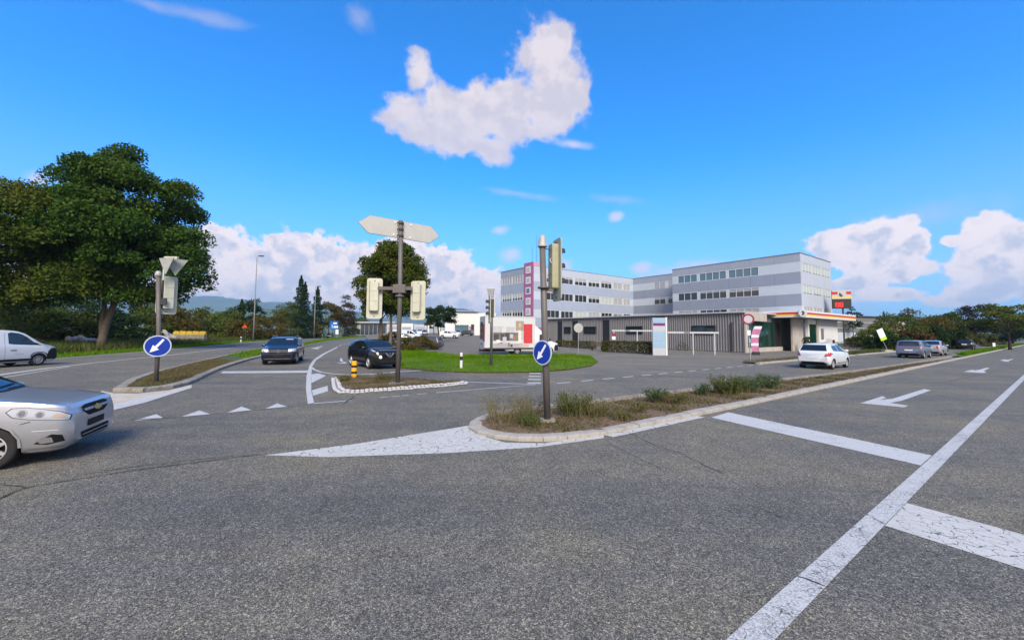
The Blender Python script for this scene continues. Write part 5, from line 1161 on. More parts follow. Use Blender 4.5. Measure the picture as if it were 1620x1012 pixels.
# totem panel
Pb = Vector((Dp(1044, 561, 37).x, 37, .01)); tt = empty('tenant_panel', Pb, R(-6), 'pale blue tenant panel with a purple strip in front of the grey building', 'sign')
hw = 22 / 635 * 37 / 2; TH = Dp(1044, 503, 37).z
MB().box(-hw, hw * .8, -.1, .1, 0, TH).build('panel', M['palegrey'], tt, bevel=.01)
MB().box(hw * .8 + .003, hw, -.14, .14, 0, TH + .05).build('side_post', M['white'], tt)
MB().box(-hw * .97, hw * .76, -.112, -.101, TH * .87, TH * .985).build('top_field', M['lightblue'], tt); MB().box(-hw * .93, hw * .74, -.116, -.101, TH * .79, TH * .86).build('purple_strip', M['purple'], tt)
for r_ in range(4):
    for c in range(2):
        x0 = -hw * .95 + c * hw * .88
        MB().box(x0, x0 + hw * .82, -.112, -.101, TH * (.20 + r_ * .145), TH * (.20 + r_ * .145 + .13)).build('tenant_plate', M['lightblue'] if r_ < 3 else M['palegrey'], tt)

# height bars at the entrance
def height_bar(label, px0, px1, Y_, z, posts, seg=True):
    a, c = Dp(px0, 525, Y_), Dp(px1, 525, Y_); o = empty('height_bar', (a.x, Y_, 0), 0, label, 'barrier', 'height bars at the lot entrance'); L = c.x - a.x
    MB().box(0, L, -.05, .05, z - .085, z + .085).build('beam', M['palegrey'], o, bevel=.01)
    MB().box(L * .32, L * .43, -.055, .055, z - .09, z + .09).build('dark_sleeve', M['rib_dark'], o)
    for px in posts:
        x = Dp(px, 525, Y_).x - a.x; MB().box(x - .05, x + .05, -.04, .04, 0, z - .09).build('post', M['palegrey'], o, bevel=.008)
height_bar('white height bar on two posts right of the pale blue panel', 1056, 1137, 38.5, Dp(1096, 526, 38.5).z, (1096, 1130))
height_bar('thinner height bar left of the pale blue panel', 968, 1033, 46, Dp(1000, 523, 46).z, (971, 1008))

# bench with planks
Pb = Dp(945, 556, 47); be = empty('bench', (Pb.x, 47, 0), R(10), 'dark slatted bench beside the clipped hedge', 'bench')
for k in range(3): MB().box(-.75, .75, -.3 + k * .2, -.13 + k * .2, .42, .47).build('seat_plank', M['bark_dark'], be)
for k in range(2): MB().box(-.75, .75, .3, .34, .58 + k * .2, .74 + k * .2).build('back_plank', M['bark_dark'], be)
for s in (-.62, .58): MB().box(s, s + .06, -.26, .29, 0, .418).build('leg', M['steel_dark'], be); MB().box(s, s + .06, .342, .39, 0, .95).build('leg', M['steel_dark'], be)
# small no-parking tag in the hedge
Pb = Dp(971, 556, 45); nt_ = empty('small_sign', (Pb.x, 45, 0), 0, 'small red and white tag on a pole at the left end of the clipped hedge', 'sign')
zc = Dp(971, 532, 45).z; MB().tube([(0, 0, 0), (0, 0, zc + .4)], .025, 6).build('pole', M['galv'], nt_); MB().box(-.2, .2, -.06, -.03, zc - .35, zc).build('white_field', M['sign_white'], nt_); MB().box(-.2, .2, -.06, -.03, zc + .01, zc + .32).build('red_field', M['sign_red'], nt_)

# bicycle at the grey building
def bicycle(label, loc_, rz):
    o = empty('bicycle', loc_, rz, label, 'bicycle')
    for x in (-.52, .52):
        w = MB(); n = 20
        for k in range(n):
            a = 2 * math.pi * k / n; b_ = 2 * math.pi * (k + 1) / n; w.tube([(x + .33 * math.cos(a), 0, .35 + .33 * math.sin(a)), (x + .33 * math.cos(b_), 0, .35 + .33 * math.sin(b_))], .022, 5, cap=False)
        for k in range(8): a = math.pi * k / 4; w.tube([(x, 0, .35), (x + .32 * math.cos(a), 0, .35 + .32 * math.sin(a))], .004, 3, cap=False)
        w.build('wheel', M['dark'], o)
    fr = MB()
    for a, c in (((-.52, 0, .35), (-.05, 0, .32)), ((-.05, 0, .32), (-.2, 0, .85)), ((-.2, 0, .82), (.36, 0, .85)), ((-.05, 0, .32), (.38, 0, .75)), ((-.52, 0, .35), (-.19, 0, .75)), ((.52, 0, .35), (.35, 0, 1.0))): fr.tube([a, c], .02, 6)
    fr.build('frame', M['steel_dark'], o); MB().tube([(.36, -.28, 1.02), (.36, .28, 1.02)], .016, 6).build('handlebar', M['black'], o); MB().box(-.33, -.1, -.07, .07, .86, .92).build('saddle', M['black'], o, bevel=.02)
p = UV(44.9, 27.0); bicycle('dark bicycle parked against the grey ribbed wall', (p.x, p.y, 0), ROT + R(80))
p = UV(44.8, 30.2); bicycle('dark bicycle in the recess left of the height bar post', (p.x, p.y, 0), ROT + R(95))

# lamp posts
def lamp(label, px, pyb, pyt, Y_, arm, group='lamp posts along the left road'):
    b_ = Dp(px, pyb, Y_); o = empty('street_lamp', (b_.x, Y_, 0), 0, label, 'street lamp', group); zt_ = Dp(px, pyt, Y_).z
    MB().tube([(0, 0, -.1), (0, 0, zt_ * .3), (0, 0, zt_)], [.13, .11, .06], 10).build('post', M['lamp_steel'], o, smooth=True)
    MB().tube([(0, 0, zt_ - .05), (arm, 0, zt_)], .05, 8).build('arm', M['lamp_steel'], o); MB().box(arm - .15, arm + .75, -.18, .18, zt_ - .08, zt_ + .1).build('lamp_head', M['steel_dark'], o, bevel=.03)
lamp('tall thin lamp post left of the dark blue car', 400.5, 540, 405, 76, .5)
lamp('farther lamp post between the two conifers', 496.5, 535, 453, 110, .6)

# blue road sign, warning triangle, yellow barrier, rubble
Y_ = 108; b_ = Dp(528, 533, Y_); o = empty('direction_board', (b_.x, Y_, 0), R(-8), 'blue motorway direction board with white lettering beside the left road', 'sign')
x0, x1 = -1.15, 1.15; z0, z1 = Dp(528, 520.5, Y_).z, Dp(528, 508, Y_).z
for s in (-.9, .9): MB().tube([(s, .1, 0), (s, .1, z1)], .07, 8).build('post', M['galv'], o)
MB().box(x0, x1, -.05, .03, z0, z1).build('board', M['board_blue'], o)
MB().box(-.2, .8, -.07, -.051, z1 - .75, z1 - .35).build('lettering', M['sign_white'], o); MB().box(-.1, 1.2, -.07, -.051, z0 + .35, z0 + .85).build('lettering', M['sign_white'], o); MB().box(-.6, -.45, -.07, -.051, z0 + .3, z1 - .9).build('route_arrow', M['sign_white'], o)
MB().box(.5, 1.35, -.06, .0, z0 - 1.35, z0 - .1).build('lower_plate', M['sign_white'], o)
Y_ = 82; b_ = Dp(386, 530, Y_); o = empty('warning_triangle', (b_.x, Y_, 0), 0, 'orange red warning triangle on a stand in the grass by the first lamp post', 'sign')
zc = Dp(386, 515, Y_).z; put(plate(tri(-1.15), -.03, .03), frame((0, 0, zc), (0, -1, 0))).build('triangle', M['orange'], o)
for s in (-.3, .3): MB().tube([(s, .1, 0), (s * .4, .05, zc)], .03, 6).build('leg', M['galv'], o)
Y_ = 64; b_ = Dp(300, 530, Y_); z0 = Dp(300, 529.5, Y_).z; o = empty('barrier', (b_.x, Y_, 0), R(-4), 'long yellow plastic barrier lying in the grass behind the left road', 'barrier')
M['yel2'] = mat('barrier_yellow', (0.46, 0.31, 0.01), .6, var=.2, vscale=2)
for k in range(5): MB().hexa([(-2.7 + k * 1.1, -.25, z0), (-1.64 + k * 1.1, -.25, z0), (-1.64 + k * 1.1, .25, z0), (-2.7 + k * 1.1, .25, z0), (-2.66 + k * 1.1, -.12, z0 + .5 + .12 * (k % 2)), (-1.68 + k * 1.1, -.12, z0 + .56), (-1.68 + k * 1.1, .12, z0 + .56), (-2.66 + k * 1.1, .12, z0 + .6)]).build('segment', M['yel2'], o, bevel=.03)
MB().box(-2.7, 2.7, -.3, .3, -.05, z0 - .004).build('plinth', M['kerb_dark'], o)
def boulder(label, px, py, Y_, w, h, group):
    p = Dp(px, py, Y_); bm = bmesh.new(); bmesh.ops.create_icosphere(bm, subdivisions=3, radius=1.0)
    rr = random.Random(px); ph = [rr.uniform(0, 6) for _ in range(6)]
    for v in bm.verts:
        c = v.co; k = 1 + .16 * math.sin(c.x * 4 + ph[0]) * math.cos(c.z * 3 + ph[1]) + .12 * math.sin(c.y * 6 + ph[2] + c.x * 3) + .06 * math.sin(c.z * 11 + ph[3]); v.co = Vector((c.x * w / 2 * k, c.y * w * .35 * k, max(-.3, c.z) * h * k))
    me = bpy.data.meshes.new('boulder'); bm.to_mesh(me); bm.free(); o = link('boulder', me, M['rock']); o.location = (p.x, Y_, 0); tag(o, label, 'boulder', group)
boulder('pale flat boulder left of the big forked trunk', 135, 527, 50, 2.8, 1.2, 'boulders behind the left road')
boulder('small pale stone left of the flat boulder', 113, 530, 49, 1.6, 1.25, 'boulders behind the left road')
boulder('grey rubble heap left of the yellow barrier', 262, 530, 62, 3.0, 1.7, 'boulders behind the left road')
boulder('grey rubble heap behind the left sign post', 238, 530, 61, 2.4, 1.5, 'boulders behind the left road')
# right side small things
b_ = G(1404, 557); o = empty('leaning_sign', b_, 0, 'leaning white and lime sign on a thin post with concrete foot', 'sign')
M['lime'] = mat('lime', (0.42, 0.72, 0.04), .5); M['magenta'] = mat('magenta', (0.42, 0.05, 0.22), .5)
MB().box(-.55, .45, -.3, .3, 0, .28).build('concrete_foot', M['kerb'], o, bevel=.03); MB().tube([(0, 0, .25), (-.5, 0, 1.4)], .03, 8).build('post', M['galv'], o)
Mx = Matrix.Translation((-.62, -.06, 2.0)) @ Matrix.Rotation(R(-22), 4, 'Y')
put(MB().box(-.36, .36, -.03, .03, -.25, .75), Mx).build('white_board', M['sign_white'], o); put(MB().box(-.36, .36, -.035, .035, -.62, -.255), Mx).build('lime_board', M['lime'], o)
b_ = Dp(1521, 545, 72); o = empty('shop_sign', (b_.x, 72, 0), R(-30), 'purple and pink roadside sign above the pale grey wall', 'sign'); zc = Dp(1521, 532, 72).z
MB().box(-.9, 0, -.05, .05, zc - .45, zc + .6).build('purple_board', M['purple'], o); MB().box(.01, 1.0, -.05, .05, zc - .4, zc + .35).build('pink_board', M['magenta'], o)
for s in (-.6, .6): MB().tube([(s, .1, 0), (s, .1, zc + .3)], .04, 6).build('post', M['galv'], o)
MB().box(.15, .85, -.06, -.051, zc - .1, zc + .05).build('lettering', M['sign_white'], o)
b_ = Dp(1523, 545, 76); o = empty('pennant', (b_.x, 76, 0), R(-20), 'lime green pennant flag above the purple sign', 'flag'); z0, z1 = Dp(1523, 527, 76).z, Dp(1523, 512, 76).z
MB().tube([(-.3, 0, 0), (-.3, 0, z1)], .025, 6).build('rod', M['galv'], o); MB().prism([(-.26, z0), (.35, z0 + .05), (.0, z1), (-.26, z1)], -.01, .01).build('cloth', M['lime'], o); o.children[-1].rotation_euler = (R(90), 0, 0)
b_ = Dp(1569, 545, 70); o = empty('pennant', (b_.x, 70, 0), R(-20), 'thin pole with lime and white flag left of the median tree', 'flag'); z0, z1 = Dp(1569, 545, 70).z, Dp(1569, 521, 70).z
MB().tube([(0, 0, 0), (-.25, 0, z1)], .03, 6).build('rod', M['galv'], o); MB().prism([(.05, .25), (.55, .3), (.3, 1.3), (-.02, 1.2)], -.01, .01).build('lime_cloth', M['lime'], o); o.children[-1].rotation_euler = (R(90), 0, 0)
MB().box(.1, .45, -.04, -.015, .1, .8).build('white_cloth', M['sign_white'], o)
b_ = UV(62, 17); o = empty('rail_fence', b_, ROT, 'dark metal rail fence with orange end right of the filling station', 'fence')
for k in range(7): MB().tube([(k * 1.5, 0, 0), (k * 1.5, 0, 1.1)], .03, 6).build('post', M['steel_dark'], o)
for z in (.55, 1.05): MB().tube([(0, 0, z), (9, 0, z)], .028, 6).build('rail', M['steel_dark'], o)
MB().box(-.3, .1, -.1, .1, .8, 1.2).build('end_cap', M['orange'], o)
p = UV(56.0, 17.9); o = empty('potted_shrub', (p.x, p.y, 0), 0, 'dark potted shrub against the concrete columns of the filling station', 'plant')
MB().lathe([(0, 0), (.22, 0), (.3, .5), (.26, .5), (.24, .42), (0, .42)], 16).build('pot', M['rib_dark'], o); v, f = clump_leaves(np.array([(0, 0, 1.0, .5), (.1, 0, 1.5, .4), (-.15, .1, 1.3, .4)]), 600, .12); tag(link('leaves', npmesh('leaves', v, f), M['leaf_dark'], o), kind='stuff')
p = UV(59.4, 16.6); o = empty('fuel_pump', (p.x, p.y, 0), ROT, 'white fuel pump under the canopy behind the white hatchback', 'fuel pump')
MB().box(-.45, .45, -.28, .28, .15, 1.55).build('cabinet', M['white'], o, bevel=.03); MB().box(-.4, .4, -.3, -.281, 1.0, 1.4).build('display', M['glass'], o); MB().box(-.6, .6, -.4, .4, 0, .148).build('plinth', M['concrete'], o); MB().tube([(.47, 0, 1.3), (.62, 0, .9), (.47, 0, .5)], .025, 6).build('hose', M['black'], o)

# ------------------------------------------------------------------ vehicles
def carpaint(name, col, metal=.0, rough=.32): return mat(name, col, rough, metal, coat=.6, spec=.4)
M['car_glass'] = mat('car_glass', (.010, .013, .016), .04, spec=.9)
M['car_glass_lit'] = mat('car_glass_sky_lit', (.10, .16, .19), .06, spec=.9)  # paler copy of the car glass, reflected sky put into the colour
M['tyre'] = mat('tyre', (.014, .014, .015), .85, bump=.3, bscale=30)
M['alloy'] = mat('alloy_wheel', (.50, .51, .53), .35, .5)
M['chrome'] = mat('chrome', (.42, .43, .45), .2, .9)
M['lens_clear'] = mat('headlight_lens', (.46, .49, .54), .12, .25, spec=.9, coat=.6)
M['lens_inner'] = mat('headlight_reflector', (.20, .21, .24), .15, .6)
M['lens_red'] = mat('tail_light', (.40, .010, .02), .2, spec=.8, coat=.6)
M['lens_amber'] = mat('indicator', (.45, .33, .26), .25)
M['plastic'] = mat('car_plastic', (.011, .011, .012), .7, spec=.3)
M['grille_black'] = mat('grille_black', (.006, .006, .007), .7, spec=.2)
M['trim_bright'] = mat('bright_trim', (.16, .16, .17), .5, .0)
M['gold'] = mat('badge_gold', (.55, .38, .12), .3, .6)
M['lamp_on'] = mat('dipped_beam', (.8, .76, .7), .2, emit=(1, .88, .76, .35))

class Car:
    def __init__(s, name, label, cat, spec, paint_, loc_, heading, group=None, rims='alloy'):
        s.L, s.Wd, s.top, s.belt, s.bot, s.plan = spec['L'], spec['W'], spec['top'], spec['belt'], spec['bot'], spec['plan']
        s.tum = spec.get('tumble', .30); s.spec = spec; s.paint = paint_
        s.root = empty(name, loc_, math.atan2(heading[1], heading[0]), label, cat, group)
        s.build(); s.wheels(M[rims])
    def prof(s, tab, x):
        t = np.array(tab); d = .008
        return (np.interp(x - d, t[:, 0], t[:, 1]) + np.interp(x, t[:, 0], t[:, 1]) * 2 + np.interp(x + d, t[:, 0], t[:, 1])) / 4
    def X(s, q): return s.L * (.5 - q)
    def z(s, q, f): b, t = s.prof(s.belt, q), s.prof(s.top, q); return float(b + (t - b) * f)
    def build(s):
        qs = np.concatenate([np.linspace(0, .13, 16)[:-1], np.linspace(.13, .88, 52)[:-1], np.linspace(.88, 1, 15)])
        b = MB(); n = 0
        for q in qs:
            w = s.Wd / 2 * s.prof(s.plan, q); zb = s.prof(s.bot, q); zt = s.prof(s.top, q); zl = min(s.prof(s.belt, q), zt - .02); g = zt - zl; wr = min(.90 * w, .955 * w - s.tum * g); hb = zl - zb
            half = [(0, zb), (.80 * w, zb), (.93 * w, zb + .05), (.982 * w, zb + .18 * hb), (1.0 * w, zb + .48 * hb), (.992 * w, zb + .66 * hb), (.985 * w, zb + .84 * hb), (.955 * w, zl), (.928 * w, zl + .08 * g), (wr + (.93 * w - wr) * .14, zl + .80 * g), (wr * .94, zl + .93 * g), (wr * .6, zl + .985 * g), (0, zt)]
            ring = [(s.X(q), -y, z_) for y, z_ in half] + [(s.X(q), y, z_) for y, z_ in half[-2:0:-1]]
            n = len(ring); b.v += ring
        m = len(qs)
        for i in range(m - 1):
            for k in range(n): b.f.append((i * n + k, i * n + (k + 1) % n, (i + 1) * n + (k + 1) % n, (i + 1) * n + k)); b.m.append(0)
        b.f.append(tuple(range(n))); b.m.append(0); b.f.append(tuple((m - 1) * n + k for k in range(n))[::-1]); b.m.append(0)
        o = b.build('body', [s.paint, M['dark']], s.root)
        s.bvh = BVHTree.FromObject(o, bpy.context.evaluated_depsgraph_get()) if False else BVHTree.FromPolygons([Vector(v) for v in b.v], b.f)
        sp = s.spec; cut = MB(); rw = sp['r']
        for q in sp['axles']:
            for sd in (-1, 1): y0 = sd * s.Wd / 2; cut.lathe([(0, y0 - sd * .30), (rw * 1.13, y0 - sd * .30), (rw * 1.13, y0 + sd * .2), (0, y0 + sd * .2)], 28, 'y', c=(s.X(q), 0, rw * 1.0))
        co = cut.build('cutter', [s.paint, M['dark']], s.root)
        _bm = bmesh.new(); _bm.from_mesh(co.data); bmesh.ops.remove_doubles(_bm, verts=_bm.verts, dist=1e-5); bmesh.ops.recalc_face_normals(_bm, faces=_bm.faces); _bm.to_mesh(co.data); _bm.free()
        for p in co.data.polygons: p.material_index = 1
        md = o.modifiers.new('arch', 'BOOLEAN'); md.operation = 'DIFFERENCE'; md.object = co; md.solver = 'EXACT'
        bpy.context.view_layer.update(); dg_ = bpy.context.evaluated_depsgraph_get(); me = bpy.data.meshes.new_from_object(o.evaluated_get(dg_)); o.modifiers.clear(); o.data = me
        bpy.data.objects.remove(co); me.shade_smooth(); me.set_sharp_from_angle(angle=R(38)); s.body = o
    def patch(s, name, poly, view, m, off=.006, parent=None, step=.09, both=True):
        """piece lying on the body: poly in metres; view 'side' (x,z), 'front'/'rear' (y,z) or 'top' (x,y)"""
        out = []
        for sd in ((-1, 1) if both and view == 'side' else (-1,)):
            vs, fs = fillpoly([Vector(p) for p in poly], step=step); P = []; ok = True
            for p in vs:
                if view == 'side': o_, d_ = Vector((p.x, sd * 3, p.y)), Vector((0, -sd, 0))
                elif view == 'front': o_, d_ = Vector((5, p.x, p.y)), Vector((-1, 0, 0))
                elif view == 'rear': o_, d_ = Vector((-5, p.x, p.y)), Vector((1, 0, 0))
                else: o_, d_ = Vector((p.x, p.y, 5)), Vector((0, 0, -1))
                h, nr, _, _ = s.bvh.ray_cast(o_, d_)
                if h is None: h, nr, _, _ = s.bvh.find_nearest(o_ + d_ * (3 if view == 'side' else 3.2))
                if nr.dot(d_) > 0: nr = -nr
                P.append(h + nr * off)
            b = MB().add(P, fs); ob = b.build(name, m, parent or s.root, smooth=True, fix=False)
            ns = sum(f.normal.dot(d_) for f in ob.data.polygons)
            if ns > 0: ob.data.flip_normals()
            out.append(ob)
        return out
    def side(s, name, pts, m, off=.006, absz=False, **k): return s.patch(name, [(s.X(q), f if absz else s.z(q, f)) for q, f in pts], 'side', m, off, **k)
    def wheels(s, rim):
        r_ = s.spec['r']; w = s.spec.get('tw', .205); tr = s.Wd / 2 - w / 2 - .035
        t = MB().lathe([(r_ * .64, -w * .42), (r_ * .86, -w * .5), (r_ * .97, -w * .44), (r_, -w * .3), (r_, w * .3), (r_ * .97, w * .44), (r_ * .86, w * .5), (r_ * .64, w * .42)], 32, 'y').mesh('tyre'); t.materials.append(M['tyre']); t.shade_smooth()
        rb = MB(); rr = r_ * .645
        rb.lathe([(rr, -w * .3), (rr, w * .44), (rr * .93, w * .45), (rr * .90, w * .36), (rr * .88, -w * .3)], 32, 'y')
        ns = s.spec.get('spokes', 5)
        for k in range(ns):
            a = 2 * math.pi * k / ns; ca, sa = math.cos(a), math.sin(a); pw = .2 * rr if ns < 8 else .13 * rr
            def pp(rad, off, y): return (rad * ca - off * sa, y, rad * sa + off * ca)
            rb.hexa([pp(.1 * rr, -pw, w * .30), pp(.92 * rr, -pw * .62, w * .34), pp(.92 * rr, pw * .62, w * .34), pp(.1 * rr, pw, w * .30), pp(.1 * rr, -pw * .8, w * .40), pp(.92 * rr, -pw * .5, w * .43), pp(.92 * rr, pw * .5, w * .43), pp(.1 * rr, pw * .8, w * .40)])
        rb.lathe([(.24 * rr, w * .28), (.24 * rr, w * .42), (.12 * rr, w * .45), (0, w * .45)], 16, 'y')
        rm = rb.mesh('rim'); rm.materials.append(rim)
        dk = MB().lathe([(rr * .9, w * .08), (0, w * .10)], 24, 'y').mesh('brake'); dk.materials.append(M['dark'])
        for q in s.spec['axles']:
            for sd in (-1, 1):
                o = link('wheel', dk, [], s.root); o.location = (s.X(q), sd * tr, r_); o.rotation_euler = (0, random.uniform(0, 6), 0 if sd > 0 else math.pi)
                if sd < 0: o.rotation_euler = (0, 0, math.pi)
                link('tyre', t, [], o); link('rim', rm, [], o)
    def mirrors(s, q, m, z=None):
        for sd in (-1, 1):
            w = s.Wd / 2 * .93; zz = z or s.z(q, .12); o = MB().lathe([(0, -.11), (.06, -.10), (.085, -.03), (.085, .06), (.06, .1), (0, .1)], 12, 'y').build('mirror', m, s.root, smooth=True)
            o.location = (s.X(q), sd * (w + .1), zz + .05); o.scale = (.75, 1, .9)
            MB().box(-.02, .03, min(0, sd * .1), max(0, sd * .1), -.02, .02).build('mirror_arm', M['plastic'], o); o.children[-1].location = (0, -sd * .14, -.05)
    def wind(s, q0, q1, f0=.80, f1=.70, m=None, name='windscreen'):
        w0 = s.Wd / 2 * f0; w1 = s.Wd / 2 * f1; x0, x1 = s.X(q0), s.X(q1)
        return s.patch(name, [(x0, -w0 * .8), (x0 + .06 * (1 if q1 > q0 else -1), 0), (x0, w0 * .8), (x0 - (x0 - x1) * .06, w0), (x1, w1), (x1, -w1), (x0 - (x0 - x1) * .06, -w0)], 'top', m or M['car_glass'], .005, step=.12)

PLAN = [(0, .70), (.010, .80), (.03, .885), (.07, .95), (.14, .99), (.3, 1), (.8, 1), (.90, .985), (.95, .955), (.985, .90), (1, .82)]
PLAN_BLUNT = [(0, .80), (.010, .88), (.03, .94), (.08, .98), (.14, 1), (.85, 1), (.95, .985), (.985, .95), (1, .90)]
SED = dict(L=4.31, W=1.70, r=.30, axles=(.192, .768), plan=PLAN, tumble=.30,
           top=[(0, .60), (.006, .70), (.02, .765), (.05, .82), (.12, .905), (.22, .985), (.262, 1.02), (.43, 1.46), (.50, 1.505), (.60, 1.50), (.68, 1.45), (.82, 1.10), (.85, 1.07), (.985, 1.04), (1, .84)],
           belt=[(0, .56), (.02, .715), (.05, .77), (.12, .85), (.24, .925), (.5, .95), (.8, .99), (.97, .97), (1, .80)], bot=[(0, .30), (.02, .20), (.06, .17), (.5, .19), (.94, .22), (1, .42)])
HAT = dict(L=3.86, W=1.70, r=.30, axles=(.20, .835), plan=PLAN, tumble=.46,
           top=[(0, .60), (.008, .72), (.03, .80), (.10, .92), (.22, 1.02), (.26, 1.06), (.42, 1.46), (.52, 1.505), (.75, 1.49), (.88, 1.46), (.905, 1.43), (.965, 1.08), (.975, 1.02), (1, .90)],
           belt=[(0, .56), (.03, .75), (.1, .86), (.25, .95), (.5, .97), (.8, 1.02), (.93, 1.02), (.97, .98), (1, .80)], bot=[(0, .30), (.02, .2), (.06, .17), (.5, .19), (.95, .22), (1, .38)])
MPV = dict(L=4.4, W=1.77, r=.31, axles=(.195, .81), plan=PLAN_BLUNT, tumble=.22,
           top=[(0, .62), (.008, .74), (.03, .84), (.10, .95), (.20, 1.04), (.23, 1.08), (.38, 1.50), (.5, 1.57), (.75, 1.57), (.92, 1.53), (.94, 1.50), (.978, 1.02), (.985, .95), (1, .85)],
           belt=[(0, .58), (.03, .78), (.1, .88), (.25, .97), (.5, 1.0), (.8, 1.03), (.95, 1.03), (.98, .95), (1, .80)], bot=[(0, .30), (.02, .2), (.06, .18), (.5, .2), (.95, .22), (1, .38)])
SUV = dict(L=4.60, W=1.88, r=.355, tw=.235, axles=(.185, .81), plan=PLAN_BLUNT, tumble=.27,
           top=[(0, .72), (.006, .86), (.02, .95), (.06, 1.01), (.20, 1.09), (.24, 1.13), (.40, 1.54), (.5, 1.62), (.7, 1.63), (.88, 1.58), (.91, 1.52), (.968, 1.12), (.98, 1.04), (1, .92)],
           belt=[(0, .68), (.02, .88), (.06, .95), (.25, 1.05), (.5, 1.07), (.8, 1.11), (.94, 1.10), (.98, 1.0), (1, .86)], bot=[(0, .34), (.02, .25), (.06, .22), (.5, .24), (.95, .26), (1, .42)])
JUK = dict(L=4.13, W=1.78, r=.335, tw=.225, axles=(.20, .81), plan=[(0, .66), (.012, .76), (.04, .87), (.09, .95), (.16, .995), (.3, .985), (.5, .97), (.7, .985), (.85, 1), (.95, .96), (1, .82)], tumble=.36,
           top=[(0, .76), (.008, .90), (.03, .97), (.08, 1.03), (.20, 1.10), (.25, 1.13), (.40, 1.48), (.5, 1.56), (.65, 1.555), (.82, 1.46), (.90, 1.36), (.965, 1.06), (.98, 1.0), (1, .9)],
           belt=[(0, .72), (.03, .90), (.08, .97), (.25, 1.05), (.5, 1.06), (.75, 1.14), (.9, 1.16), (.97, 1.02), (1, .86)], bot=[(0, .36), (.02, .26), (.06, .22), (.5, .24), (.95, .28), (1, .46)])
VAN = dict(L=5.0, W=1.93, r=.33, tw=.215, axles=(.187, .79), plan=PLAN_BLUNT, tumble=.13, spokes=10,
           top=[(0, .78), (.006, .92), (.02, 1.0), (.05, 1.06), (.12, 1.17), (.155, 1.23), (.30, 1.80), (.36, 1.93), (.46, 1.97), (.97, 1.97), (.985, 1.9), (1, 1.75)],
           belt=[(0, .74), (.02, .93), (.05, .98), (.15, 1.10), (.3, 1.16), (1, 1.16)], bot=[(0, .34), (.02, .24), (.06, .2), (.5, .22), (.95, .26), (1, .36)])
def lights_and_trim(c, front=True, head=None, grille=None, plate_z=None, rear=None):
    pass
def std_windows(c, wsq, rearq, sides, glass=None):
    g = glass or M['car_glass']
    for pts in sides: c.side('side_window', pts, g, .004)
    c.wind(wsq[0], wsq[1], m=g)

# --- silver sedan in the left foreground
sil = carpaint('paint_silver', (.43, .44, .47), .6, .30)
dirv = Vector((math.cos(R(26)), math.sin(R(26)), 0)); lat = Vector((-dirv.y, dirv.x, 0))
fw = G(-20, 745); ctr = fw + lat * .76 - dirv * (4.31 * (.5 - .192))
AVE = dict(SED, spokes=7, plan=[(0, .76), (.010, .85), (.03, .915), (.07, .96), (.14, .99), (.3, 1), (.8, 1), (.90, .985), (.95, .955), (.985, .90), (1, .82)],
           top=[(0, .66), (.004, .78), (.012, .835), (.05, .88), (.12, .935), (.22, .995), (.262, 1.025)] + SED['top'][7:], belt=[(0, .62), (.012, .785), (.05, .83), (.12, .88), (.24, .935), (.5, .955)] + SED['belt'][6:])
c = Car('sedan_car', 'silver sedan nose entering at the left edge with gold badge on its grille', 'car', AVE, sil, ctr, dirv)
std_windows(c, (.268, .43), None, [[(.305, .08), (.44, .80), (.535, .88), (.535, .06)], [(.555, .06), (.555, .88), (.65, .84), (.735, .5), (.775, .08)]])
c.wind(.815, .69, .78, .66, name='rear_window')
c.side('headlight_seal', [(.009, 0.637), (.007, 0.708), (.028, 0.775), (.069, 0.828), (.112, 0.865), (.143, 0.864), (.156, 0.81), (.139, 0.728), (.10, 0.685), (.05, 0.655)], M['steel_dark'], .004, absz=True, step=.03)
hl = c.side('headlight', [(.012, 0.645), (.010, 0.705), (.030, 0.767), (.070, 0.82), (.112, 0.857), (.140, 0.855), (.152, 0.81), (.137, 0.735), (.10, 0.693), (.05, 0.663)], M['lens_clear'], .008, absz=True, step=.03)
for q_, z_, r_ in ((.117, .787, .054), (.076, .755, .048)):
    c.side('reflector_ring', [(q_ + r_ * math.cos(t_) / 4.31, z_ + r_ * math.sin(t_)) for t_ in np.linspace(0, 6.283, 19)[:-1]], M['chrome'], .0115, absz=True, step=.03)
    c.side('lamp_bowl', [(q_ + r_ * .62 * math.cos(t_) / 4.31, z_ + r_ * .62 * math.sin(t_)) for t_ in np.linspace(0, 6.283, 15)[:-1]], M['lens_inner'], .0145, absz=True, step=.02)
c.side('indicator', [(.016, 0.685), (.02, 0.73), (.038, 0.75), (.050, 0.71), (.034, 0.687)], M['lens_amber'], .0115, absz=True, step=.03)
c.patch('grille', [(-.42, .775), (-.39, .70), (-.24, .625), (.24, .625), (.39, .70), (.42, .775), (.30, .80), (-.30, .80)], 'front', M['grille_black'], .008, step=.05)
c.patch('grille_bar', [(-.42, .74), (-.39, .705), (.39, .705), (.42, .74), (.36, .742), (-.36, .742)], 'front', sil, .02, step=.05)
c.patch('badge', [(-.105, .692), (-.034, .692), (-.03, .676), (.03, .676), (.034, .692), (.105, .692), (.105, .744), (.034, .744), (.03, .760), (-.03, .760), (-.034, .744), (-.105, .744)], 'front', M['gold'], .03, step=.03)
c.patch('lower_intake', [(-.42, .30), (.42, .30), (.46, .40), (-.46, .40)], 'front', M['grille_black'], .008, step=.05)
c.patch('intake_bar', [(-.44, .343), (.44, .343), (.44, .357), (-.44, .357)], 'front', sil, .014, step=.05)
c.side('fog_light_recess', [(.016, .335), (.022, .43), (.045, .455), (.07, .385), (.085, .335), (.055, .31)], M['grille_black'], .006, absz=True, step=.03)
c.side('fog_light', [(.040, .335), (.044, .41), (.062, .42), (.078, .375), (.068, .33)], M['trim_bright'], .014, absz=True, step=.02)
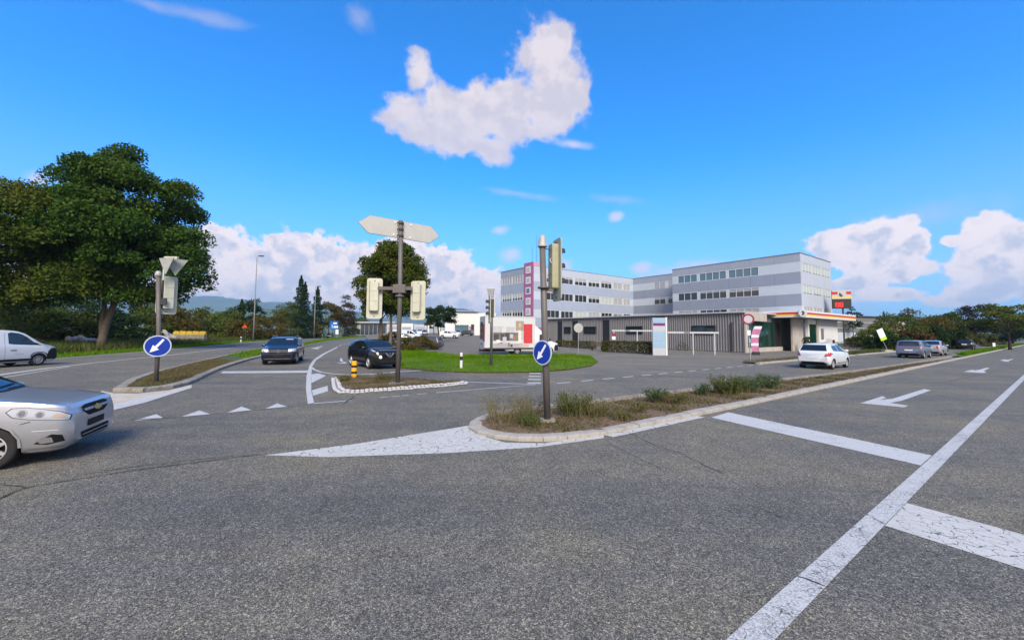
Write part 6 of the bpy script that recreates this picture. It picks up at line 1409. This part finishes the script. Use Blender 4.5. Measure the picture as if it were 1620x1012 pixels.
c.patch('number_plate', [(-.26, .45), (.26, .45), (.26, .555), (-.26, .555)], 'front', M['plastic'], .012, step=.1)
c.side('door_seam', [(.30, .22), (.30, .93), (.3025, .93), (.3025, .22)], M['plastic'], .003, absz=True); c.side('door_seam', [(.548, .22), (.548, .94), (.5505, .94), (.5505, .22)], M['plastic'], .003, absz=True)
c.side('bumper_seam', [(.095, .655), (.118, .628), (.120, .633), (.098, .662)], M['plastic'], .003, absz=True, step=.03)
c.patch('bonnet_seam', [(c.X(.03), -.62), (c.X(.25), -.76), (c.X(.25), -.752), (c.X(.03), -.612)], 'top', M['plastic'], .003); c.patch('bonnet_seam', [(c.X(.03), .612), (c.X(.25), .752), (c.X(.25), .76), (c.X(.03), .62)], 'top', M['plastic'], .003)
c.patch('cowl', [(c.X(.262), -.62), (c.X(.25), 0), (c.X(.262), .62), (c.X(.275), .66), (c.X(.268), 0), (c.X(.275), -.66)], 'top', M['plastic'], .007, step=.08)
c.patch('wiper', [(c.X(.272), -.55), (c.X(.288), .1), (c.X(.292), .1), (c.X(.277), -.55)], 'top', M['plastic'], .02, step=.1); c.patch('wiper', [(c.X(.272), -.05), (c.X(.288), .6), (c.X(.292), .6), (c.X(.277), -.05)], 'top', M['plastic'], .02, step=.1)
c.side('side_trim', [(.30, .44), (.30, .50), (.70, .50), (.70, .44)], sil, .02, absz=True); c.mirrors(.315, sil)
c.side('crease_highlight', [(.03, .505), (.09, .515), (.09, .522), (.03, .512)], M['white'], .008, absz=True, step=.04); c.side('bumper_lip', [(.02, .235), (.10, .225), (.10, .245), (.02, .255)], sil, .02, absz=True, step=.04)  # white strip paints the light caught along the bumper crease
c.side('arch_lip', [(.112, .30), (.115, .42), (.135, .56), (.165, .635), (.192, .655), (.192, .642), (.167, .622), (.14, .55), (.122, .42), (.12, .30)], sil, .012, absz=True, step=.03)
MB().box(-2.0, 1.95, -.6, .6, .2, .5).build('underbody', M['dark'], c.root)

# --- white van on the left road
whi = carpaint('paint_white', (.62, .65, .67), 0, .35)
fw = G(57, 578); dv = Vector((.08, .997, 0)).normalized(); lt = Vector((-dv.y, dv.x, 0))
ctr = fw + lt * .82 - dv * (5.0 * (.5 - .187))
c = Car('panel_van', 'white panel van with black bumper leaving on the left road', 'van', VAN, whi, ctr, dv, rims='galv')
c.side('side_window', [(.155, .05), (.23, .42), (.29, .70), (.34, .82), (.42, .84), (.445, .76), (.44, .08), (.40, .04)], M['car_glass'], .004)
c.wind(.165, .335, .84, .78)
c.side('bumper', [(.0, .34), (.0, .90), (.03, .97), (.08, .93), (.105, .78), (.118, .55), (.118, .34)], M['plastic'], .012, absz=True, step=.06)
c.side('headlight', [(.012, .98), (.03, 1.04), (.075, 1.10), (.085, 1.04), (.04, .95), (.015, .92)], M['lens_clear'], .01, absz=True, step=.05)
c.side('sill_trim', [(.27, .30), (.25, .42), (.70, .42), (.70, .30)], M['plastic'], .015, absz=True); c.side('door_handle', [(.38, .86), (.38, .90), (.43, .90), (.43, .86)], M['plastic'], .02, absz=True, step=.05)
c.side('door_seam', [(.47, .42), (.47, 1.8), (.473, 1.8), (.473, .42)], M['board_grey'], .003, absz=True); c.side('arch_trim', [(.105, .5), (.12, .66), (.15, .745), (.187, .76), (.225, .745), (.255, .66), (.265, .5), (.255, .5), (.245, .64), (.22, .71), (.187, .725), (.155, .71), (.13, .64), (.118, .5)], M['plastic'], .012, absz=True, step=.04)
c.side('lettering', [(.32, .66), (.32, .695), (.40, .695), (.40, .66)], M['palegrey'], .005, absz=True, step=.1); c.mirrors(.17, M['plastic'], 1.28)

# --- dark blue SUV facing the camera
blu = carpaint('paint_dark_blue', (.007, .012, .036), .2, .22)
dv = Vector((.36, -.933, 0)).normalized(); fr = G(439, 577.5)
c = Car('suv_car', 'dark blue SUV with star badge waiting at the stop line', 'car', SUV, blu, fr - dv * 2.3, dv)
std_windows(c, (.248, .405), None, [[(.275, .08), (.40, .78), (.54, .86), (.54, .06)], [(.56, .06), (.56, .86), (.70, .82), (.70, .08)], [(.72, .1), (.72, .8), (.80, .74), (.86, .2)]])
c.side('headlight', [(.004, .78), (.004, .88), (.03, .95), (.085, .985), (.08, .90), (.04, .80)], M['lens_clear'], .01, absz=True, step=.05)
c.patch('headlight', [(-.88, .83), (-.56, .80), (-.50, .92), (-.84, .96)], 'front', M['lens_clear'], .016, step=.06); c.patch('headlight', [(.88, .83), (.56, .80), (.50, .92), (.84, .96)], 'front', M['lens_clear'], .016, step=.06)
c.patch('grille', [(-.46, .70), (.46, .70), (.54, .93), (-.54, .93)], 'front', M['grille_black'], .012, step=.08)
for z in (.765, .845): c.patch('grille_bar', [(-.46, z), (.46, z), (.47, z + .018), (-.47, z + .018)], 'front', M['trim_bright'], .02, step=.1)
put(MB().lathe([(.075, -.012), (.105, -.012), (.105, .012), (.075, .012), (.075, -.012)], 24, 'x'), Matrix.Translation((2.3 + .01, 0, .825))).build('badge_ring', M['chrome'], c.root)
st = MB()
for k in range(3): a = R(90 + 120 * k); st.tube([(2.315, 0, .825), (2.315, .09 * math.cos(a), .825 + .09 * math.sin(a))], [.02, .008], 6)
st.build('badge_star', M['chrome'], c.root)
c.patch('lower_intake', [(-.72, .40), (.72, .40), (.60, .60), (-.60, .60)], 'front', M['grille_black'], .012, step=.08); c.patch('bumper_chrome', [(-.7, .355), (.7, .355), (.72, .385), (-.72, .385)], 'front', M['chrome'], .016, step=.1)
c.patch('number_plate', [(-.26, .47), (.26, .47), (.26, .58), (-.26, .58)], 'front', M['plastic'], .03, step=.1); c.mirrors(.285, blu)
for sd in (-1, 1): MB().tube([(c.X(.42), sd * .62, 1.61), (c.X(.45), sd * .62, 1.68), (c.X(.8), sd * .62, 1.69), (c.X(.84), sd * .62, 1.62)], .016, 6).build('roof_rail', M['chrome'], c.root)
c.patch('windscreen_sticker', [(c.X(.385), .15), (c.X(.385), .55), (c.X(.368), .55), (c.X(.368), .15)], 'top', M['palegrey'], .008, step=.1)

# --- black crossover turning
blk = carpaint('paint_black', (.010, .011, .013), .2, .2)
dv = Vector((.66, -.75, 0)).normalized(); lt = Vector((-dv.y, dv.x, 0)); nw = G(583, 583.4)
ctr = nw + lt * .80 - dv * (4.13 * (.5 - .20))
c = Car('crossover_car', 'black crossover with round headlights turning in front of the lawn', 'car', dict(JUK, spokes=5, tumble=.42), blk, ctr, dv)
std_windows(c, (.258, .405), None, [[(.285, .06), (.40, .74), (.53, .84), (.53, .05)], [(.55, .05), (.55, .84), (.68, .78), (.76, .35), (.74, .1)]], M['car_glass'])
for sd in (-1, 1):
    put(MB().lathe([(0, .03), (.075, .03), (.09, .0), (.09, -.06)], 20, 'x'), Matrix.Translation((2.045, sd * .50, .66))).build('headlight', M['lamp_on'], c.root, smooth=True)
    put(MB().lathe([(.092, -.05), (.118, .0), (.11, .025), (.092, .02)], 20, 'x'), Matrix.Translation((2.045, sd * .50, .66))).build('headlight_ring', M['chrome'], c.root)
c.side('upper_lamp', [(.03, .92), (.06, .99), (.15, 1.07), (.14, 1.02), (.07, .94)], M['lens_clear'], .01, absz=True, step=.05)
c.patch('grille', [(-.42, .62), (.42, .62), (.46, .80), (-.46, .80)], 'front', M['grille_black'], .01, step=.08)
c.patch('chrome_v', [(-.24, .86), (-.09, .66), (.09, .66), (.24, .86), (.19, .86), (.06, .71), (-.06, .71), (-.19, .86)], 'front', M['chrome'], .03, step=.05)
put(MB().lathe([(.045, -.01), (.065, -.01), (.065, .01), (.045, .01), (.045, -.01)], 20, 'x'), Matrix.Translation((2.085, 0, .79))).build('badge_ring', M['chrome'], c.root)
c.patch('lower_intake', [(-.55, .36), (.55, .36), (.60, .52), (-.60, .52)], 'front', M['plastic'], .01, step=.08); c.side('sill_trim', [(.29, .28), (.27, .40), (.73, .40), (.72, .28)], M['plastic'], .015, absz=True); c.mirrors(.29, blk)
c.patch('number_plate', [(-.26, .54), (.26, .54), (.26, .64), (-.26, .64)], 'front', M['plastic'], .03, step=.1)

# --- cars going away on the right road
def rear_car(c, lamp_pts, plate_y=(.62, .73), glass=None, bumper=True, badge=False):
    c.patch('rear_window', glass, 'rear', M['car_glass'], .006, step=.08)
    c.side('tail_light', lamp_pts, M['lens_red'], .01, absz=True, step=.04)
    c.patch('number_plate', [(-.26, plate_y[0]), (.26, plate_y[0]), (.26, plate_y[1]), (-.26, plate_y[1])], 'rear', M['sign_white'], .012, step=.1)
    if bumper: c.patch('rear_diffuser', [(-.66, .25), (.66, .25), (.60, .44), (-.60, .44)], 'rear', M['plastic'], .01, step=.08)
    MB().box(-c.L / 2 + .2, c.L / 2 - .25, -.6, .6, .2, .5).build('underbody', M['dark'], c.root)
p = (G(1268, 581.5) + G(1311, 584)) / 2; u_ = p.x * ERX + p.y * ERY; v_ = -p.x * ERY + p.y * ERX
wht = carpaint('paint_white_hatch', (.60, .64, .68), 0, .32)
p = UV(u_ - .45 + 3.86 / 2, v_ - .05); c = Car('hatchback_car', 'white hatchback with red tail lights driving away past the filling station', 'car', HAT, wht, (p.x, p.y, 0), nE, 'cars driving away on the right road')
std_windows(c, (.27, .425), None, [[(.30, .08), (.42, .78), (.56, .88), (.56, .06)], [(.58, .06), (.58, .88), (.74, .86), (.80, .45), (.80, .10)]])
rear_car(c, [(.925, .80), (.905, .94), (.935, 1.0), (.985, .86), (.992, .78)], (.62, .73), [(-.66, 1.06), (.66, 1.06), (.56, 1.40), (-.56, 1.40)])
c.mirrors(.31, wht); c.side('side_stripe', [(.30, .34), (.30, .375), (.68, .375), (.68, .34)], M['plastic'], .01, absz=True); c.patch('tail_light', [(.56, .76), (.80, .76), (.83, .90), (.70, 1.0), (.64, .90)], 'rear', M['lens_red'], .014, step=.06); c.patch('tail_light', [(-.56, .76), (-.80, .76), (-.83, .90), (-.70, 1.0), (-.64, .90)], 'rear', M['lens_red'], .014, step=.06)
gry = carpaint('paint_blue_grey', (.13, .15, .21), .4, .3)
p = G(1438, 566.4); u_ = p.x * ERX + p.y * ERY; v_ = -p.x * ERY + p.y * ERX
p = UV(u_ - .3 + 2.2, v_ - .05); c = Car('estate_car', 'blue grey people carrier driving away just ahead of the white hatchback', 'car', MPV, gry, (p.x, p.y, 0), nE, 'cars driving away on the right road')
std_windows(c, (.24, .385), None, [[(.27, .08), (.38, .78), (.52, .88), (.52, .06)], [(.54, .06), (.54, .88), (.72, .86), (.72, .06)], [(.74, .08), (.74, .84), (.88, .80), (.90, .1)]])
rear_car(c, [(.955, .85), (.945, 1.1), (.975, 1.1), (.99, .86)], (.66, .77), [(-.68, 1.08), (.68, 1.08), (.60, 1.46), (-.60, 1.46)]); c.mirrors(.28, gry)
svl = carpaint('paint_silver_far', (.42, .43, .46), .4, .3)
p = G(1473, 562.6); u_ = p.x * ERX + p.y * ERY; v_ = -p.x * ERY + p.y * ERX
p = UV(u_ + 1.9, v_ + .1); c = Car('sedan_car', 'silver sedan with round red tail lights ahead of the blue grey carrier', 'car', SED, svl, (p.x, p.y, 0), nE, 'cars driving away on the right road')
std_windows(c, (.268, .43), None, [[(.305, .08), (.44, .80), (.535, .88), (.535, .06)], [(.555, .06), (.555, .88), (.65, .84), (.735, .5), (.775, .08)]]); c.wind(.815, .69, .78, .66, name='rear_window')
rear_car(c, [(.94, .80), (.94, .96), (.975, .98), (.99, .82)], (.74, .85), [(-.58, 1.12), (.58, 1.12), (.52, 1.38), (-.52, 1.38)]); c.mirrors(.315, svl)
c.patch('tail_light', circ(.12, 14, .62, .88), 'rear', M['lens_red'], .014, step=.06); c.patch('tail_light', circ(.12, 14, -.62, .88), 'rear', M['lens_red'], .014, step=.06)
p = G(1526, 552.8); u_ = p.x * ERX + p.y * ERY; v_ = -p.x * ERY + p.y * ERX
p = UV(u_ + 1.9, v_); c = Car('hatchback_car', 'small black car farthest away on the right road', 'car', HAT, blk, (p.x, p.y, 0), nE, 'cars driving away on the right road')
std_windows(c, (.27, .425), None, [[(.30, .08), (.42, .78), (.56, .88), (.56, .06)], [(.58, .06), (.58, .88), (.74, .86), (.80, .10)]])
rear_car(c, [(.925, .80), (.905, .94), (.935, 1.0), (.985, .86), (.992, .78)], (.70, .83), [(-.66, 1.06), (.66, 1.06), (.56, 1.40), (-.56, 1.40)])
# --- other cars
def plain_car(label, spec, pt, loc_, hd, windows=True, name='parked_car', group='cars parked on the lot', glass=None):
    c = Car(name, label, 'car', spec, pt, loc_, hd, group)
    std_windows(c, (.262, .42), None, [[(.30, .08), (.42, .76), (.54, .86), (.54, .06)], [(.56, .06), (.56, .86), (.70, .82), (.76, .10)]], glass)
    c.side('tail_light', [(.955, .80), (.945, .98), (.98, .96), (.99, .82)], M['lens_red'], .01, absz=True, step=.05); c.side('headlight', [(.015, .70), (.03, .78), (.09, .84), (.08, .75)], M['lens_clear'], .01, absz=True, step=.05)
    MB().box(-c.L / 2 + .3, c.L / 2 - .3, -.6, .6, .2, .5).build('underbody', M['dark'], c.root); return c
p = Dp(522, 531, 122); plain_car('small dark car on the left road near the blue board', SED, blk, (p.x, p.y, 0), (.3, -.95), name='distant_car', group=None)
dgr = carpaint('paint_anthracite', (.045, .048, .058), .3, .3)
p = Dp(668, 550, 46); c = plain_car('dark anthracite estate with red tail light parked beside the rust brown bush', dict(MPV, L=4.6), dgr, (p.x, p.y, .0), (-1, .18))
c.patch('rear_window', [(-.68, 1.08), (.68, 1.08), (.60, 1.46), (-.60, 1.46)], 'rear', M['car_glass'], .006)
tel = carpaint('paint_teal_grey', (.05, .09, .10), .3, .3)
p = Dp(640, 540, 62); plain_car('dark teal car parked behind the anthracite estate', SED, tel, (p.x, p.y, lot_z(p.x, 62)), (1, .15), glass=M['car_glass_lit'])
p = Dp(648, 534, 74); c = Car('delivery_van', 'white delivery van parked behind the street trees', 'van', dict(VAN, L=5.4), whi, (p.x - .4, 74, lot_z(p.x, 74)), (1, -.05), 'cars parked on the lot')
c.side('side_window', [(.15, .06), (.24, .45), (.30, .70), (.34, .76), (.375, .76), (.385, .10)], M['car_glass'], .004); c.side('side_window', [(.40, .12), (.40, .76), (.46, .76), (.46, .12)], M['car_glass'], .004); c.wind(.165, .335, .84, .78)
p = Dp(711, 534, 88); c = plain_car('white off-road car parked alone in the middle of the lot', dict(SUV, L=4.3), whi, (p.x, 88, lot_z(p.x, 88)), (1, -.12))
for k, (px, Y_, pt, hd, lab) in enumerate(((737, 112, dgr, (-1, .3), 'dark car in front of the showroom window'), (724, 113, svl, (.3, -1), 'silver car parked at the showroom wall'), (664, 118, whi, (.2, -1), 'white car in the row by the garages, next to the brown tree'), (655, 120, svl, (.2, -1), 'silver car in the row by the garages'), (645, 121, whi, (.2, -1), 'white car left in the garage row'), (672, 116, gry, (.2, -1), 'grey car right of the white one in the garage row'))):
    p = Dp(px, 530, Y_); plain_car(lab, HAT if k % 2 else MPV, pt, (p.x, Y_, lot_z(p.x, Y_)), hd)

# --- box truck with printed sides
M['truck_white'] = mat('truck_white', (.52, .545, .57), .4, var=.04, vscale=2)
h_ = Vector((.955, .297, 0)).normalized(); lt = Vector((-h_.y, h_.x, 0)); nr_ = Dp(767, 553, 35.5); nr_.z = 0
tr = empty('box_truck', nr_ + lt * 1.05, math.atan2(h_.y, h_.x), 'white box truck with a printed furniture picture and red square on its side', 'truck')
BZ0, BZ1, BL = .60, 3.46, 4.75
MB().box(0, BL, -1.05, 1.05, BZ0, BZ1).build('cargo_box', M['truck_white'], tr, bevel=.03)
MB().box(-.02, BL + .02, -1.075, -1.051, BZ0 - .07, BZ0 + .04).build('lower_rail', M['steel_dark'], tr); MB().box(-.03, BL + .02, -1.07, -1.051, BZ1 - .07, BZ1 + .02).build('upper_rail', M['palegrey'], tr)
pr_ = {}
for k_, col in dict(beige=(.30, .25, .20), skin=(.55, .36, .27), red=(.50, .035, .045), dgrey=(.05, .05, .055), mgrey=(.13, .125, .125), lgrey=(.42, .43, .45), lilac=(.33, .31, .35), brown=(.22, .16, .12), cream=(.68, .64, .56), pink=(.48, .36, .33)).items(): pr_[k_] = mat('print_' + k_, col, .5, var=.15, vscale=4)
sid = Facade(tr, (0, -1.052, 0), UX, -VX)
art = sid.box('side_print', .75, 4.45, .66, 2.72, 0, .004, M['truck_white'])
def pq(k_, a, c, z0, z1, d=.008): sid.box('print_piece', a, c, z0, z1, .0045, d, pr_[k_], art)
pq('lgrey', .75, 1.75, 1.95, 2.55, .006); pq('lgrey', 1.95, 2.75, 1.95, 2.5, .006); pq('cream', 1.6, 1.68, 1.6, 2.5, .007)
pq('mgrey', .75, 3.3, 1.25, 2.0, .007); pq('dgrey', .78, 1.25, 1.35, 1.85); pq('dgrey', 1.45, 1.75, 1.25, 1.9); pq('dgrey', 1.85, 2.25, 1.3, 1.95); pq('brown', 2.45, 3.15, 1.3, 1.75); pq('lgrey', 2.3, 2.6, 1.5, 1.85, .009)
pq('lgrey', 1.62, 1.98, 1.0, 1.6, .010); pq('cream', 1.05, 1.4, 1.05, 1.35, .009); pq('lilac', .75, 3.55, .68, 1.02, .007); pq('dgrey', 1.1, 2.0, 1.02, 1.1, .009); pq('brown', 2.1, 2.3, .7, 1.1, .009); pq('dgrey', 2.35, 2.55, .7, .95, .009); pq('pink', 3.2, 4.1, .70, .95, .008)
pq('beige', 2.85, 3.62, 2.15, 3.05, .007); pq('cream', 3.1, 3.35, 1.1, 2.2, .010); pq('lgrey', 3.3, 3.6, 1.35, 2.15, .009); sid.box('print_piece', 3.6, 4.45, 1.02, 2.78, .0045, .011, pr_['red'], art)
sid.box('print_piece', 3.14, 3.34, 2.5, 2.86, .0075, .011, pr_['skin'], art)
rrf = Facade(tr, (-.002, 1.05, 0), -VX, -UX)
rrf.box('rear_print', .15, 1.35, 1.35, 2.95, 0, .006, pr_['mgrey']); rrf.box('rear_print_red', 1.36, 1.95, 1.2, 2.75, 0, .006, pr_['red'])
for z in (1.5, 2.05, 2.55): rrf.box('rear_print_shelf', .2, 1.3, z, z + .25, .006, .009, pr_['dgrey'])
rrf.box('tail_lift', .1, 2.0, .55, 1.15, 0, .05, M['palegrey']); rrf.box('rear_lamp', .02, .2, .5, .62, .0, .06, M['lens_red']); rrf.box('rear_lamp', 1.9, 2.08, .5, .62, .0, .06, M['lens_red']); rrf.box('latch', .75, .87, .9, 1.05, .05, .06, M['black']); rrf.box('latch', 1.1, 1.22, .9, 1.05, .05, .06, M['black'])
MB().box(-.2, 6.3, -.5, .5, .3, .46).build('chassis', M['dark'], tr)
cabspec = dict(VAN, L=5.2, top=[(0, .82), (.006, .95), (.02, 1.03), (.05, 1.08), (.12, 1.18), (.155, 1.26), (.28, 1.90), (.33, 2.25), (.42, 2.7), (.455, 2.85), (.46, 2.85), (.465, .8), (1, .8)], belt=[(0, .74), (.02, .93), (.05, .98), (.15, 1.10), (.3, 1.16), (.46, 1.16), (.465, .7), (1, .7)], bot=[(0, .34), (.02, .26), (.06, .24), (1, .3)])
cb = Car('cab_part', 'x', 'x', cabspec, whi, (0, 0, 0), (1, 0), rims='galv')
for k_ in ('label', 'category'): del cb.root[k_]
cb.side('side_window', [(.15, 1.22), (.23, 1.48), (.275, 1.78), (.30, 1.84), (.37, 1.84), (.38, 1.20)], M['car_glass'], .004, absz=True); cb.patch('windscreen', [(cb.X(.16), -.72), (cb.X(.155), 0), (cb.X(.16), .72), (cb.X(.28), .66), (cb.X(.28), -.66)], 'top', M['car_glass'], .006)
cb.side('bumper', [(.0, .36), (.0, .86), (.03, .90), (.075, .88), (.095, .72), (.098, .36)], M['plastic'], .01, absz=True, step=.06); cb.side('headlight', [(.012, .98), (.03, 1.04), (.075, 1.10), (.085, 1.04), (.04, .95), (.015, .92)], M['lens_clear'], .01, absz=True, step=.05)
cb.mirrors(.18, M['plastic'], 1.35)
mxc = Matrix.Translation((BL + .02 + 5.2 * .46 - 2.6, 0, 0))
for o in list(cb.root.children): o.parent = tr; o.location = mxc @ o.location
bpy.data.objects.remove(cb.root)

# ------------------------------------------------------------------ haze
hm = bpy.data.materials.new('haze_air'); hm.use_nodes = True; _nt = hm.node_tree; _nt.nodes.clear()
_pv = _nt.nodes.new('ShaderNodeVolumePrincipled'); _pv.inputs['Density'].default_value = 0.00014; _pv.inputs['Color'].default_value = (0.46, 0.73, 1.0, 1); _pv.inputs['Anisotropy'].default_value = 0.1
_ho = _nt.nodes.new('ShaderNodeOutputMaterial'); _nt.links.new(_pv.outputs[0], _ho.inputs['Volume'])
haze = MB().box(-7050, 7050, -250, 9050, -3.2, 460).build('haze', hm)
tag(haze, kind='stuff'); haze.display_type = 'WIRE'
